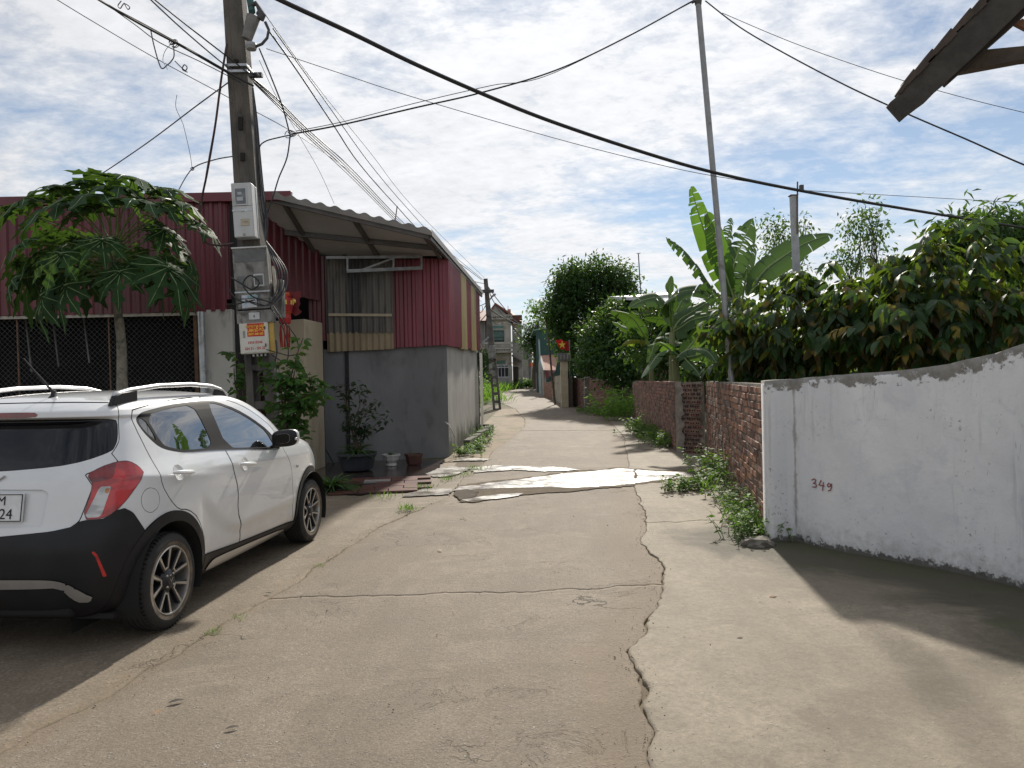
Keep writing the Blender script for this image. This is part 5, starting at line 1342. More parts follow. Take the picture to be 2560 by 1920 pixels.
clampb(P(650, 172, 9.35).z, 'upper steel band round the concrete pole at the cable bracket'); clampb(P(650, 181, 9.35).z - .03, 'lower steel band round the concrete pole at the cable bracket')
PLAST = mat('grey_white_plastic', (.52, .53, .54), (.44, .45, .455), 6, .5, stain=(.30, .29, .27), stain_scale=5, stain_lo=.6, stain_hi=.8, sc=(1, 1, .3))
OLDBOX = mat('weathered_box', (.27, .265, .25), (.17, .165, .155), 7, .6, bump=.2, stain=(.07, .065, .06), stain_scale=6, stain_lo=.48, stain_hi=.62, sc=(1, 1, .5))
CREAM = mat('cream_box', (.62, .60, .54), (.54, .52, .46), 5, .5, stain=(.36, .33, .28), stain_scale=4, stain_lo=.62, stain_hi=.8)
def pbox(u0, v0, u1, v1, Y, depth, tilt=0.):
    """box frame on the pole: front face spans the given sight lines"""
    a = P(u0, v0, Y); b = P(u1, v1, Y); c = (a + b) / 2; w = b.x - a.x; h = a.z - b.z
    M = Matrix.Translation(c) @ Matrix.Rotation(tilt, 4, 'Y') @ Matrix.Rotation(R(4), 4, 'Z')
    return M, w, h
def onface(M, cx, cz, w, h, t, name, m, parent, d=0., bevel=.003):
    mb = MB(); mb.box((0, 0, 0), (w, t, h)); mb.v = [tuple(M @ (Vector(q) + Vector((cx, -t / 2 - d, cz)))) for q in mb.v]; return mb.build(name, m, parent, bevel=bevel)
LEAN = math.atan2(lean.x, lean.z)
SMOKE = mat('smoky_window', (.16, .18, .20), (.10, .11, .13), 12, .15)
YB = 9.35 - .16
def meter_upper():
    M, w, h = pbox(580, 457, 633, 592, YB - .16, .2, LEAN)
    root = thing('meter_box', M.translation, 'clean grey white electricity meter box, topmost on the concrete pole', 'meter box')
    mb = MB(); mb.box((0, 0, 0), (w, .17, h)); mb.v = [tuple(M @ (Vector(q) + Vector((0, .085, 0)))) for q in mb.v]; mb.build('case', PLAST, root, bevel=.012)
    mb = MB(); mb.box((0, 0, 0), (w * .9, .06, h * .98)); mb.v = [tuple(M @ (Vector(q) + Vector((.02, .195, 0)))) for q in mb.v]; mb.build('back_case', PLAST, root, bevel=.01)
    onface(M, -.012, h * .25, w * .62, h * .34, .010, 'window_frame', PLAST, root)
    onface(M, -.012, h * .25, w * .50, h * .28, .004, 'meter_window', SMOKE, root, .010, 0)
    onface(M, -.02, h * .30, w * .2, h * .05, .002, 'meter_dial', mat('dial', (.4, .42, .44), None, 5, .5), root, .0142, 0)
    onface(M, -.02, h * .20, w * .3, h * .07, .002, 'meter_label', mat('dial', (.4, .42, .44), None, 5, .5), root, .0142, 0)
    onface(M, 0, -.005, w * 1.02, .022, .004, 'strap', GALV, root, 0, 0)
    onface(M, .0, -.004, .035, .03, .010, 'strap_buckle', GALV, root, .004)
    onface(M, .02, -h * .23, w * .42, h * .13, .006, 'breaker_window', mat('breaker_pane', (.42, .36, .27), (.33, .28, .2), 9, .3), root)
    onface(M, .03, -h * .225, w * .22, .008, .004, 'breaker_bar', mat('breaker_grey', (.2, .19, .18), None, 5, .5), root, .006, 0)
    onface(M, 0, h * .075, w * .96, .004, .002, 'lid_seam', DARKSTEEL, root, 0, 0)
    onface(M, .0, -h * .455, .03, .03, .006, 'lock', OLDBOX, root)
meter_upper()
def meter_cabinet():
    M, w, h = pbox(584, 618, 672, 772, YB - .10, .2, LEAN)
    root = thing('meter_cabinet', M.translation, 'wide dirty grey meter cabinet tangled in cables at the middle of the pole', 'meter cabinet')
    mb = MB(); mb.box((0, 0, 0), (w, .18, h)); mb.v = [tuple(M @ (Vector(q) + Vector((0, .09, 0)))) for q in mb.v]; mb.build('case', OLDBOX, root, bevel=.008)
    onface(M, 0, h * .49, w * 1.03, .02, .02, 'rim', PLAST, root, 0)
    onface(M, 0, h * .36, w * .9, h * .2, .004, 'upper_pane', mat('grimy_pane', (.12, .12, .12), (.07, .07, .07), 7, .25), root, 0, 0)
    for x, nm in ((-w * .27, 0), (w * .22, 1)):
        fr = onface(M, x, -h * .04, w * .30, h * .20, .006, 'window_frame', PLAST if nm else OLDBOX, root); onface(M, x, -h * .04, w * .23, h * .15, .003, 'window_pane', mat('grimy_pane', (.1, .1, .1), (.06, .06, .06), 7, .25), fr, .006, 0)
    onface(M, 0, -h * .22, w * 1.02, .018, .003, 'strap', GALV, root, 0, 0)
    s = onface(M, -w * .10, -h * .37, w * .42, h * .20, .001, 'sticker', mat('paper_sticker', (.62, .66, .70), None, 12, .6), root, 0, 0)
    onface(M, -w * .24, -h * .385, w * .16, h * .18, .0008, 'sticker_patch', mat('blue_print', (.32, .45, .62), (.6, .63, .66), 40, .6), s, .001, 0)
    onface(M, .0, -h * .30, w * .3, h * .05, .0008, 'sticker_patch', mat('teal_print', (.25, .42, .46), None, 12, .6), s, .001, 0)
    me = text_mesh('1900 1288', .05, M @ Matrix.Translation((.01, -.0022, -h * .37)) @ Matrix.Rotation(R(90), 4, 'X') @ Matrix.Rotation(R(8), 4, 'Z')); link('lettering', me, mat('black_print', (.05, .05, .06), None, 5, .6), s)
meter_cabinet()
def open_tray():
    M, w, h = pbox(592, 745, 680, 806, YB - .11, .2, LEAN)
    root = thing('terminal_tray', M.translation, 'grey terminal box with an open wiring slot above a latched flap on the pole', 'terminal box')
    mb = MB()
    for c_, d_ in (((0, .15, 0), (w, .02, h)), ((0, .075, h * .48), (w, .15, .012)), ((0, .075, -h * .02), (w, .15, .012)), ((-w * .49, .075, 0), (.012, .15, h)), ((w * .49, .075, 0), (.012, .15, h))): 
        k = len(mb.v); mb.box(c_, d_)
        mb.v[k:] = [tuple(M @ Vector(q)) for q in mb.v[k:]]
    mb.build('case', OLDBOX, root)
    for i in range(5):
        x0 = -w * .35 + i * w * .17; mb = MB(); mb.tube([M @ Vector((x0 + rnd.uniform(-.03, .03), .10, h * .42)), M @ Vector((x0 + rnd.uniform(-.03, .03), .06, h * .2)), M @ Vector((x0 + rnd.uniform(-.04, .04), .09, 0))], .006, 6); mb.build('wire', DARKSTEEL, root, True)
    f = onface(M, 0, -h * .26, w, h * .50, .02, 'flap', OLDBOX, root); l = onface(M, 0, -h * .24, w * .30, h * .28, .012, 'latch', PLAST, f, .02); onface(M, 0, -h * .25, .012, .03, .004, 'latch_slot', DARKSTEEL, l, .032, 0)
open_tray()
def sign_box():
    M, w, h = pbox(599, 806, 671, 883, YB - .13, .2, LEAN + R(.5))
    root = thing('telecom_box', M.translation, 'cream junction box with red and yellow notice, lowest box on the pole', 'junction box')
    mb = MB(); mb.box((0, 0, 0), (w, .13, h)); mb.v = [tuple(M @ (Vector(q) + Vector((0, .065, 0)))) for q in mb.v]; mb.build('case', CREAM, root, bevel=.006)
    mb = MB(); mb.box((0, 0, 0), (.05, .05, h)); mb.v = [tuple(M @ (Vector(q) + Vector((w / 2 + .03, .06, 0)))) for q in mb.v]; mb.build('yellow_side', mat('yellow_side', (.55, .36, .08), (.44, .28, .06), 6, .6), root)
    onface(M, 0, 0, w * .94, h * .94, .006, 'door', CREAM, root, 0)
    n = onface(M, w * .08, h * .25, w * .60, h * .42, .001, 'notice', mat('notice_red', (.52, .025, .012), None, 5, .5), root, .006, 0)
    YEL = mat('notice_yellow', (.85, .60, .05), None, 5, .5); INK = mat('red_stencil', (.50, .05, .06), None, 5, .6)
    def txt(s, size, x, z, m, par, d=.0078, sx=1., rot=R(1)):
        me = text_mesh(s, size, M @ Matrix.Translation((x, -d, z)) @ Matrix.Rotation(R(90), 4, 'X') @ Matrix.Rotation(rot, 4, 'Z') @ Matrix.Diagonal((sx, 1, 1, 1)), .0006, True); link('lettering', me, m, par)
    txt('ĐO ĐẠC ĐỊA CHÍNH', .040, w * .08, h * .36, YEL, n, sx=.62); txt('LÀM SỔ ĐỎ', .054, w * .08, h * .235, YEL, n, sx=.72); txt('0977 448 433', .040, w * .08, h * .115, YEL, n, sx=.82)
    txt('HNI 0246', .044, w * .04, -h * .15, INK, root, .0072); txt('GN 31 - SN 25', .044, w * .02, -h * .34, INK, root, .0072, sx=.92)
    onface(M, -w * .33, h * .12, .022, .085, .010, 'door_handle', STEEL, root, .006)
    for z in (h * .30, -h * .25): onface(M, w * .40, z, .018, .04, .008, 'hinge', DARKSTEEL, root, .006)
    for i in range(4):
        mb = MB(); x = -w * .1 + i * w * .14; mb.tube([M @ Vector((x, .06, -h / 2)), M @ Vector((x, .06, -h / 2 - .035))], .014, 8); mb.build('cable_gland', PLAST, root, True)
sign_box()
# slim grey box and pale plank strapped to the right of the cabinet
q = P(690, 745, YB); tag(MB().box((q.x, YB + .12, q.z), (.12, .14, .48)).build('junction_case', OLDBOX, None, bevel=.008), 'narrow dark grey case strapped to the right side of the pole', 'junction box')
tag(MB().bar(P(683, 665, YB - .05), P(692, 748, YB - .05), .035, .02).build('pale_batten', mat('weathered_batten', (.52, .48, .40), (.36, .33, .27), 9, .8)), 'pale weathered batten tied upright beside the meter cabinet', 'batten')
tag(MB().prism([P(686, 920, YB), P(698, 924, YB), P(703, 960, YB), P(706, 1006, YB), P(692, 1008, YB), P(690, 965, YB)], (0, .02, 0)).build('paper_strip', mat('torn_paper', (.42, .41, .39), (.26, .25, .24), 16, .85, stain=(.13, .12, .11), stain_scale=12), None), 'torn whitish poster remnant on the right edge of the pole', 'poster')
def pole_head():
    c = P(640, 60, 9.3); a, b = P(634, 42, 9.2), P(617, 98, 9.2)
    root = thing('lamp_bracket', b, 'stubby grey pipe bracket clamped near the top of the concrete pole', 'bracket')
    MB().tube([a, b], [.085, .065], 16).build('pipe', mat('weathered_pipe', (.24, .23, .22), (.16, .155, .15), 8, .6, metal=.2, bump=.3), root, True)
    MB().lathe([(0, .03), (.06, .02), (.075, -.02), (.06, -.06), (0, -.065)], 14, Matrix.Translation(P(628, 112, 9.2))).build('cap', mat('grey_cap', (.33, .33, .34), None, 8, .6), root, True)
    MB().tube([P(650, 48, 9.2), P(655, 38, 9.2), P(648, 30, 9.2)], .05, 10).build('clamp', DARKSTEEL, root, True)
    MB().tube([P(663, 55, 9.18), P(672, 75, 9.18), P(668, 95, 9.18), P(655, 110, 9.18), P(640, 116, 9.18)], .018, 8).build('loop_cable', DARKSTEEL, root, True)
    MB().tube([P(622, 18, 9.2), P(640, 8, 9.2), P(648, 22, 9.2), P(660, 40, 9.2)], .03, 8).build('splice', DARKSTEEL, root, True)
    MB().tube([P(625, 0, 9.25), P(630, 30, 9.2)], .045, 8).build('green_terminal', mat('green_terminal', (.01, .10, .09), None, 5, .5), root, True)
    MB().box(P(640, 188, 9.2), (.16, .06, .05)).build('hook', DARKSTEEL, root)
    MB().tube([P(628, 185, 9.2), P(642, 183, 9.1), P(648, 192, 9.05)], .014, 6).build('eye_bolt', DARKSTEEL, root, True)
pole_head()

# steel posts behind the brick wall
def steel_pole():
    a, b = P(1829, 950, 10.6), P(1745, 3, 10.6); d = b - a; a0 = a - d * (a.z / d.z)
    root = thing('steel_pole', a0, 'tall thin leaning grey steel pole rising behind the brick wall', 'pole')
    MB().tube([a0, a0.lerp(b, .5), b], [.044, .043, .041], 16).build('pipe', mat('dull_grey_pipe', (.33, .335, .34), (.25, .255, .26), 5, .5, metal=.35, stain=(.18, .17, .16), stain_scale=4), root, True)
    MB().tube([b + Vector((-.09, 0, -.02)), b + Vector((.09, 0, .05))], .018, 8).build('crossbar', DARKSTEEL, root, True)
    MB().tube([b + Vector((0, 0, -.05)), b + Vector((.02, 0, .12))], .05, 10).build('insulator', mat('dark_insulator', (.06, .055, .05), None, 5, .4), root, True)
steel_pole()
def square_post():
    a, b = P(1992, 700, 10.4), P(1983, 490, 10.4); d = b - a; a0 = a - d * (a.z / d.z)
    root = thing('square_post', a0, 'short square galvanised post with a spike carrying the thick cable', 'post')
    MB().bar(a0, b, .085, .085).build('tube', mat('galvanised_square', (.36, .37, .38), (.27, .28, .29), 6, .5, metal=.3), root, bevel=.006)
    MB().box(b + Vector((0, 0, .005)), (.11, .11, .012)).build('cap', RUST, root)
    MB().bar(b + Vector((.03, -.05, -.55)), b + Vector((.045, -.05, .19)), .016).build('spike', RUST, root)
    MB().box(b + Vector((.10, -.05, .10)), (.05, .05, .08)).build('clamp', DARKSTEEL, root)
square_post()
# ------------------------------------------------------------------ overhead cables
CABLE = mat('cable_black', (.014, .014, .016), (.02, .02, .022), 9, .55)
CABLE2 = mat('cable_grey', (.055, .055, .06), (.08, .08, .085), 9, .6)
CABLER = mat('cable_brown', (.075, .035, .035), (.05, .03, .03), 9, .6)
def spline(pts, n=10):
    out = []; k = len(pts)
    for i in range(k - 1):
        p0, p1, p2, p3 = pts[max(i - 1, 0)], pts[i], pts[i + 1], pts[min(i + 2, k - 1)]
        for j in range(n):
            t = j / n; out.append(.5 * ((2 * p1) + (p2 - p0) * t + (2 * p0 - 5 * p1 + 4 * p2 - p3) * t * t + (3 * p1 - p0 - 3 * p2 + p3) * t ** 3))
    return out + [pts[-1]]
S_ = 2560 / 2212.
def cable(label, pts, r=.006, m=CABLE, group='overhead cables', n=6, cat='cable', name='overhead_cable'):
    """pts: sight line (u, v as seen at 2212 wide) and distance"""
    q = [P(a * S_, b * S_, y) for a, b, y in pts]
    o = MB().tube(spline(q) if len(q) > 2 else q, r, n).build(name, m, None, True); tag(o, label, cat, group); return o
cable('thick black cable crossing the whole sky down to the square post', [(540,-35,6.2),(605,0,6.4),(760,72,6.9),(900,140,7.4),(1050,206,7.9),(1190,262,8.4),(1380,326,9.0),(1540,372,9.5),(1730,412,10.35),(1960,452,11.2),(2212,492,12.2),(2400,520,13)], .021)
cable('dark cable from the steel pole top sagging left to the knot beside the concrete pole', [(1500,0,10.6),(1350,82,10.3),(1200,152,10.0),(1040,200,9.7),(900,232,9.5),(740,269,9.3),(628,290,9.15)], .0105)
cable('thinner line just above the sagging steel pole cable', [(1500,2,10.62),(1200,156,10.1),(1060,185,9.8),(900,222,9.6),(745,262,9.4),(640,283,9.3)], .005, CABLE2)
cable('thin wire from the concrete pole sagging across to the square post', [(575,105,9.3),(740,160,9.4),(900,212,9.5),(1200,299,9.9),(1400,350,10.1),(1530,378,10.25),(1730,410,10.4)], .0045, CABLE2)
cable('faint wire running right from the square post', [(1732,411,10.4),(1960,424,11.5),(2212,438,13),(2400,446,14)], .0045, CABLE2)
cable('black cable falling right from the steel pole behind the tiled eave', [(1524,2,10.6),(1600,60,10.2),(1700,118,9.7),(1830,186,9.2),(1960,246,8.7),(2090,302,8.2),(2212,356,7.8),(2400,430,7.2)], .010)
cable('thin wire falling right from the sky behind the tiled eave', [(1560,28,10.5),(1720,95,10.4),(1900,158,10.3),(2060,205,10.2),(2212,243,10.1),(2400,285,10)], .0045, CABLE2)
# towards the far pole
far = lambda u_, v_: (u_, v_, 31.3)
cable('heavy line from the pole head to the far ladder pole', [(583,70,9.3),(640,150,10.2),(720,270,12.5),(775,352,14.5),(850,438,18.5),(930,520,23.5),(1040,604,31.2)], .012)
cable('second line from the pole head to the far ladder pole', [(590,62,9.3),(700,215,12),(800,355,15.6),(880,450,20),(960,535,26),(1046,606,31.2)], .009)
cable('uppermost thin line from the pole head to the far ladder pole', [(565,20,9.3),(680,180,12),(800,330,16),(900,455,21),(1046,600,31.2)], .006, CABLE2)
for i, lab in enumerate(('top strand of the cable bundle leaving the pole bracket', 'second strand of the cable bundle leaving the pole bracket', 'third strand of the cable bundle leaving the pole bracket', 'lowest strand of the cable bundle leaving the pole bracket')):
    d = i * 5; cable(lab, [(548,170 + d * .6,9.2),(600,215 + d,10),(660,275 + d * 1.1,11.4),(760,365 + d * 1.3,14),(860,470 + d,18.5),(950,555 + d,25),(1040,622 + d * 2,31)], .0075 if i % 2 else .010, CABLE if i != 2 else CABLE2)
# to the left
cable('twisted cable bundle entering from the upper left to the pole bracket', [(150,-45,6.8),(215,0,7.3),(300,50,7.9),(400,104,8.5),(480,150,9.0),(548,186,9.15)], .013)
cable('thin strand riding above the upper left bundle', [(160,-30,6.85),(240,14,7.4),(330,62,8.0),(430,118,8.7),(510,164,9.1)], .0055, CABLE2)
cable('slack strand hanging under the upper left bundle', [(200,-12,7.2),(290,52,7.9),(345,92,8.2),(430,132,8.7),(520,178,9.1)], .0055)
cable('straight cable from the top edge to the pole band', [(300,-25,7.6),(385,55,8.3),(470,128,9.0),(500,150,9.15)], .008, CABLE2)
cable('straight dark cable nearest the pole from the top edge', [(330,-4,8.0),(400,52,8.5),(480,114,9.05),(540,160,9.2)], .0085)
cable('lone thin wire from the upper left corner passing behind the pole', [(100,-15,7.8),(200,46,8.4),(340,128,9.2),(500,214,9.9),(640,290,10.4),(760,372,13)], .005, CABLE2)
cable('service cable from the pole down to the workshop roof', [(496,176,9.25),(420,232,10),(330,300,11),(255,352,11.9),(200,388,12.3)], .0085)
cable('short cable from the pole dipping to a knot over the roof', [(508,337,9.3),(460,346,9.8),(414,366,10.6),(385,412,12)], .008, CABLE2)
cable('thin frayed wire hanging down to the roof knot', [(382,205,10.4),(380,232,10.4),(393,262,10.5),(398,278,10.5),(410,330,10.6),(415,364,10.6)], .004, CABLE2)
cable('brown conduit dropping from the pole to the workshop eave', [(490,95,9.15),(478,170,9.2),(465,270,9.35),(448,370,9.6),(436,430,9.8),(432,480,9.8),(442,520,9.7),(470,530,9.5),(505,526,9.25)], .014, CABLER)
cable('thin wire beside the brown conduit', [(478,190,9.4),(460,290,9.6),(444,380,9.9),(436,440,10.2)], .004, CABLE2)
cable('drop cable from the pole head to the knot on the right', [(560,105,9.15),(585,165,9.0),(610,230,9.0),(626,290,9.1)], .009)
cable('drop cable falling from the knot to behind the meter boxes', [(627,290,9.1),(620,340,9.1),(602,385,9.1),(590,425,9.1),(578,460,9.1),(570,495,9.1)], .009)
cable('curled cable from the knot back to the pole', [(626,292,9.1),(598,298,9.05),(572,306,9.05),(560,322,9.05),(562,370,9.05),(570,430,9.05),(574,490,9.05)], .008)
cable('thin loose wire arcing down towards the shed roof', [(560,130,9.3),(600,215,9.8),(650,300,10.5),(690,370,11.2),(722,440,11.9)], .0035, CABLE2)
for i, (a, b) in enumerate(((540, 566), (548, 572), (556, 578), (562, 586))):
    lab = ('leftmost', 'second', 'third', 'rightmost')[i] + ' of the cables strapped down the right side of the pole'
    cable(lab, [(546,190,9.15),(549 + i * 2,260,9.12),(553 + i * 3,340,9.1),(558 + i * 4,420,9.08),(566 + i * 4,480,9.05),(574,520,9.02)], .011, CABLE if i % 2 else CABLE2, 'pole down cables')
for i in range(5):
    w = 8 + i * 7; lab = ('innermost', 'second', 'third', 'fourth', 'widest')[i] + ' loop of slack cable bulging right of the meter cabinet'
    cable(lab, [(574,520,9.02),(583 + i * 3,548,9.0),(590 + w * .8,585,8.98),(592 + w * .7,625,8.97),(578 + w * .4,655,8.95),(560,660,8.94),(530,648,8.93)], .0085, CABLE if i % 2 else CABLE2, 'slack loops at the meter boxes')
cable('tangle of wire across the front of the meter cabinet', [(500,600,8.97),(520,612,8.93),(545,625,8.92),(560,610,8.9),(540,595,8.9),(525,615,8.9),(545,640,8.9),(575,650,8.93),(590,655,8.95)], .010, group='slack loops at the meter boxes')
cable('teal tipped stub cable left of the meter cabinet', [(490,658,9.0),(510,657,8.95),(540,652,8.93),(570,660,8.93)], .008, group='slack loops at the meter boxes')
cable('bent cable stub left of the cabinet top', [(492,620,9.0),(505,640,8.95),(525,652,8.92),(550,648,8.92)], .008, group='slack loops at the meter boxes')
cable('cable hanging from under the junction box in a deep loop', [(530,765,9.02),(535,785,8.98),(555,800,8.96),(578,798,8.96),(592,785,8.97),(598,760,8.98),(596,735,9.0)], .010, group='slack loops at the meter boxes')
cable('thin cable looping down in front of the lantern', [(590,660,9.0),(610,690,9.0),(630,715,9.05),(642,735,9.1),(643,762,9.1),(625,768,9.1),(600,762,9.05),(575,755,9.0)], .0065, group='slack loops at the meter boxes')
cable('second cable looping down in front of the lantern', [(586,668,9.0),(602,690,9.0),(615,720,9.0),(623,760,9.0),(618,780,9.0),(605,778,9.0),(585,765,9.0)], .0065, group='slack loops at the meter boxes')
def knot(label, u_, v_, y, r, n=3):
    c = P(u_ * S_, v_ * S_, y); mb = MB()
    for k in range(n):
        ax = Vector((rnd.uniform(-.5, .5), -1, rnd.uniform(-.5, .5))).normalized(); x, yv, d = frame(ax); rr_ = r * rnd.uniform(.6, 1.2); o_ = Vector((rnd.uniform(-1, 1), 0, rnd.uniform(-1, 1))) * r * .5
        mb.tube([c + o_ + x * (rr_ * math.cos(t)) + yv * (rr_ * .7 * math.sin(t)) for t in np.linspace(0, 5.6, 16)], .005, 5)
    tag(mb.build('cable_knot', CABLE, None, True), label, 'cable')
knot('coiled knot of cable right of the concrete pole', 628, 290, 9.1, .06); knot('small wire knot over the workshop roof', 415, 366, 10.6, .03, 2)
cable('dangling frayed cable tail under the upper left bundle', [(325,62,8.1),(332,96,8.1),(342,132,8.1),(350,148,8.1),(362,140,8.1),(370,132,8.1),(376,120,8.1),(374,95,8.1)], .007, CABLE2)
cable('curled cable end beside the dangling tail', [(378,132,8.1),(392,146,8.1),(401,152,8.1),(404,145,8.1),(398,140,8.1),(394,150,8.1),(405,156,8.1)], .006, CABLE2)
knot('frizzy wire knot on the upper left bundle', 374, 92, 8.4, .05, 5)
cable('thin curly wire ends at the upper left bundle', [(374,92,8.4),(358,108,8.4),(352,130,8.4),(362,150,8.4)], .003, CABLE2)
cable('looped wire end at the top edge', [(262,2,7.6),(255,12,7.6),(260,18,7.6),(268,8,7.6),(280,15,7.6),(276,20,7.6),(268,6,7.6)], .005)
# ------------------------------------------------------------------ vegetation
BARK = mat('bark', (.13, .10, .075), (.07, .055, .042), 12, .95, bump=1, bscale=40, bdist=.01)
BARKG = mat('grey_bark', (.22, .19, .155), (.13, .115, .095), 14, .95, bump=1, bscale=50, bdist=.008)
def leaf_template(n=3, fold=.18, curl=.25, width=.5, tip=.75):
    """pointed leaf along +x of unit length: midrib plus two edges -> verts, quads as tris"""
    xs = np.linspace(0, 1, n + 2); V = []; 
    for x in xs:
        w = width / 2 * (math.sin(math.pi * min(1, x ** tip)) ** .8 if 0 < x < 1 else 0); z = -curl * x * x
        V += [(x, -w, z + fold * w), (x, 0, z), (x, w, z + fold * w)]
    F = []
    for i in range(n + 1):
        a = i * 3
        for k in (0, 1):
            if i == 0: F.append((a + 1, a + 3 + k, a + 4 + k))
            elif i == n: F.append((a + k, a + 4, a + k + 1))
            else: F += [(a + k, a + 3 + k, a + 4 + k), (a + k, a + 4 + k, a + 1 + k)]
    return np.array(V), np.array(F)
def leaf_cloud(name, pos, dirs, size, tmpl, mt, parent, roll=None, seed=1, stuff=True, label=None):
    """many leaves of one template: positions, pointing directions, lengths"""
    rs = np.random.RandomState(seed); pos = np.asarray(pos, float); d = np.asarray(dirs, float); n = len(pos)
    d /= np.maximum(np.linalg.norm(d, axis=1, keepdims=True), 1e-9)
    up = np.tile((0, 0, 1.), (n, 1)) + rs.normal(0, .45, (n, 3)); y = np.cross(up, d); y /= np.maximum(np.linalg.norm(y, axis=1, keepdims=True), 1e-9); z = np.cross(d, y)
    V, F = tmpl; s = np.asarray(size, float).reshape(-1, 1, 1) * np.ones((n, 1, 1))
    W = pos[:, None] + s * (V[None, :, 0:1] * d[:, None] + V[None, :, 1:2] * y[:, None] + V[None, :, 2:3] * z[:, None])
    FF = (F[None] + (np.arange(n) * len(V))[:, None, None]).reshape(-1, 3)
    me = np_mesh(name, W.reshape(-1, 3), FF); me.polygons.foreach_set('use_smooth', [True] * len(me.polygons))
    o = link(name, me, mt, parent)
    if stuff: tag(o, kind='stuff')
    return o
def limb(a, b, r0, r1, seed, bend=.12, n=7):
    a = Vector(a); b = Vector(b); L_ = (b - a).length; rs = random.Random(seed); x, y, d = frame(b - a)
    k1, k2 = rs.uniform(-1, 1) * bend * L_, rs.uniform(-1, 1) * bend * L_
    return [a.lerp(b, i / n) + x * (k1 * math.sin(math.pi * i / n)) + y * (k2 * math.sin(2 * math.pi * i / n) * .6) for i in range(n + 1)], [r0 + (r1 - r0) * i / n for i in range(n + 1)]
def crown_points(blobs, n, seed, shell=.55):
    """points spread through overlapping lumpy ellipsoids, thicker towards their skins"""
    rs = np.random.RandomState(seed); out = []; ctr = []
    vol = np.array([b[3] * b[4] * b[5] for b in blobs]); pr = vol ** .75 / (vol ** .75).sum()
    for k in rs.choice(len(blobs), n, p=pr):
        b = blobs[k]; v = rs.normal(size=3); v /= np.linalg.norm(v); r = shell + (1 - shell) * rs.rand() ** .6
        lump = 1 + .22 * math.sin(v[0] * 5 + k) * math.sin(v[1] * 6 + 2 * k) + .14 * math.sin(v[2] * 9 + v[0] * 7 + k)
        out.append((b[0] + v[0] * b[3] * r * lump, b[1] + v[1] * b[4] * r * lump, b[2] + v[2] * b[5] * r * lump)); ctr.append(v)
    return np.array(out), np.array(ctr)
def tree(name, label, base, blobs, nsprig, per, lsize, mt, trunk_r, seed, tmpl=None, droop=.25, shell=.5, bark=BARK, cat='tree', spread=.16, group=None, trunk_top=None, stuff=True):
    base = Vector(base); rs = np.random.RandomState(seed)
    root = thing(name, base, label, cat, group)
    mb = MB(); cz = sum(b[2] for b in blobs) / len(blobs); cx = sum(b[0] for b in blobs) / len(blobs); cy = sum(b[1] for b in blobs) / len(blobs)
    fork = Vector(trunk_top) if trunk_top else Vector((base.x * .4 + cx * .6, base.y * .4 + cy * .6, base.z + (cz - base.z) * .55))
    p, r = limb(base, fork, trunk_r, trunk_r * .75, seed); mb.tube(p, r, 10); mb.build('trunk', bark, root, True)
    mb = MB()
    for k, b in enumerate(blobs):
        e = Vector((b[0], b[1], b[2])); p, r = limb(fork, e, trunk_r * .55, trunk_r * .18, seed + k); mb.tube(p, r, 7)
        for j in range(5):
            v = rs.normal(size=3); v /= np.linalg.norm(v); q = e + Vector((v[0] * b[3], v[1] * b[4], abs(v[2]) * b[5])) * .75; p2, r2 = limb(p[4], q, trunk_r * .2, trunk_r * .05, seed + k * 7 + j); mb.tube(p2, r2, 5)
    tag(mb.build('limbs', bark, root, True), kind='stuff')
    pts, v = crown_points(blobs, nsprig, seed, shell)
    P_ = np.repeat(pts, per, 0) + rs.normal(0, spread, (nsprig * per, 3)); D = np.repeat(v, per, 0) * .6 + rs.normal(0, .6, (nsprig * per, 3)); D[:, 2] -= droop
    leaf_cloud('foliage', P_, D, lsize * rs.uniform(.7, 1.25, len(P_)), tmpl or leaf_template(1, .2, .2, .5), mt, root, seed=seed)
    return root
LT1 = leaf_template(1, .2, .25, .46); LT3 = leaf_template(3, .25, .35, .52)

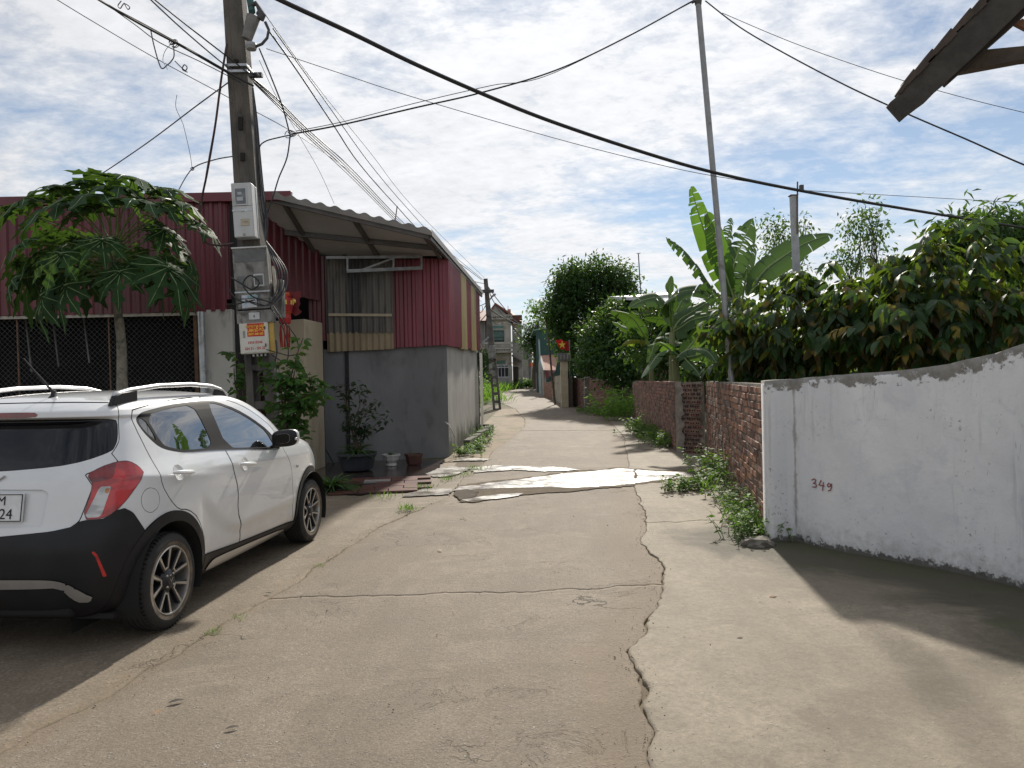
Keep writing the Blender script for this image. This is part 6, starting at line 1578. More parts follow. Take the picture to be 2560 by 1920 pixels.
# --- papaya in front of the workshop
PAPAYA = leaf_mat('papaya_leaf', (.022, .055, .021), (.04, .078, .035), .22, .52, .4, spec=.12)
STALK = mat('papaya_stalk', (.20, .26, .10), (.15, .2, .07), 5, .5)
RIB = mat('leaf_rib', (.22, .30, .13), None, 5, .5)
def papaya_leaf_mesh(seed):
    rs = random.Random(seed); V = []; F = []; ribs = MB()
    lobes = [-150, -112, -75, -38, 0, 38, 75, 112, 150]
    for li, ang in enumerate(lobes):
        a = R(ang + rs.uniform(-5, 5)); Ln = (1.0 - .38 * abs(ang) / 150) * rs.uniform(.9, 1.08); d = (math.cos(a), math.sin(a)); p = (-d[1], d[0]); n = 15; b = len(V)
        for i in range(n + 1):
            t = i / n; w = .19 * math.sin(math.pi * min(1, t * .95 + .05)) ** .7 * (.75 + .25 * t)
            saw = [0.42, .55, 1.0, 1.15, .5, .55, 1.25, .95, .42, .7, 1.1, .6, .45, .5, .3, .05][i]
            if t < .22: saw = .7 + .3 * (1 - t / .22); w = max(w, .07)
            sw = w * saw * (1 + .1 * rs.uniform(-1, 1)); adv = .06 * (saw - .4)
            for sg in (-1, 0, 1):
                x = d[0] * Ln * (t + (adv if sg else 0)) + p[0] * sw * sg; y = d[1] * Ln * (t + (adv if sg else 0)) + p[1] * sw * sg
                r = math.hypot(x, y); z = -.42 * r * r + .10 * abs(sw) * (1 if sg else 0) + .03 * math.sin(9 * r + li)
                V.append((x, y, z))
        for i in range(n):
            q = b + i * 3; F += [(q, q + 3, q + 4, q + 1), (q + 1, q + 4, q + 5, q + 2)]
        ribs.tube([Vector((d[0] * Ln * t, d[1] * Ln * t, -.42 * (Ln * t) ** 2 + .03 * math.sin(9 * Ln * t + li) + .004)) for t in np.linspace(0, .9, 6)], [.010, .009, .008, .006, .005, .003], 4)
    me = np_mesh('leaf', V, F); me.polygons.foreach_set('use_smooth', [True] * len(me.polygons)); me.materials.append(PAPAYA)
    rm = ribs.mesh('rib'); rm.materials.append(RIB); return me, rm
def papaya():
    Y = 9.9; base = P(312, 1000, Y); base = Vector((base.x + .06, Y, 0)); top = P(283, 640, Y); rs = random.Random(11)
    root = thing('papaya_tree', base, 'papaya tree with spreading lobed leaves in front of the maroon workshop', 'tree')
    mb = MB(); pts = [base.lerp(top, i / 24) + Vector((.02 * math.sin(i * .5), 0, 0)) for i in range(25)]
    mb.tube(pts, [.088 - .045 * (i / 24) + .004 * (i % 2) for i in range(25)], 12); mb.build('trunk', mat('papaya_bark', (.27, .25, .20), (.18, .165, .13), 16, .9, bump=.8, bscale=45, stain=(.10, .095, .08), stain_scale=5), root, True)
    meshes = [papaya_leaf_mesh(k) for k in range(4)]
    for k in range(3):
        a = k * 2.1 + .4; c = top + Vector((.10 * math.cos(a), .10 * math.sin(a) - .02, -.20 - .08 * k)); MB().lathe([(0, .10), (.04, .085), (.062, .02), (.058, -.05), (.03, -.095), (0, -.10)], 14, Matrix.Translation(c)).build('fruit', mat('green_papaya', (.06, .11, .035), (.045, .085, .03), 6, .4), root, True)
    # (sight line of leaf joint, distance, size)
    spots = [(135,470,9.6,.40),(205,455,9.9,.44),(270,445,10.1,.42),(330,450,9.7,.44),(395,470,9.8,.42),(440,500,9.6,.40),(70,500,9.5,.40),(160,505,9.3,.40),(245,490,9.35,.42),(350,500,9.3,.40),(90,545,10.2,.38),(440,520,10.3,.36),
             (60,605,9.4,.42),(130,600,10.4,.36),(410,575,9.5,.36),(395,560,10.2,.36),(90,640,9.6,.42),(155,635,9.2,.44),(185,600,10.3,.36),(470,640,9.9,.40),(420,625,10.3,.42),(35,700,9.5,.40),(80,690,10.0,.42),(165,715,9.25,.46),(255,600,9.1,.26),(300,680,9.15,.42),(420,670,9.3,.46),(380,690,10.1,.38),(480,665,10.2,.38),(120,690,10.4,.38),(20,520,9.7,.34),(500,560,9.8,.32),(45,660,10.1,.36),(215,690,10.2,.36),(340,640,10.3,.36),(460,720,9.5,.36),(105,740,9.4,.36),(230,520,9.7,.36),(300,470,9.45,.38),(400,510,9.3,.34)]
    for i, (u_, v_, y, s) in enumerate(spots):
        e = P(u_, v_, y); st = top + Vector((rs.uniform(-.03, .03), rs.uniform(-.03, .03), .12 - .5 * max(0, (v_ - 480)) / 330)); out = Vector((e.x - st.x, e.y - st.y, 0)); hd = out.normalized() if out.length > .05 else Vector((0, -1, 0))
        mid = st.lerp(e, .5) + Vector((0, 0, .06)); pt = MB().tube(spline([st, mid, e], 6), [.013 - .006 * (j / 12) for j in range(13)], 6).build('leaf_stalk', STALK, root, True)
        me, rm = meshes[i % 4]; o = bpy.data.objects.new('leaf', me); C.objects.link(o)
        pitch = R(8) + R(62) * min(1, max(0, (v_ - 470) / 250)) + R(rs.uniform(-8, 8)); az = math.atan2(hd.y, hd.x) + R(rs.uniform(-14, 14))
        s *= rs.uniform(.9, 1.35); M = Matrix.Translation(e) @ Matrix.Rotation(az, 4, 'Z') @ Matrix.Rotation(pitch, 4, 'Y') @ Matrix.Rotation(R(rs.uniform(-12, 12)), 4, 'X') @ Matrix.Diagonal((s * 1.32, s * 1.32, s * 1.32, 1))
        o.parent = root; o.matrix_parent_inverse = Matrix.Translation(-base); o.matrix_basis = M
        q = bpy.data.objects.new('rib', rm); C.objects.link(q); q.parent = o
    tag(MB().tube([top + Vector((0, 0, -.03)), top + Vector((.0, 0, .12)), top + Vector((-.02, 0, .25))], [.035, .03, .008], 8).build('growing_tip', STALK, root, True))
papaya()

# --- bananas
BAN = leaf_mat('banana_leaf', (.038, .082, .032), (.065, .11, .055), .20, .55, .4, vscale=2.5, spec=.14)
BANY = leaf_mat('young_banana_leaf', (.065, .14, .03), (.10, .18, .05), .36, .55, .35, spec=.14)
BANS = mat('banana_stem', (.22, .26, .12), (.14, .15, .07), 5, .55, stain=(.14, .09, .05), stain_scale=4, sc=(1, 1, .25))
def banana_leaf(root, path, width, tear, mt, seed, twist=0., name='leaf', up=(0, 0, 1)):
    """blade folded along the midrib, torn into ribbons across"""
    rs = random.Random(seed); pts = spline([Vector(p) for p in path], 12); n = len(pts) - 1; V = []; F = []
    t0 = .14
    ribn = MB().tube(pts, [max(.004, .020 * (1 - i / n) + .004) for i in range(n + 1)], 6)
    o = ribn.build(name + '_midrib', mat('banana_midrib', (.26, .33, .14), None, 5, .5), root, True)
    for sg in (-1, 1):
        i = 0; M_ = 60; k = 0
        while k < M_:
            run = rs.choice([1, 2, 2, 3, 4, 6]) if tear > 0 else M_; run = min(run if rs.random() < tear or tear == 0 else 14, M_ - k)
            drop = rs.uniform(0, .9) * tear ** .7; lag = rs.uniform(-.02, .03) * (1 if tear else 0); b = len(V); gap = .5 if tear else 0
            for j in range(run + 1):
                kk = k + j - (gap if j == run else 0); t = t0 + (1 - t0) * kk / M_; f = t * n; a = min(int(f), n - 1); p = pts[a].lerp(pts[a + 1], f - a); d = (pts[a + 1] - pts[a]).normalized()
                upv = Vector(up); s = d.cross(upv); s = s.normalized() if s.length > .05 else Vector((1, 0, 0)); nn = s.cross(d).normalized()
                if twist: Rm = Matrix.Rotation(twist, 3, d); s = Rm @ s; nn = Rm @ nn
                w = width / 2 * (math.sin(math.pi * min(1, (kk / M_) ** .72 * .97 + .03)) ** .55)
                for c in range(4):
                    x = c / 3; q = p + s * (sg * w * x) + nn * (.22 * w * x - drop * w * x * x * .9 - .18 * w * x ** 3) + d * (lag * x) - Vector((0, 0, drop * w * x * x * .5)); V.append(tuple(q))
            for j in range(run):
                for c in range(3):
                    q = b + j * 4 + c; F.append((q, q + 4, q + 5, q + 1) if sg > 0 else (q, q + 1, q + 5, q + 4))
            k += run
    me = np_mesh(name, V, F); me.polygons.foreach_set('use_smooth', [True] * len(me.polygons)); o2 = link(name, me, mt, root); return o2
def bananas():
    Y = 15.5
    g = 'banana plants behind the brick wall'
    # tall clump by the steel pole
    b0 = Vector((P(1845, 945, 14.5).x, 14.5, 0)); root = thing('banana_plant', b0, 'tall banana plant with upright torn leaves behind the steel pole', 'plant', g)
    crown = P(1850, 790, 14.5); MB().tube([b0, b0.lerp(crown, .5), crown], [.13, .11, .07], 12).build('stem', BANS, root, True)
    def pth(l, y0, y1): return [crown] + [P(u_, v_, y0 + (y1 - y0) * i / max(1, len(l) - 1)) for i, (u_, v_) in enumerate(l)]
    banana_leaf(root, pth([(1800,690),(1765,590),(1742,520),(1728,465)], 14.4, 14.2), .42, .95, BANY, 1, 1.2); banana_leaf(root, pth([(1812,680),(1790,610),(1775,560),(1762,535)], 14.2, 13.7), .55, .15, BANY, 2, 1.35)
    banana_leaf(root, pth([(1790,735),(1745,670),(1700,618),(1665,595)], 14.5, 14.8), .40, .9, BAN, 3, .3); banana_leaf(root, pth([(1815,700),(1815,640),(1822,580),(1830,545)], 14.6, 15.0), .34, .9, BAN, 4, 1.0)
    banana_leaf(root, pth([(1830,690),(1850,620),(1870,575),(1882,545)], 14.4, 14.6), .50, .8, BAN, 5, 1.1); banana_leaf(root, pth([(1845,720),(1860,680),(1875,640),(1890,610)], 14.8, 15.6), .42, .7, BAN, 6, .9)
    banana_leaf(root, pth([(1900,690),(1960,640),(2020,605),(2082,586)], 14.3, 14.0), .6, .12, BAN, 7, 1.0); banana_leaf(root, pth([(1895,700),(1930,665),(1975,645),(2008,640)], 14.7, 15.3), .5, .3, BAN, 8, 1.0); banana_leaf(root, pth([(1862,710),(1868,680),(1872,655),(1875,640)], 14.1, 13.9), .18, 0, BANY, 9, 1.2)
    # lower clump left of it
    b1 = Vector((P(1680, 945, 15.5).x, 15.5, 0)); root = thing('banana_plant', b1, 'middle banana plant with broad arching leaves over the pale brick wall', 'plant', g)
    crown = P(1680, 830, 15.5); MB().tube([b1, crown], [.11, .06], 12).build('stem', BANS, root, True)
    banana_leaf(root, pth([(1672,760),(1690,735),(1740,725),(1782,745)], 15.3, 14.6), .55, .1, BAN, 11, .7); banana_leaf(root, pth([(1665,770),(1650,745),(1610,750),(1575,768)], 15.4, 15.0), .48, .15, BAN, 12, -.7)
    banana_leaf(root, pth([(1675,770),(1672,730),(1676,710),(1680,690)], 15.6, 15.8), .26, 0, BAN, 13, 1.2); banana_leaf(root, pth([(1680,800),(1680,775),(1684,765),(1682,745)], 15.2, 14.9), .36, .0, BANY, 14, 1.3)
    banana_leaf(root, pth([(1700,800),(1730,780),(1762,760),(1790,742)], 15.6, 15.9), .5, .3, BAN, 15, .6); banana_leaf(root, pth([(1700,820),(1730,800),(1770,790),(1800,782)], 15.2, 14.6), .5, .4, BAN, 16, .9)
    banana_leaf(root, pth([(1680,800),(1695,770),(1708,745),(1720,740)], 15.9, 16.4), .45, .3, BAN, 17, .5)
    # light stalked plant at the left end
    b2 = Vector((P(1628, 945, 19.2).x, 19.2, 0)); root = thing('banana_plant', b2, 'pale stemmed young banana plant at the left, one drooping yellowed leaf', 'plant', g)
    crown = P(1628, 868, 19.2); MB().tube([b2, crown], [.10, .05], 12).build('stem', BANS, root, True)
    banana_leaf(root, pth([(1605,830),(1585,800),(1560,785),(1528,776)], 19.1, 18.6), .54, .4, BAN, 21, .2); banana_leaf(root, pth([(1600,840),(1580,825),(1555,815),(1530,805)], 19.3, 19.5), .52, .3, BAN, 22, .2)
    banana_leaf(root, pth([(1608,855),(1590,850),(1570,852),(1556,862)], 19.1, 18.8), .40, .7, leaf_mat('yellowing_banana_leaf', (.20, .21, .03), (.24, .22, .04), .45, .4, .3), 23, .0)
    banana_leaf(root, pth([(1650,835),(1668,815),(1660,800),(1610,795)], 19.0, 18.5), .52, .3, BAN, 24, .5); banana_leaf(root, pth([(1645,850),(1660,840),(1690,855),(1730,862)], 18.9, 18.4), .54, .3, BAN, 25, .3)
    # low foreground leaves hanging over the wall
    b3 = Vector((P(1700, 945, 14.9).x, 14.9, 0)); root = thing('banana_plant', b3, 'low banana plant whose leaves droop over the corner of the brick wall', 'plant', g)
    crown = P(1688, 900, 14.8); MB().tube([b3, crown], [.10, .07], 12).build('stem', BANS, root, True)
    banana_leaf(root, pth([(1672,880),(1648,885),(1625,915),(1605,945)], 14.5, 13.9), .46, .35, BAN, 31, .2); banana_leaf(root, pth([(1670,870),(1640,858),(1630,880),(1620,905)], 14.6, 14.4), .40, .2, BANY, 32, .2)
    banana_leaf(root, pth([(1710,880),(1740,870),(1770,880),(1790,905)], 14.6, 14.2), .44, .3, BAN, 33, .3); banana_leaf(root, pth([(1720,870),(1748,840),(1770,830),(1790,835)], 15.0, 15.2), .40, .1, BANY, 34, .9); banana_leaf(root, pth([(1705,890),(1720,905),(1735,920),(1750,940)], 14.5, 14.2), .34, .3, BAN, 35, .3)
    banana_leaf(root, pth([(1735,890),(1760,885),(1770,900),(1775,925)], 14.9, 14.9), .36, .2, BANY, 36, .9)
bananas()

# --- star apple trees over the wall: big leaves, green above and bronze below, some as single parts
STAR = leaf_mat('star_apple_leaf', (.021, .053, .016), (.075, .046, .014), .32, .34, .5, young=(.22, .15, .025), spec=.4)
def star_apple(name, label, base, blobs, nsprig, seed, parts):
    root = tree(name, label, base, blobs, 10, 1, .05, STAR, .055, seed, trunk_top=None)
    rs = np.random.RandomState(seed + 5); pts, v = crown_points(blobs, nsprig, seed + 3, .62); tm = leaf_template(3, .22, .35, .43)
    P_, D_, S2 = [], [], []
    for p, n in zip(pts, v):
        out = np.array((n[0], n[1], n[2] * .4 + .15)); out /= np.linalg.norm(out); L_ = rs.uniform(.22, .42); k = rs.randint(8, 12)
        tw = p + out * np.linspace(0, L_, k)[:, None]; tw[:, 2] -= np.linspace(0, 1, k) ** 2 * .12
        for i in range(k):
            a = i * 2.4 + rs.rand(); sd = np.array((math.cos(a), math.sin(a), 0)); d = out * .45 + sd * .75; d[2] -= rs.uniform(.35, 1.1); P_.append(tw[i]); D_.append(d); S2.append(rs.uniform(.15, .24))
    P_, D_, S2 = map(np.array, (P_, D_, S2)); near = np.argsort(np.linalg.norm(P_ - np.array((0, 0, 1.4)), axis=1))
    # keep the ones on the camera's side of the crown as parts
    a, b = near[:parts], near[parts:]
    leaf_cloud('foliage', P_[b], D_[b], S2[b], tm, STAR, root, seed=seed)
    V, F = tm; me = np_mesh('leaf', V, F); me.polygons.foreach_set('use_smooth', [True] * len(me.polygons)); me.materials.append(STAR)
    inv = Matrix.Translation(-Vector(base))
    for i in a:
        d = Vector(D_[i]).normalized(); up = Vector((rs.normal(0, .4), rs.normal(0, .4), 1)); y = up.cross(d).normalized(); z = d.cross(y); s = S2[i]
        o = bpy.data.objects.new('leaf', me); C.objects.link(o); o.parent = root; o.matrix_parent_inverse = inv
        o.matrix_basis = Matrix.Translation(P_[i]) @ Matrix((d, y, z)).transposed().to_4x4() @ Matrix.Diagonal((s, s, s, 1))
    return root
star_apple('star_apple_tree', 'left star apple tree with bronze backed leaves spilling over the wall', (P(2075, 930, 10.2).x, 10.2, 0), [(P(1890,800,10.9).x,10.9,2.12,.5,.6,.48),(P(1985,785,10.3).x,10.3,2.18,.75,.8,.55),(P(2110,770,10.0).x,10.0,2.2,.75,.8,.62),(P(1890,850,11.2).x,11.2,1.85,.5,.5,.4),(P(2020,850,10.6).x,10.6,1.9,.8,.7,.40)], 430, 41, 300)
star_apple('star_apple_tree', 'right star apple tree, the taller one, above the sweeping white wall', (P(2230, 930, 8.8).x, 8.8, 0), [(P(2290,740,9.0).x,9.0,2.25,.70,.8,.62),(P(2420,690,8.7).x,8.7,2.50,.70,.8,.60),(P(2340,820,8.6).x,8.6,2.0,.9,.8,.45),(P(2450,820,8.9).x,8.9,2.05,.7,.8,.45),(P(2190,720,9.3).x,9.3,2.3,.5,.6,.45)], 400, 57, 300)

# --- background trees on the right
DARKLEAF = leaf_mat('evergreen_leaf', (.034, .075, .026), (.05, .09, .035), .28, .4, .4)
MANGO = leaf_mat('mango_leaf', (.040, .085, .028), (.06, .10, .04), .30, .42, .4)
THIN = leaf_mat('thin_crown_leaf', (.045, .085, .035), (.07, .11, .05), .35, .42, .35)
def B(u_, v_, Y, rx, ry, rz): p = P(u_, v_, Y); return (p.x, p.y, p.z, rx, ry, rz)
tree('slender_tree', 'airy thin tree showing sky between its leaves, left of the square post', (P(1970,900,19).x,19,.05), [B(1935,575,19,.42,.5,.40),B(1975,590,19.2,.40,.5,.45),B(1950,630,19,.5,.5,.35),B(2010,560,19.1,.25,.3,.3),B(1975,680,19,.5,.5,.4)], 230, 5, .12, THIN, .05, 61, LT1, .3, .25, spread=.10, group='thin background trees')
tree('slender_tree', 'airy upright thin tree crossing the thick cable', (P(2150,900,17).x,17,.03), [B(2165,535,17,.42,.45,.30),B(2150,570,17,.50,.5,.42),B(2190,580,17.2,.38,.4,.40),B(2135,640,17,.5,.5,.4),B(2100,660,17,.5,.5,.35),B(2190,650,17,.45,.45,.4)], 250, 5, .12, THIN, .05, 67, LT1, .35, .25, spread=.10, group='thin background trees')
tree('mango_tree', 'dense dark mango tree at the right edge behind the star apple', (P(2480,900,13).x,13,.0), [B(2400,588,13,.5,.6,.40),B(2470,578,13,.55,.6,.40),B(2530,590,13.2,.6,.6,.42),B(2440,620,13,.8,.8,.5),B(2530,660,13,.8,.8,.6),B(2560,760,12.8,.8,.8,.7),B(2480,780,13.4,1.0,.8,.7),B(2600,640,13,.7,.7,.55),B(2600,880,12.6,.9,.8,.7)], 1600, 8, .19, MANGO, .12, 71, leaf_template(1, .15, .45, .30), .55, .4, spread=.12)
# --- big round tree and bushes beyond the far wall
tree('round_tree', 'large round dark green tree leaning over the lane beyond the brick walls', (P(1470,940,34).x,34,terrain(34)), [B(1418,730,34,.85,1.2,.85),B(1440,700,34,1.0,1.2,.8),B(1500,690,34.2,1.0,1.2,.75),B(1550,705,34,.75,1.1,.75),B(1560,740,34,.6,1.0,.6),B(1402,790,33.8,.7,1.0,.85),B(1440,790,34,1.1,1.2,1.2),B(1510,770,34.2,1.1,1.2,1.1),B(1428,850,33.8,.75,1.0,.8),B(1378,765,33.6,.35,.7,.35),B(1480,850,34.2,1.2,1.2,1.0)], 2600, 8, .21, DARKLEAF, .22, 81, LT1, .15, .35, spread=.2)
tree('bright_sapling', 'light green sprig sticking out left of the round tree', (P(1385,860,33.2).x,33.2,terrain(33)), [B(1336,770,33.2,.28,.4,.22),B(1348,778,33.2,.25,.4,.2),B(1360,790,33.2,.25,.4,.2)], 60, 6, .17, leaf_mat('bright_leaf', (.10, .20, .035), (.13, .22, .06), .45, .4, .25), .05, 83, LT1, .2, .2, trunk_top=P(1365, 800, 33.2))
tree('dark_bush', 'broad dark bush below the round tree behind the far brick wall', (P(1560,930,27).x,27,terrain(27)), [B(1500,840,27.5,.8,1.0,.7),B(1560,800,27.5,1.0,1.0,.8),B(1610,850,27,.9,1.0,.9),B(1540,890,26.5,1.0,.9,.7),B(1480,900,27,.6,.8,.5),B(1600,780,28,.9,.9,.6),B(1560,930,26,1.0,.8,.45),B(1450,905,32.5,.6,.8,.8),B(1445,860,33,.6,.8,.7),B(1475,930,31.5,.6,.6,.5)], 2300, 8, .18, DARKLEAF, .12, 87, LT1, .2, .3, spread=.16, cat='bush')
tree('dark_bush', 'dark shrubbery filling the gap behind the banana plants', (P(1720,930,21).x,21,terrain(21)), [B(1640,830,21,.9,.8,.8),B(1720,830,21,1.0,.8,.8),B(1800,830,20,1.0,.8,.8),B(1900,860,16,1.0,.8,.6),B(2000,870,14.5,1.0,.8,.5),B(1700,900,20,1.2,.8,.5),B(1830,910,17,1.2,.8,.4)], 1500, 8, .19, DARKLEAF, .1, 89, LT1, .2, .3, spread=.16, cat='bush')
tree('garden_shrub', 'low sunlit yellow green shrub glimpsed under the star apple trees', (P(2250,930,12).x,12,0), [B(2130,905,12,.5,.4,.25),B(2230,905,12,.5,.4,.25),B(2300,900,12,.5,.4,.25),B(2060,905,12.5,.5,.4,.25)], 160, 6, .14, leaf_mat('croton_leaf', (.22, .26, .03), (.24, .24, .05), .5, .4, .4), .03, 91, LT1, .1, .2, cat='shrub', spread=.12)

# --- shrub by the pole, potted plants, spider plants
CITRUS = leaf_mat('citrus_leaf', (.036, .092, .024), (.06, .12, .04), .34, .38, .35)
def sprig_shrub(name, label, base, stems, mt, lsize, seed, cat, per=14, tmpl=LT3, parts=True, bark=BARK, droop=.5):
    root = thing(name, base, label, cat); rs = np.random.RandomState(seed); P_, D_ = [], []
    mb = MB()
    for k, st in enumerate(stems):
        pts = spline([Vector(q) for q in st], 8); mb.tube(pts, [.013 * (1 - i / len(pts)) + .004 for i in range(len(pts))], 6)
        for i in range(per):
            t = .25 + .75 * rs.rand(); q = pts[min(len(pts) - 1, int(t * (len(pts) - 1)))]; a = rs.rand() * 6.28; d = np.array((math.cos(a), math.sin(a), rs.uniform(-droop, .5))); P_.append(np.array(q) + d * .03); D_.append(d)
            if rs.rand() < .65:
                q2 = np.array(q) + d * rs.uniform(.08, .2)
                for j in range(3): a2 = rs.rand() * 6.28; P_.append(q2 + rs.normal(0, .03, 3)); D_.append(np.array((math.cos(a2), math.sin(a2), rs.uniform(-1.2 * droop, .3))))
    tag(mb.build('stems', bark, root, True), kind='stuff'); P_, D_ = np.array(P_), np.array(D_); S2 = lsize * rs.uniform(.65, 1.2, len(P_))
    leaf_cloud('foliage', P_, D_, S2, tmpl, mt, root, seed=seed); return root
Yc = 8.9; cb = Vector((P(715, 1150, Yc).x, Yc, 0))
sprig_shrub('citrus_shrub', 'leafy green shrub growing beside the concrete pole', cb, [[cb, P(712,1000,Yc), P(725,950,Yc), P(745,880,Yc), P(758,845,Yc)], [cb, P(716,1040,Yc), P(750,970,Yc), P(775,930,Yc)], [cb, P(705,1000,Yc), P(690,940,Yc-.1), P(695,900,Yc)], [cb, P(730,1050,Yc), P(760,1020,Yc), P(790,960,Yc-.1)], [cb, P(716,1060,Yc), P(735,1010,Yc-.1), P(770,985,Yc-.2), P(800,990,Yc-.2)], [cb, P(712,1020,Yc), P(730,960,Yc+.15), P(740,910,Yc+.2)], [cb, P(728,1060,Yc), P(742,1080,Yc), P(758,1120,Yc-.1)], [cb, P(716,1030,Yc), P(745,990,Yc), P(740,940,Yc-.2)], [cb, P(725,1040,Yc), P(765,1000,Yc), P(780,940,Yc)]], CITRUS, .125, 31, 'shrub', per=27)
cb2 = Vector((P(600, 1150, 9.75).x, 9.75, 0))
sprig_shrub('citrus_shrub', 'leafy green shrub peeping out left of the concrete pole', cb2, [[cb2, P(608,1000,9.75), P(602,930,9.7), P(590,880,9.6)], [cb2, P(612,1000,9.75), P(618,940,9.7), P(622,890,9.7)], [cb2, P(600,1020,9.75), P(588,960,9.6), P(585,920,9.6)]], CITRUS, .12, 33, 'shrub', per=20)
POTB = mat('dark_pot', (.035, .04, .05), (.025, .028, .035), 6, .5); POTW = mat('white_pot', (.55, .54, .52), (.44, .43, .41), 6, .5, stain=(.3, .28, .25), stain_scale=9); POTR = mat('brown_pot', (.11, .045, .035), (.08, .035, .03), 6, .5); EARTH = mat('potting_soil', (.04, .03, .022), None, 20, .95)
def pot(name, label, u_, v_, prof, m, n=24, sides=None):
    c = G(u_, v_); root = thing(name, c, label, 'pot', 'plant pots by the grey wall')
    M = Matrix.Translation(c + Vector((0, 0, .012))); k = sides or n
    MB().lathe(prof + [(prof[-1][0] - .018, prof[-1][1]), (prof[-1][0] - .03, prof[-1][1] - .05)], k, M).build('bowl', m, root, sides is None)
    MB().lathe([(prof[-1][0] - .025, prof[-1][1] - .035), (.0, prof[-1][1] - .02)], k, M).build('soil', EARTH, root, True)
    MB().lathe([(0, .0), (prof[0][0], .0), (prof[0][0] - .02, .01)], k, M).build('foot', m, root, True)
    return c, prof[-1][1]
c1, h1 = pot('plant_pot', 'wide dark bonsai pot, the largest by the grey wall', 893, 1178, [(.20, 0), (.25, .02), (.28, .12), (.30, .22), (.32, .25), (.335, .26), (.335, .30)], POTB)
c2, h2 = pot('plant_pot', 'small white flared flower pot by the grey wall', 978, 1166, [(.10, 0), (.10, .025), (.085, .045), (.13, .10), (.15, .17), (.165, .175), (.165, .20)], POTW, sides=10)
c3, h3 = pot('plant_pot', 'small brown hexagonal pot nearest the wall corner', 1035, 1163, [(.115, 0), (.125, .02), (.15, .15), (.165, .155), (.165, .19)], POTR, sides=6)
def tuft(name, label, c, h, n, ln, mt, seed, cat='plant', w=.05, arch=1.0, group=None, parent_stuff=True):
    """arching strap leaves from one crown"""
    rs = random.Random(seed); root = thing(name, c, label, cat, group); mb = MB()
    for i in range(n):
        a = rs.uniform(0, 6.28); L_ = ln * rs.uniform(.6, 1.1); el = rs.uniform(.35, 1.35); d = Vector((math.cos(a), math.sin(a), 0)); s = Vector((-d.y, d.x, 0)); rows = []
        for k in range(7):
            t = k / 6; p = Vector(c) + Vector((0, 0, h)) + d * (L_ * (math.cos(el) * t + .25 * t * t)) + Vector((0, 0, L_ * (math.sin(el) * t - .55 * arch * t * t))); ww = w * L_ * (1 - t) ** .6 * (.5 + t if t < .5 else 1); rows.append([p - s * ww, p + Vector((0, 0, -ww * .4)), p + s * ww])
        mb.sheet(rows)
    tag(mb.build('leaves', mt, root, True, fix=False), kind='stuff'); return root
SPIDER = leaf_mat('strap_leaf', (.055, .11, .04), (.08, .14, .06), .3, .4, .3)
DARKP = leaf_mat('dark_bonsai_leaf', (.02, .035, .022), (.03, .045, .03), .2, .4, .3)
tuft('spider_plant', 'spiky strap leaved plant filling the wide dark pot', c1, h1 - .02, 85, .42, SPIDER, 41, group=None)
tuft('spider_plant', 'spiky green tuft right behind the front wheel of the car', G(828, 1226), .0, 110, .52, SPIDER, 43)
yb = c1.y - .02
sprig_shrub('potted_shrub', 'dark leaved shrub standing in the wide pot', c1 + Vector((0, 0, h1)), [[c1 + Vector((0, 0, h1)), P(880,1080,yb), P(872,1030,yb), P(850,975,yb), P(842,955,yb)], [c1 + Vector((.05, 0, h1)), P(885,1060,yb), P(900,1010,yb), P(892,965,yb)], [c1 + Vector((.03, .02, h1)), P(890,1070,yb), P(920,1030,yb), P(945,1000,yb)], [c1 + Vector((.06, 0, h1)), P(905,1080,yb), P(930,1070,yb), P(955,1045,yb)], [c1 + Vector((0, .05, h1)), P(875,1050,yb), P(868,1000,yb), P(875,960,yb)], [c1 + Vector((.02, 0, h1)), P(890,1090,yb), P(900,1060,yb), P(915,990,yb)]], DARKP, .105, 35, 'shrub', per=19)
tuft('seedling', 'low leafy seedling in the small white pot', c2, h2 - .02, 26, .15, SPIDER, 47, w=.16); tuft('seedling', 'sparse seedling in the brown hexagonal pot', c3, h3 - .02, 18, .11, SPIDER, 49, w=.16)
# --- ferns and weeds
FERN = leaf_mat('fern_leaf', (.07, .15, .03), (.10, .18, .05), .4, .45, .35); WEED = leaf_mat('weed_leaf', (.085, .165, .035), (.11, .19, .055), .42, .45, .35); GRASS = leaf_mat('grass_blade', (.10, .19, .035), (.12, .21, .05), .45, .5, .4)
def fern(c, n, ln, seed, label, group):
    rs = random.Random(seed); root = thing('fern', c, label, 'fern', group); P_, D_, S2 = [], [], []
    for i in range(n):
        a = rs.uniform(0, 6.28); el = rs.uniform(.5, 1.2); L_ = ln * rs.uniform(.6, 1.1); d = np.array((math.cos(a), math.sin(a), 0)); s = np.array((-d[1], d[0], 0))
        for k in range(12):
            t = .1 + .9 * k / 11; p = np.array(c) + d * (L_ * (math.cos(el) * t + .3 * t * t)) + np.array((0, 0, L_ * (math.sin(el) * t - .6 * t * t)))
            for sg in (-1, 1): P_.append(p); D_.append(s * sg + d * .3 + np.array((0, 0, -.2))); S2.append(L_ * .30 * (1 - t * .75))
    leaf_cloud('fronds', P_, D_, S2, leaf_template(1, .1, .2, .28), FERN, root, seed=seed)
fr = 'ferns and weeds along the shed wall'
for i, (x, y, s) in enumerate(((-1.08, 14.3, .34), (-1.0, 14.9, .42), (-.98, 15.6, .36), (-.9, 16.4, .34), (-.95, 17.3, .4), (-.85, 18.3, .36), (-.82, 19.3, .4))):
    fern(Vector((x + .12, y, terrain(y) + .02)), 13, s, 100 + i, ('fern nearest the shed corner', 'second fern from the shed corner', 'third fern from the shed corner', 'middle fern behind the planter kerb', 'fifth fern from the shed corner', 'second last fern towards the far end of the shed', 'farthest fern at the end of the shed')[i], fr)
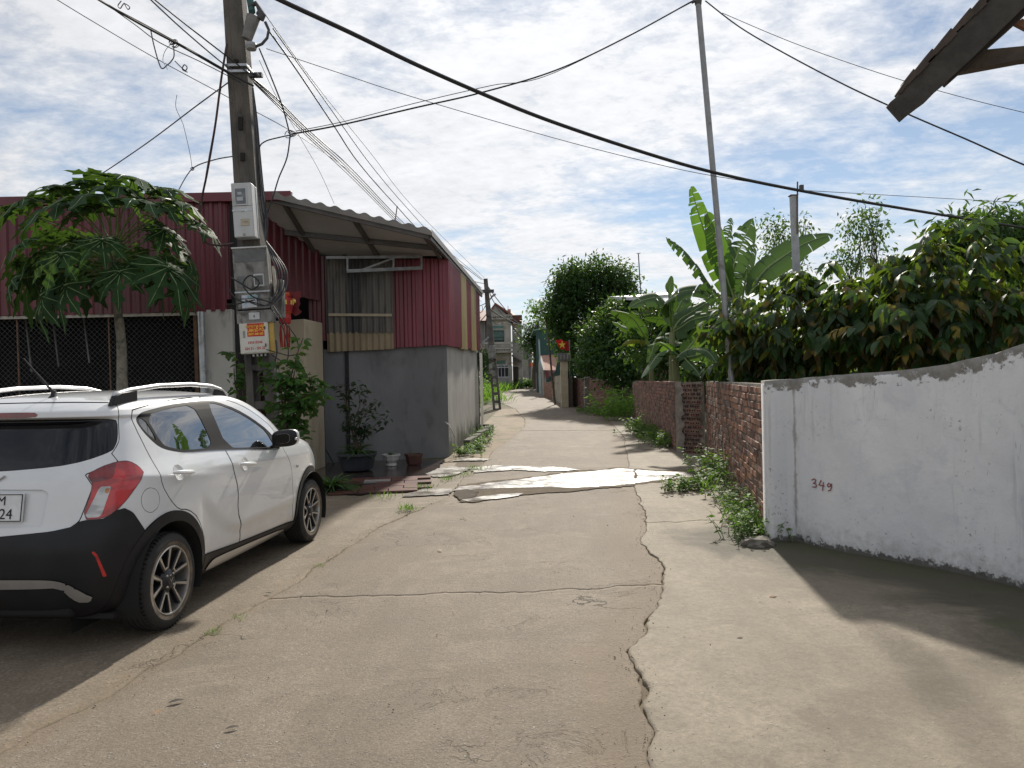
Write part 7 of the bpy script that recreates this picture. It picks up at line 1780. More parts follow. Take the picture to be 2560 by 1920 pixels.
def weed(name, label, pts, nst, hgt, mt, seed, lsize=.06, group=None, spread=.12, cat='weed'):
    """clump of leafy stems over a few centres"""
    rs = np.random.RandomState(seed); c0 = Vector(pts[0]); root = thing(name, c0, label, cat, group); P_, D_ = [], []; mb = MB()
    for k in range(nst):
        c = Vector(pts[rs.randint(len(pts))]); h = hgt * rs.uniform(.45, 1.15); b = c + Vector((rs.normal(0, spread), rs.normal(0, spread), 0)); b.z = terrain(b.y) + .0; a = rs.rand() * 6.28; tp = b + Vector((math.cos(a) * h * .6, math.sin(a) * h * .6, h)); pp = [b, b.lerp(tp, .5) + Vector((0, 0, h * .12)), tp]; mb.tube(pp, [.004, .003, .0015], 4)
        for j in range(10):
            t = .15 + .85 * rs.rand(); q = b.lerp(tp, t) + Vector((0, 0, h * .2 * t * (1 - t))); a2 = rs.rand() * 6.28; P_.append(q); D_.append((math.cos(a2), math.sin(a2), rs.uniform(-.3, .6)))
    tag(mb.build('stems', STALK, root, False, fix=False), kind='stuff'); leaf_cloud('foliage', P_, D_, lsize * rs.uniform(.6, 1.3, len(P_)), LT1, mt, root, seed=seed); return root
def blades(name, label, pts, n, h, seed, mt=GRASS, spread=.15, cat='grass', kind=None, w=.006):
    rs = np.random.RandomState(seed); c = np.array([pts[k] for k in rs.randint(len(pts), size=n)]) + np.c_[rs.normal(0, spread, n), rs.normal(0, spread, n), np.zeros(n)]
    c[:, 2] = [terrain(y) - .005 for y in c[:, 1]]; a = rs.rand(n) * 6.28; D = np.c_[np.cos(a) * .55, np.sin(a) * .55, np.ones(n)]
    tm = leaf_template(1, .1, .3, .09); o = leaf_cloud(name, c, D, h * rs.uniform(.4, 1.2, n), tm, mt, None, seed=seed, stuff=False); tag(o, label, cat, None, kind); return o
gw = 'weeds at the foot of the brick walls'
weed('weed_clump', 'straggling weed clump on the concrete at the white wall corner', [G(1830,1350),G(1860,1345),G(1880,1330),G(1900,1345)], 60, .26, WEED, 201, .055, gw, .10); weed('weed_clump', 'taller green weed against the middle of the orange brick wall', [G(1870,1300),G(1890,1290),G(1895,1310)], 46, .34, WEED, 203, .06, gw, .10)
weed('weed_clump', 'bushy weeds at the far end of the orange brick wall', [G(1790,1200),G(1800,1210),G(1825,1235),G(1785,1190)], 70, .42, WEED, 205, .085, gw, .14); weed('weed_clump', 'low spreading weed reaching out onto the apron', [G(1710,1228),G(1735,1226),G(1760,1222),G(1690,1230)], 50, .20, WEED, 207, .07, gw, .10)
weed('weed_clump', 'weed strip under the orange brick wall', [G(1815,1255),G(1830,1270),G(1845,1285)], 40, .22, WEED, 209, .06, gw, .08)
weed('weed_clump', 'weed mound in front of the pale brick wall by the jog', [G(1650,1110),G(1670,1118),G(1635,1100)], 90, .30, WEED, 211, .09, gw, .18); weed('weed_clump', 'weeds midway along the pale brick wall', [G(1605,1085),G(1620,1092),G(1590,1075)], 90, .34, WEED, 213, .10, gw, .22); weed('weed_clump', 'thin tall weed stalk by the pale brick wall', [G(1628,1095)], 7, 1.1, WEED, 215, .08, gw, .03)
weed('weed_clump', 'bright green creeper bush at the far end of the pale brick wall', [G(1560,1045),G(1580,1050),G(1590,1040),G(1570,1035)], 200, .95, leaf_mat('bright_weed', (.13, .27, .035), (.16, .29, .06), .5, .45, .3), 217, .15, gw, .45); weed('weed_clump', 'low weeds spilling over the lane edge before the far wall', [G(1500,1035),G(1530,1038),G(1550,1040),G(1480,1032)], 110, .28, WEED, 219, .12, gw, .35)
blades('grass_tuft', 'pale grass tuft by the orange brick wall', [G(1850,1300),G(1870,1320),G(1905,1335),G(1760,1225)], 260, .22, 221, spread=.09)
blades('grass_tuft', 'small dry grass tuft on the apron by the patio', [G(1022,1276)], 90, .10, 223, spread=.06); blades('grass_tuft', 'grass tufts growing in the broken edge beside the puddle', [G(1120,1200),G(1160,1190),G(1185,1175),G(1060,1222),G(965,1245)], 320, .10, 225, spread=.09); 
blades('grass_tuft', 'sprigs of grass in the joint beside the car', [G(525,1587),G(535,1580),G(595,1545),G(800,1415)], 150, .035, 227, spread=.025); blades('grass_tuft', 'dry grass fringe in the left road joint', [Vector((LJ(y), y, 0)) for y in np.arange(3.2, 9, .12)], 260, .03, 229, leaf_mat('dry_grass', (.24, .19, .09), (.26, .2, .1), .3, .6, .3), spread=.02)
weed('weed_clump', 'low weeds along the planter kerb', [Vector((-.75, y, terrain(y))) for y in (15, 16, 17, 18.5, 19.5)] + [Vector((-.95, 14.2, 0))], 120, .20, FERN, 231, .07, 'ferns and weeds along the shed wall', .12)
# ------------------------------------------------------------------ far end of the lane
def S5(x, y, Y): return P(1160 + x / 5.027, 690 + y / 5.027, Y)      # reading of the enlarged far view
WASH = mat('weathered_whitewash', (.44, .42, .38), (.32, .305, .27), 1.5, .85, stain=(.24, .22, .19), stain_scale=1.6, stain_lo=.52, stain_hi=.7, sc=(1, 1, .4), bump=.2)
GREYB = mat('grey_block_render', (.33, .325, .31), (.25, .245, .235), 1.2, .88, stain=(.2, .195, .185), stain_scale=1.8)
TILE_R = mat('roof_tile_red', (.26, .075, .055), (.18, .055, .045), 4, .7, bump=.3, stain=(.12, .05, .045), stain_scale=2.5)
TEAL = mat('teal_glass', (.05, .16, .13), (.03, .10, .09), 4, .15); DARKG = mat('dark_opening', (.015, .016, .018), None, 4, .6); GRILLE = mat('green_grille', (.02, .06, .05), None, 4, .5)
def sub(parent, name, m, fn, smooth=False): mb = MB(); fn(mb); return mb.build(name, m, parent, smooth)
def far_house():
    Y = 66.; g = terrain(Y); root = thing('villa', (-1, Y, g), 'two storey weathered villa with red tiled roof, balcony and teal windows', 'building')
    def xz(x, y): p = S5(x, y, Y); return p.x, p.z
    def rect(name, m, x0, y0, x1, y1, d0, d1, par=root):
        ax, az = xz(x0, y0); bx, bz = xz(x1, y1); return sub(par, name, m, lambda mb: mb.box(((ax + bx) / 2, Y + (d0 + d1) / 2, (az + bz) / 2), (abs(bx - ax), abs(d1 - d0), abs(az - bz))))
    x0, _ = xz(345, 500); x1, zt = xz(603, 545)
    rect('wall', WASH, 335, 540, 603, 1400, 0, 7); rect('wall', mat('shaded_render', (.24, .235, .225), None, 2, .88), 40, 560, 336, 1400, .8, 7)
    rect('wall', GREYB, 604, 612, 745, 1400, 1.0, 9)
    rect('corner_column', WASH, 572, 600, 606, 1400, -.12, .12); rect('corner_column', WASH, 330, 560, 356, 1400, -.1, .1); rect('corner_column', GREYB, 248, 560, 275, 1400, .55, .9)
    rect('pale_panel', WASH, 160, 715, 200, 860, .7, .82)
    # pediment
    a, b, c = xz(322, 492), xz(612, 490), xz(390, 372); ap = xz(395, 368)
    sub(root, 'gable', GREYB, lambda mb: mb.prism([(a[0], Y - .5, a[1]), (xz(470, 490)[0] + .45, Y - .5, a[1]), (ap[0], Y - .5, ap[1])], (0, .5, 0)))
    rf = sub(root, 'roof', TILE_R, lambda mb: (mb.prism([(a[0] - .3, Y - .65, a[1] - .05), (ap[0], Y - .65, ap[1] + .18), (ap[0], Y - .65, ap[1] + .02), (a[0] - .02, Y - .65, a[1] - .1)], (0, 3, 0)), mb.prism([(xz(600, 480)[0], Y - .65, xz(600, 480)[1]), (ap[0], Y - .65, ap[1] + .18), (ap[0], Y - .65, ap[1] + .02), (xz(560, 485)[0], Y - .65, xz(560, 485)[1])], (0, 3, 0))))
    def hip(mb, x0, x1, xa, xb, ye, yr, d0, d1):
        e = xz(x0, ye); f = xz(x1, ye); r0 = xz(xa, yr); r1 = xz(xb, yr); dm = (d0 + d1) / 2
        v = [(e[0], Y + d0, e[1]), (f[0], Y + d0, f[1]), (f[0], Y + d1, f[1]), (e[0], Y + d1, e[1]), (r0[0], Y + dm, r0[1]), (r1[0], Y + dm, r1[1])]
        mb.add(v, [(0, 1, 5, 4), (1, 2, 5), (2, 3, 4, 5), (3, 0, 4), (3, 2, 1, 0)])
    sub(root, 'roof', TILE_R, lambda mb: hip(mb, 400, 735, 470, 590, 545, 405, -.3, 7.5)); sub(root, 'roof', TILE_R, lambda mb: hip(mb, 20, 345, 130, 330, 560, 385, 0, 7))
    rect('eave_soffit', mat('dark_red_soffit', (.13, .045, .04), None, 4, .8), 590, 495, 730, 565, -.25, 2.5)
    for x in (220, 552): rect('finial', TILE_R, x - 4, 350, x + 4, 420, 2.0, 2.1)
    rect('finial', TILE_R, 388, 345, 396, 372, -.4, -.3)
    rect('chimney', mat('salmon_render', (.42, .22, .15), None, 4, .8), 545, 412, 588, 475, .4, .8)
    rect('cornice', WASH, 330, 492, 612, 512, -.55, 0); rect('cornice', WASH, 330, 536, 612, 548, -.5, 0)
    for i in range(9): rect('dentil', WASH, 345 + i * 29, 512, 362 + i * 29, 536, -.5, -.1)
    rect('frieze', mat('dark_frieze', (.12, .1, .09), None, 4, .9), 335, 512, 606, 537, -.3, -.05)
    # windows
    def window(x0, y0, x1, y1, n=3, arch=True):
        w = rect('window', DARKG, x0, y0, x1, y1, -.05, .05); rect('pane', TEAL, x0 + 4, y0 + 6, x1 - 4, y1 - 30, -.07, -.05, w)
        for i in range(2 * n + 1): xx = x0 + (x1 - x0) * i / (2 * n); rect('grille_bar', GRILLE, xx - 3, y0, xx + 3, y1, -.13, -.08, w)
        for yy in (y0, (y0 + y1) / 2 + 10, y1): rect('grille_bar', GRILLE, x0, yy - 3, x1, yy + 3, -.15, -.12, w)
    rect('transom', TEAL, 352, 626, 495, 665, -.04, .04); rect('transom_frame', WASH, 345, 664, 503, 674, -.08, .02); window(357, 690, 503, 836)
    rect('transom', TEAL, 410, 1062, 520, 1102, -.04, .04); rect('lintel', mat('tan_stone', (.34, .27, .2), None, 4, .85), 400, 1042, 535, 1060, -.1, .02); rect('lintel', mat('tan_stone', (.34, .27, .2), None, 4, .85), 498, 630, 528, 662, -.1, .02)
    dr = rect('door', DARKG, 388, 1120, 570, 1275, -.03, .05)
    for x in (390, 430, 470, 512, 560): rect('door_frame', mat('grey_frame', (.45, .47, .5), None, 4, .6), x - 5, 1120, x + 5, 1275, -.1, -.04, dr)
    for y in (1122, 1148, 1272): rect('door_frame', mat('grey_frame', (.45, .47, .5), None, 4, .6), 388, y - 5, 570, y + 5, -.12, -.05, dr)
    # balcony
    bl = rect('balcony', WASH, 195, 905, 610, 925, -1.2, 0); rect('balcony_edge', WASH, 195, 948, 610, 965, -1.1, 0, bl); rect('handrail', WASH, 195, 843, 612, 860, -1.25, -1.0, bl)
    for i in range(22): rect('baluster', WASH, 205 + i * 18.6, 858, 215 + i * 18.6, 906, -1.2, -1.08, bl)
    for i in range(13): rect('dentil', WASH, 205 + i * 31, 925, 222 + i * 31, 949, -1.15, -.9, bl)
    # porch lean-to, gate hut
    sub(root, 'porch_roof', mat('porch_tile', (.16, .13, .12), None, 4, .85), lambda mb: mb.prism([S5(600, 985, Y), S5(730, 1065, Y), S5(722, 1078, Y), S5(600, 1003, Y)], (0, 1.5, 0)))
    rect('plinth', GREYB, 450, 1290, 570, 1400, -.8, 0)
    for x in (655, 675, 700): rect('rail_post', STEEL, x - 2, 515, x + 2, 612, 1.2, 1.26)
far_house()
def gate_hut():
    Y = 60.; g = terrain(Y); a = S5(565, 1390, Y); b = S5(640, 1390, Y); root = thing('gate_house', (a.x, Y, g), 'small gate porch with little pitched tile roof before the villa', 'gate')
    h = S5(600, 1120, Y).z
    for x0, x1 in ((568, 612), (690, 740)):
        p, q = S5(x0, 1130 if x0 < 600 else 1280, Y), S5(x1, 1395, Y); MB().box(((p.x + q.x) / 2, Y, (p.z + g) / 2), (q.x - p.x, .4, p.z - g)).build('gate_pier', WASH if x0 < 600 else GREYB, root)
    p, q = S5(612, 1140, Y), S5(690, 1395, Y); MB().box(((p.x + q.x) / 2, Y + .2, (p.z + g) / 2), (q.x - p.x, .06, p.z - g)).build('gate_leaf', mat('dark_timber', (.05, .04, .035), None, 5, .8), root)
    MB().prism([S5(535, 1125, Y - .3), S5(600, 1085, Y - .3), S5(680, 1122, Y - .3), S5(675, 1112 + 4, Y - .3), S5(600, 1092, Y - .3)], (0, 1, 0)).build('porch_roof', TILE_R, root)
gate_hut()
def block(name, label, x0, y0, x1, Y, depth, m, roofm=None):
    a = S5(x0, y0, Y); b = S5(x1, 1390, Y); g = terrain(Y); root = thing(name, (a.x, Y, g), label, 'building')
    MB().box(((a.x + b.x) / 2, Y + depth / 2, (a.z + g) / 2), (b.x - a.x, depth, a.z - g)).build('wall', m, root)
    if roofm: MB().box(((a.x + b.x) / 2, Y + depth / 2, a.z + .08), (b.x - a.x + .4, depth + .4, .14)).build('roof', roofm, root)
    return root, a, b
block('rendered_house', 'plain grey wall of a low house past the villa', 742, 1050, 815, 74, 6, GREYB, None)
block('dark_house', 'dark house mass behind the red banner at the end of the lane', 742, 880, 850, 84, 6, mat('dark_house_wall', (.12, .13, .12), (.08, .09, .085), 2, .9), mat('dark_roof', (.1, .095, .09), None, 3, .8))
r_, a_, b_ = block('white_house', 'sunlit whitish low wall with dark shop opening at the end of the lane', 815, 1225, 960, 88, 4, mat('pale_far_wall', (.62, .62, .60), None, 3, .8), mat('pale_awning', (.7, .71, .72), None, 3, .6))
p, q = S5(832, 1255, 87.9), S5(925, 1330, 87.9); MB().box(((p.x + q.x) / 2, 87.95, (p.z + q.z) / 2), (q.x - p.x, .06, p.z - q.z)).build('opening', DARKG, r_)
# green sheet metal barn
def green_barn():
    Y = 50.; a = S5(905, 690, Y); b = S5(1180, 650, Y); g = terrain(Y); root = thing('green_barn', (a.x, Y, g), 'tall dark green sheet metal barn behind the brick hut', 'building')
    m = mat('green_sheet', (.022, .085, .075), (.016, .065, .06), 2, .5)
    MB().sheet(corr((a.x, Y), (b.x + 1, Y), g, g, a.z, b.z + .2, .25, .03, out=(0, -1, 0))).build('sheet_wall', m, root, fix=False)
    MB().sheet(corr((a.x, Y), (a.x + 1.2, Y + 7), g, g, a.z, a.z, .25, .03, out=(-1, 0, 0))).build('sheet_wall', m, root, fix=False)
    MB().prism([(a.x - .2, Y - .15, a.z), (b.x + 1, Y - .15, b.z + .2), (b.x + 1, Y - .15, b.z + .28), (a.x - .2, Y - .15, a.z + .08)], (0, 7.3, 0)).build('roof', mat('pale_green_trim', (.16, .30, .28), None, 3, .5), root)
green_barn()
tree('far_tree', 'dark crown of a far tree beside the green barn', (S5(900,1300,58).x,58,terrain(58)), [(S5(890,720,58).x,58,S5(890,720,58).z,1.2,1.2,1.0),(S5(960,650,58).x,58,S5(960,650,58).z,1.2,1.2,.8),(S5(850,780,58).x,58,S5(850,780,58).z,.9,1,.8),(S5(910,850,58).x,58,S5(910,850,58).z,1.2,1.2,1.2)], 420, 6, .28, DARKLEAF, .2, 95, LT1, .15, .4, spread=.3)
p = S5(918, 570, 57); tag(MB().bar((p.x, 57, terrain(57)), (p.x, 57, p.z), .3).build('concrete_post', POLEC), 'stub top of a distant concrete pole above the far tree', 'pole')
p = S5(942, 795, 44); tag(MB().tube([(p.x + .1, 44, terrain(44)), (p.x, 44, p.z)], .045, 10).build('pipe_post', mat('pale_blue_pipe', (.36, .43, .48), None, 5, .5), None, True), 'pale blue grey pipe post beside the brick hut', 'post')
cable('thin cable from the pale pipe post to the barn', [((1160 + 905 / 5.027) / S_, (690 + 770 / 5.027) / S_, 44), ((1160 + 942 / 5.027) / S_, (690 + 796 / 5.027) / S_, 44), ((1160 + 1140 / 5.027) / S_, (690 + 812 / 5.027) / S_, 44)], .02, CABLE2)
# small brick hut with tin-tile lean-to
def hut():
    Y = 36.5; g = terrain(Y); root = thing('brick_hut', (2, Y, g), 'small hut with faded pink tile roof and brick side by the lane', 'building')
    a, b = S5(942, 1020, Y + 2.5), S5(1010, 1505, Y)
    pts = [G(1160 + 942 / 5.027, 690 + 1480 / 5.027), G(1160 + 1005 / 5.027, 690 + 1512 / 5.027), G(1160 + 1140 / 5.027, 690 + 1560 / 5.027)]
    z1 = S5(950, 1040, pts[0].y).z; z2 = S5(1010, 1180, pts[1].y).z
    def quadwall(p, q, zp, zq, m, name, th=.2):
        d = (q - p).normalized(); n = Vector((-d.y, d.x, 0)); n = n if n.y > 0 else -n
        return MB().prism([(p.x, p.y, terrain(p.y) - .1), (q.x, q.y, terrain(q.y) - .1), (q.x, q.y, zq), (p.x, p.y, zp)], n * th).build(name, m, root)
    apex = pts[0].lerp(pts[1], .25); zap = S5(962, 1010, apex.y).z
    d0 = pts[0]; d1 = pts[1]
    MB().prism([(d0.x, d0.y, g - .1), (d1.x, d1.y, g - .1), (d1.x, d1.y, z2), (apex.x, apex.y, zap), (d0.x, d0.y, S5(943, 1110, d0.y).z)], (.15, .25, 0)).build('gable_wall', mat('grey_gable', (.36, .33, .29), (.26, .24, .21), 2, .9, stain=(.16, .15, .13), stain_scale=3), root)
    # lean-to roof, tiles as ribs
    e0 = S5(960, 1012, pts[0].y + 1); e1 = S5(1190, 995, pts[0].y + 3); f0 = S5(1020, 1187, pts[1].y); f1 = S5(1150, 1187, pts[1].y + 1.5)
    for k in range(9):
        t0, t1 = k / 9, (k + 1) / 9; A, B_, C_, D_ = e0.lerp(f0, t0), e1.lerp(f1, t0), e1.lerp(f1, t1), e0.lerp(f0, t1)
        MB().sheet([[A.lerp(B_, s / 24) + Vector((0, 0, .03 * (s % 2) + .05)) for s in range(25)], [D_.lerp(C_, s / 24) + Vector((0, 0, .03 * (s % 2) - .0)) for s in range(25)]]).build('tile_course', mat('faded_tile', (.42, .25, .19), (.32, .17, .13), 6, .8, stain=(.5, .36, .26), stain_scale=3), root, fix=False)
    MB().prism([S5(1010, 1180, pts[1].y - .05), S5(1055, 1190, pts[1].y - .05), S5(1160, 1190, pts[1].y + 1), S5(1075, 1260, pts[1].y - .1), S5(1045, 1325, pts[1].y - .15)], (0, .1, 0)).build('red_tarpaulin', mat('maroon_tarp', (.15, .04, .045), (.10, .03, .035), 5, .7), root)
    o = brick_wall('brick_wall', 'low orange brick front of the tiled hut', (pts[1].x, pts[1].y), (pts[2].x, pts[2].y), S5(1010, 1330, pts[1].y).z, S5(1140, 1325, pts[2].y).z, .15, BRICKM[:3], parts=0, miss=0)
    q = pts[2]
    MB().box((q.x + .05, q.y, (g + S5(1150, 1265, q.y).z) / 2), (.32, .32, S5(1150, 1265, q.y).z - g)).build('pier', mat('tan_render', (.36, .31, .24), (.26, .22, .17), 3, .9, stain=(.15, .13, .1), stain_scale=3), root)
    MB().box((q.x + .05, q.y, S5(1150, 1262, q.y).z + .04), (.48, .48, .08)).build('pier_cap', mat('dark_cap', (.12, .11, .1), None, 5, .9), root)
    return pts
hp = hut()
def lane_gate():
    # gate wall with swooping top, pillar with beam over it
    a = hp[2]; b = G(1419, 1018); root = thing('gate_wall', b, 'tan rendered gate wall with swooping top and tall pillar by the lane', 'wall')
    m = mat('tan_render', (.36, .31, .24)); n = 14; top = []
    for i in range(n + 1):
        t = i / n; p = a.lerp(b, t); zt = S5(1170 + 100 * t, 1260 - 60 * t ** 2.2, p.y).z; top.append((p, zt))
    rows = [[(p.x, p.y, terrain(p.y) - .1), (p.x, p.y, z), (p.x + .1, p.y + .15, z), (p.x + .1, p.y + .15, terrain(p.y) - .1)] for p, z in top]
    MB().sheet(rows, wrap=True).build('wall', m, root)
    zt = S5(1285, 1060, b.y).z; g = terrain(b.y)
    MB().box((b.x - .12, b.y - .02, (g + zt) / 2), (.30, .34, zt - g)).build('pillar', mat('cream_pillar', (.50, .43, .31), (.40, .34, .24), 3, .85), root)
    MB().box((b.x + .12, b.y + .1, (g + S5(1290, 1280, b.y).z) / 2), (.2, .3, S5(1290, 1280, b.y).z - g)).build('pillar', mat('dark_pier', (.12, .105, .095), (.08, .07, .065), 4, .9), root)
    q = P(1410, 893, b.y); MB().box((q.x, b.y, q.z), (.55, .5, .34)).build('lintel', mat('grey_lintel', (.20, .19, .18), (.13, .125, .12), 3, .9), root)
    for k in range(3): MB().box((q.x - .15 + k * .14, b.y - .26, q.z), (.05, .03, .2)).build('letter_panel', mat('pale_letter', (.3, .29, .27), None, 4, .8), root)
lane_gate()
gp0 = G(1421, 1012); gp1 = G(1467, 1022); gp2 = G(1545, 1030)
brick_wall('brick_wall', 'purplish brick wall right of the lane gate pillar', (gp0.x, gp0.y), (gp1.x, gp1.y), S5(1290, 1290, gp0.y).z + .1, P(1467, 948, gp1.y).z, .2, [BRICKM[1], BRICKM[3], PALEBRICK[1]], parts=0, miss=0)
brick_wall('brick_wall', 'reddish brick wall with rounded cement shoulder before the dark bush', (gp1.x + .05, gp1.y - .15), (gp2.x, gp2.y), P(1467, 945, gp1.y).z, P(1545, 952, gp2.y).z, .2, [BRICKM[1], PALEBRICK[0], PALEBRICK[1]], parts=0, miss=0)
tag(MB().box((gp1.x + .03, gp1.y - .12, (terrain(gp1.y) + P(1470, 942, gp1.y).z) / 2), (.28, .26, P(1470, 942, gp1.y).z - terrain(gp1.y))).build('wall_pier', mat('grey_pier', (.25, .225, .195), (.17, .155, .135), 4, .9), None, bevel=.05), 'grey rendered pier between the two far brick walls', 'pier')
# ladder-like far pole with lamp and boxes
def far_pole():
    base = G(1243, 1023); top = P(1214, 697, base.y); base = Vector((base.x, base.y, terrain(base.y) - .05)); hgt = top.z - base.z
    sl_ = [(i * .062 + .015, i * .062 + .055) for i in range(7)]
    root = h_pole('ladder_pole', 'distant slotted concrete power pole with lamp arm, beside the shed', base, top, .36, .17, .26, .16, sl_, mat('dark_pole_concrete', (.16, .15, .135), (.09, .085, .08), 4, .92, bump=.6, stain=(.05, .045, .04), stain_scale=2))
    Y = base.y - .3
    def bx(n_, u0, v0, u1, v1, m, d=.25): a, b = P(u0, v0, Y), P(u1, v1, Y); return MB().box(((a.x + b.x) / 2, Y, (a.z + b.z) / 2), (b.x - a.x, d, a.z - b.z)).build(n_, m, None, bevel=.01)
    for u0, v0, u1, v1, lab in ((1219, 864, 1239, 880, 'upper grey meter box on the distant ladder pole'), (1221, 881, 1240, 897, 'lower grey meter box on the distant ladder pole'), (1222, 910, 1232, 935, 'small dark box low on the distant ladder pole')): tag(bx('meter_box', u0, v0, u1, v1, OLDBOX), lab, 'meter box')
    a = P(1222, 752, Y); b = P(1234, 737, Y); lr = thing('street_lamp', a, 'street lamp arm on the distant ladder pole', 'lamp')
    MB().tube([a, a.lerp(b, .6)], .03, 8).build('arm', STEEL, lr, True); MB().bar(P(1229, 742, Y), P(1239, 735, Y), .16, .07).build('head', mat('lamp_grey', (.3, .31, .33), None, 5, .5), lr)
    MB().bar(P(1198, 865, Y), P(1222, 842, Y), .07).build('stay', STEEL, root)
    MB().box(P(1220, 728, Y), (.5, .2, .12)).build('cross_bracket', DARKSTEEL, root)
far_pole()
def c5(lab, pts, r=.022, m=CABLE2): cable(lab, [((1160 + x / 5.027) / S_, (690 + y / 5.027) / S_, Y) for x, y, Y in pts], r, m)
c5('far line from the ladder pole to the barn', [(305,150,31),(360,300,34),(480,480,40),(600,570,46),(720,620,52),(850,650,57)]); c5('second far line from the ladder pole past the villa', [(300,130,31),(400,270,35),(520,420,42),(640,560,50),(760,640,56)]); c5('sagging far cable in front of the villa balcony', [(330,420,31.2),(450,500,34),(560,560,38),(640,680,43),(740,790,47),(830,852,52)], .03, CABLE)
c5('slack far cable before the villa gable', [(320,480,31.2),(360,560,32),(430,610,34),(520,590,36),(600,610,40)], .02, CABLE); c5('thin far line left of the ladder pole', [(0,90,26),(120,150,28.5),(250,200,31)], .016); c5('low thin far line left of the ladder pole', [(130,380,28),(200,375,29.5),(300,330,31)], .016); c5('pale slack line curling left of the ladder pole', [(180,470,29),(230,440,30),(300,320,31)], .016); c5('second pale slack line at the villa roof', [(170,600,29),(250,520,30),(320,430,31)], .02)
c5('long line rising left from the ladder pole top', [(265,95,31),(140,70,27),(20,-20,22)], .014); c5('far slack pair right of the villa', [(700,610,52),(780,660,54),(900,670,57)], .02)
# flags and banner frame
REDF = mat('flag_red', (.60, .025, .02), (.48, .018, .016), 5, .65); STARF = mat('flag_yellow', (.75, .55, .06), None, 5, .65)
def flag(label, u0, v0, u1, v1, Y, star, pole_pts, sk=8):
    root = thing('flag', P(u1, v1, Y), label, 'flag'); n = 14; rows = []
    for j in range(9):
        r = []
        for i in range(n + 1):
            s, t = i / n, j / 8; q = P(u0 + (u1 - u0) * s + sk * t * (1 - s) + 2 * math.sin(s * 7), v0 + (v1 - v0) * t + 5 * s * (1 - .2 * t) + 1.5 * math.sin(s * 8 + 1), Y + .12 * math.sin(s * 7 + t)); r.append(q)
        rows.append(r)
    MB().sheet(rows).build('cloth', REDF, root, True, fix=False)
    if star:
        c = P((u0 + u1) / 2 + 1, (v0 + v1) / 2 + 2, Y - .14); r = .17; pts = [c + Vector((math.cos(math.pi / 2 + k * math.pi / 5) * (r if k % 2 == 0 else r * .4), 0, math.sin(math.pi / 2 + k * math.pi / 5) * (r if k % 2 == 0 else r * .4))) for k in range(10)]
        MB().prism(pts, (0, .02, 0)).build('star', STARF, root)
    MB().tube([P(*q, Y + .05) for q in pole_pts], .025, 6).build('pole', mat('flag_pole', (.3, .28, .25), None, 5, .6), root, True)
flag('red flag with yellow star hanging over the lane gate', 1388, 848, 1421, 872, 31.2, True, [(1423, 850), (1425, 905), (1422, 960)], 12)
flag('small bright red flag above the far banner', 1329, 873, 1337, 886, 62, False, [(1331, 960), (1329, 868)], 2)
def banner():
    Y = 61.; root = thing('banner_frame', S5(860, 1390, Y), 'steel gate frame across the far lane with red banner and white sign', 'frame')
    mb = MB()
    for x in (848, 875): mb.bar(S5(x, 1390, Y), S5(x, 990, Y), .09)
    for y in (992, 1030): mb.bar(S5(812, y, Y), S5(905, y + 8, Y), .08)
    mb.bar(S5(812, 990, Y), S5(815, 1050, Y), .08); mb.build('frame', mat('pale_steel_frame', (.4, .41, .43), None, 5, .5), root)
    p, q = S5(820, 1090, Y - .1), S5(903, 1140, Y - .1); b = MB().box(((p.x + q.x) / 2, Y - .1, (p.z + q.z) / 2), (q.x - p.x, .04, p.z - q.z)).build('banner', REDF, root)
    for k in range(6): MB().box((p.x + .25 + k * .42, Y - .13, (p.z + q.z) / 2 + .1 * (k % 2)), (.26, .02, .34)).build('banner_mark', mat('banner_gold', (.7, .3, .12), None, 5, .6), b)
    p, q = S5(872, 1000, Y - .12), S5(914, 1045, Y - .12); s = MB().box(((p.x + q.x) / 2, Y - .12, (p.z + q.z) / 2), (q.x - p.x, .04, p.z - q.z)).build('sign', mat('sign_white', (.6, .6, .62), None, 5, .6), root)
    MB().box(((p.x + q.x) / 2, Y - .15, (p.z + q.z) / 2), ((q.x - p.x) * .8, .02, (p.z - q.z) * .35)).build('sign_text', mat('sign_maroon', (.25, .1, .1), None, 40, .6), s)
    pr = S5(932, 1400, 52); MB().box((pr.x, 52, (terrain(52) + S5(932, 1220, 52).z) / 2), (.3, .3, S5(932, 1220, 52).z - terrain(52))).build('gate_pier', GREYB, root)
banner()
# bright weeds left of the lane, far hedge
blades('roadside_grass', 'lush tall grass on the left verge before the villa', [Vector((x, y, 0)) for y in np.arange(36, 60, 1.5) for x in np.arange(-4.5, LEFT_JOINT(y) - .2, .6)], 5200, .75, 301, leaf_mat('lush_grass', (.11, .23, .03), (.14, .26, .05), .5, .5, .35), spread=.5, kind='stuff')
tree('verge_bush', 'tangled bushes between the shed and the ladder pole', (-1.9, 33, terrain(33)), [(-2.2, 33, 1.3, .9, 1, .7), (-2.6, 36, 1.8, .9, 1, 1.0), (-2.0, 40, 1.4, 1., 1, .6), (-1.6, 29, .8, .5, 1, .4)], 420, 7, .13, WEED, .05, 303, LT1, .1, .35, cat='bush')
tree('garden_tree', 'brownish green vine mass left of the villa', (S5(230,1300,62).x,62,terrain(62)), [(S5(230,1150,62).x,62,S5(230,1150,62).z,.9,1,1.6),(S5(210,1040,62).x,62,S5(210,1040,62).z,.8,1,.9)], 260, 6, .25, DARKLEAF, .1, 305, LT1, .1, .4, spread=.25)
weed('weed_clump', 'weeds at the foot of the far left house wall', [S5(x, 1375, 60) for x in (745, 800, 850, 870)], 120, .8, WEED, 307, .25, None, .5)
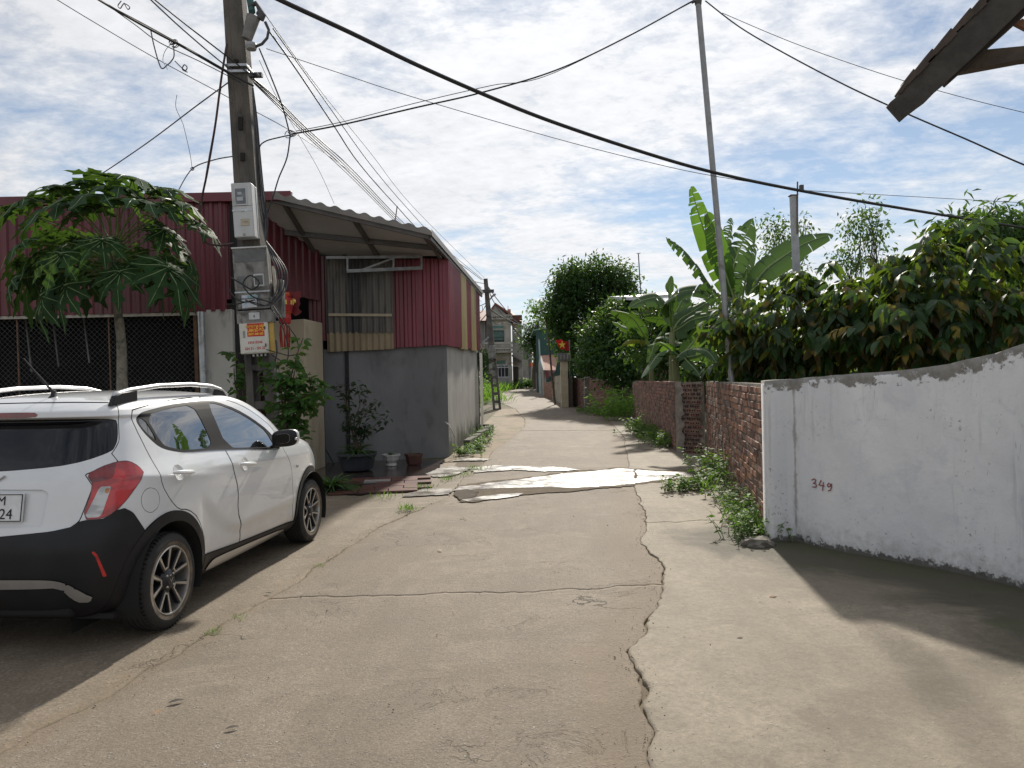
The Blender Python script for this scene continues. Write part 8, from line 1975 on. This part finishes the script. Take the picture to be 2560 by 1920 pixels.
# antenna, pale roof sheet, hedge behind everything on the right
p = P(1598, 735, 24); tr = thing('antenna', (p.x, 24, 1.5), 'thin television antenna mast standing above the white roof', 'antenna')
MB().tube([(p.x + .05, 24, 1.0), P(1602, 735, 24), P(1596, 635, 24)], .018, 6).build('mast', CABLE2, tr, True); MB().bar(P(1592, 634, 24), P(1601, 633, 24), .02).build('dipole', CABLE2, tr)
rr0 = thing('white_roof_house', (P(1640, 900, 26).x, 26, terrain(26)), 'house with a pale sheet roof edge seen behind the bananas', 'building')
a, b = P(1575, 742, 26), P(1790, 728, 26); MB().prism([a, b, b + Vector((0, 0, -.12)), a + Vector((0, 0, -.12))], (0, 6, .7)).build('roof', mat('white_sheet_roof', (.62, .64, .66), (.5, .52, .54), 3, .5), rr0)
MB().box(((a.x + b.x) / 2 + .2, 29, a.z / 2 - .1), (b.x - a.x - .6, 5, a.z - .3)).build('wall', mat('brown_wall', (.16, .10, .08), None, 3, .9), rr0)
tree('hedge', 'dark hedge closing the garden behind the star apple trees', (P(2200,930,18).x,18,terrain(18)), [B(2000,850,18,1.3,.8,.9),B(2150,840,18,1.3,.8,1.0),B(2300,830,18,1.3,.8,1.1),B(2450,830,18,1.3,.8,1.1),B(2600,830,18,1.4,.8,1.2),B(2080,900,16,1.6,.8,.5),B(2280,910,15,1.6,.8,.4)], 1100, 6, .2, DARKLEAF, .1, 311, LT1, .15, .4, spread=.2, cat='hedge')
gpp = thing('garden_pillar', (P(2060, 930, 11.3).x, 11.3, 0), 'whitish brick garden pillar glimpsed under the left star apple tree', 'pillar')
MB().box((P(2050, 930, 11.3).x, 11.3, .85), (.10, .22, 1.7)).build('white_face', WASH, gpp); MB().box((P(2060, 930, 11.3).x + .02, 11.32, .85), (.14, .22, 1.7)).build('brick_face', BRICKM[1], gpp)

# ------------------------------------------------------------------ tiled eave overhead at the right
def eave():
    root = thing('tiled_eave', P(2300, 200, 4.0), 'weathered tiled roof verge with timber rafter jutting in at the upper right', 'roof')
    TILE = mat('old_clay_tile', (.085, .062, .052), (.05, .042, .038), 8, .9, bump=.7, bscale=40, stain=(.04, .05, .03), stain_scale=4); MORT = mat('verge_mortar', (.07, .064, .058), (.045, .041, .037), 9, .95, bump=1, bscale=35, stain=(.04, .048, .028), stain_scale=3); WOOD = mat('dark_rafter', (.05, .04, .036), (.032, .027, .025), 6, .85, bump=.5, bscale=30)
    def E(u, v, b=0.): return P(u, v, 4.0 - (u - 2224) * .0009 + b)
    back = Vector((.30, 1, .10)).normalized()
    # mortar band of the verge, ragged edges
    lo = [(2259, 295), (2275, 281), (2300, 262), (2322, 246), (2345, 222), (2372, 199), (2440, 136), (2526, 52), (2620, -40)]; hi = [(2620, -150), (2500, -28), (2455, 18), (2418, 55), (2370, 106), (2328, 152), (2300, 180), (2246, 236), (2240, 243), (2224, 256)]
    MB().prism([E(*q) for q in lo + hi], back * .11).build('verge_band', MORT, root, bevel=.004)
    # lapped tile ends along the upper edge
    ed = [(2246, 230), (2264, 206), (2286, 181), (2310, 155), (2333, 131), (2357, 106), (2381, 80), (2405, 56), (2430, 30), (2455, 5), (2480, -22), (2510, -50), (2560, -95)]
    for k in range(len(ed) - 1):
        (u0, v0), (u1, v1) = ed[k], ed[k + 1]; h = 7 + 2.5 * ((k * 7) % 3); o = 2 + (k % 2) * 3 + k * .5
        MB().prism([E(u0 - o * .7, v0 - o * .7, -.01), E(u1 + 6 - o * .7 - 4, v1 - 6 - o * .7, -.01), E(u1 + 6 + h * .7, v1 - 6 + h * .7, -.01), E(u0 + h * .7, v0 + h * .7, -.01)], back * (.10 if k < 3 else .3)).build('tile', TILE, root, bevel=.003)
    # rafter close under the band
    MB().prism([E(2355, 178, .05), E(2378, 202, .05), E(2416, 168, .05), E(2464, 125, .05), E(2538, 60, .05), E(2640, -35, .05), E(2640, -140, .05), E(2526, 19, .05)], back * .14).build('rafter', WOOD, root, bevel=.004)
    MB().prism([E(2405, 178, .10), E(2465, 123, .10), E(2560, 114, .10), E(2700, 100, .10), E(2700, 134, .10), E(2560, 149, .10)], back * .09).build('strut', mat('timber_strut', (.10, .075, .06), (.065, .05, .042), 8, .85, bump=.5), root, bevel=.004)
    MB().prism([E(2538, 58, .12), E(2556, 46, .12), E(2640, 92, .12), E(2640, 110, .12)], back * .04).build('batten', mat('timber_batten', (.30, .16, .10), (.2, .11, .07), 8, .85), root)
eave()
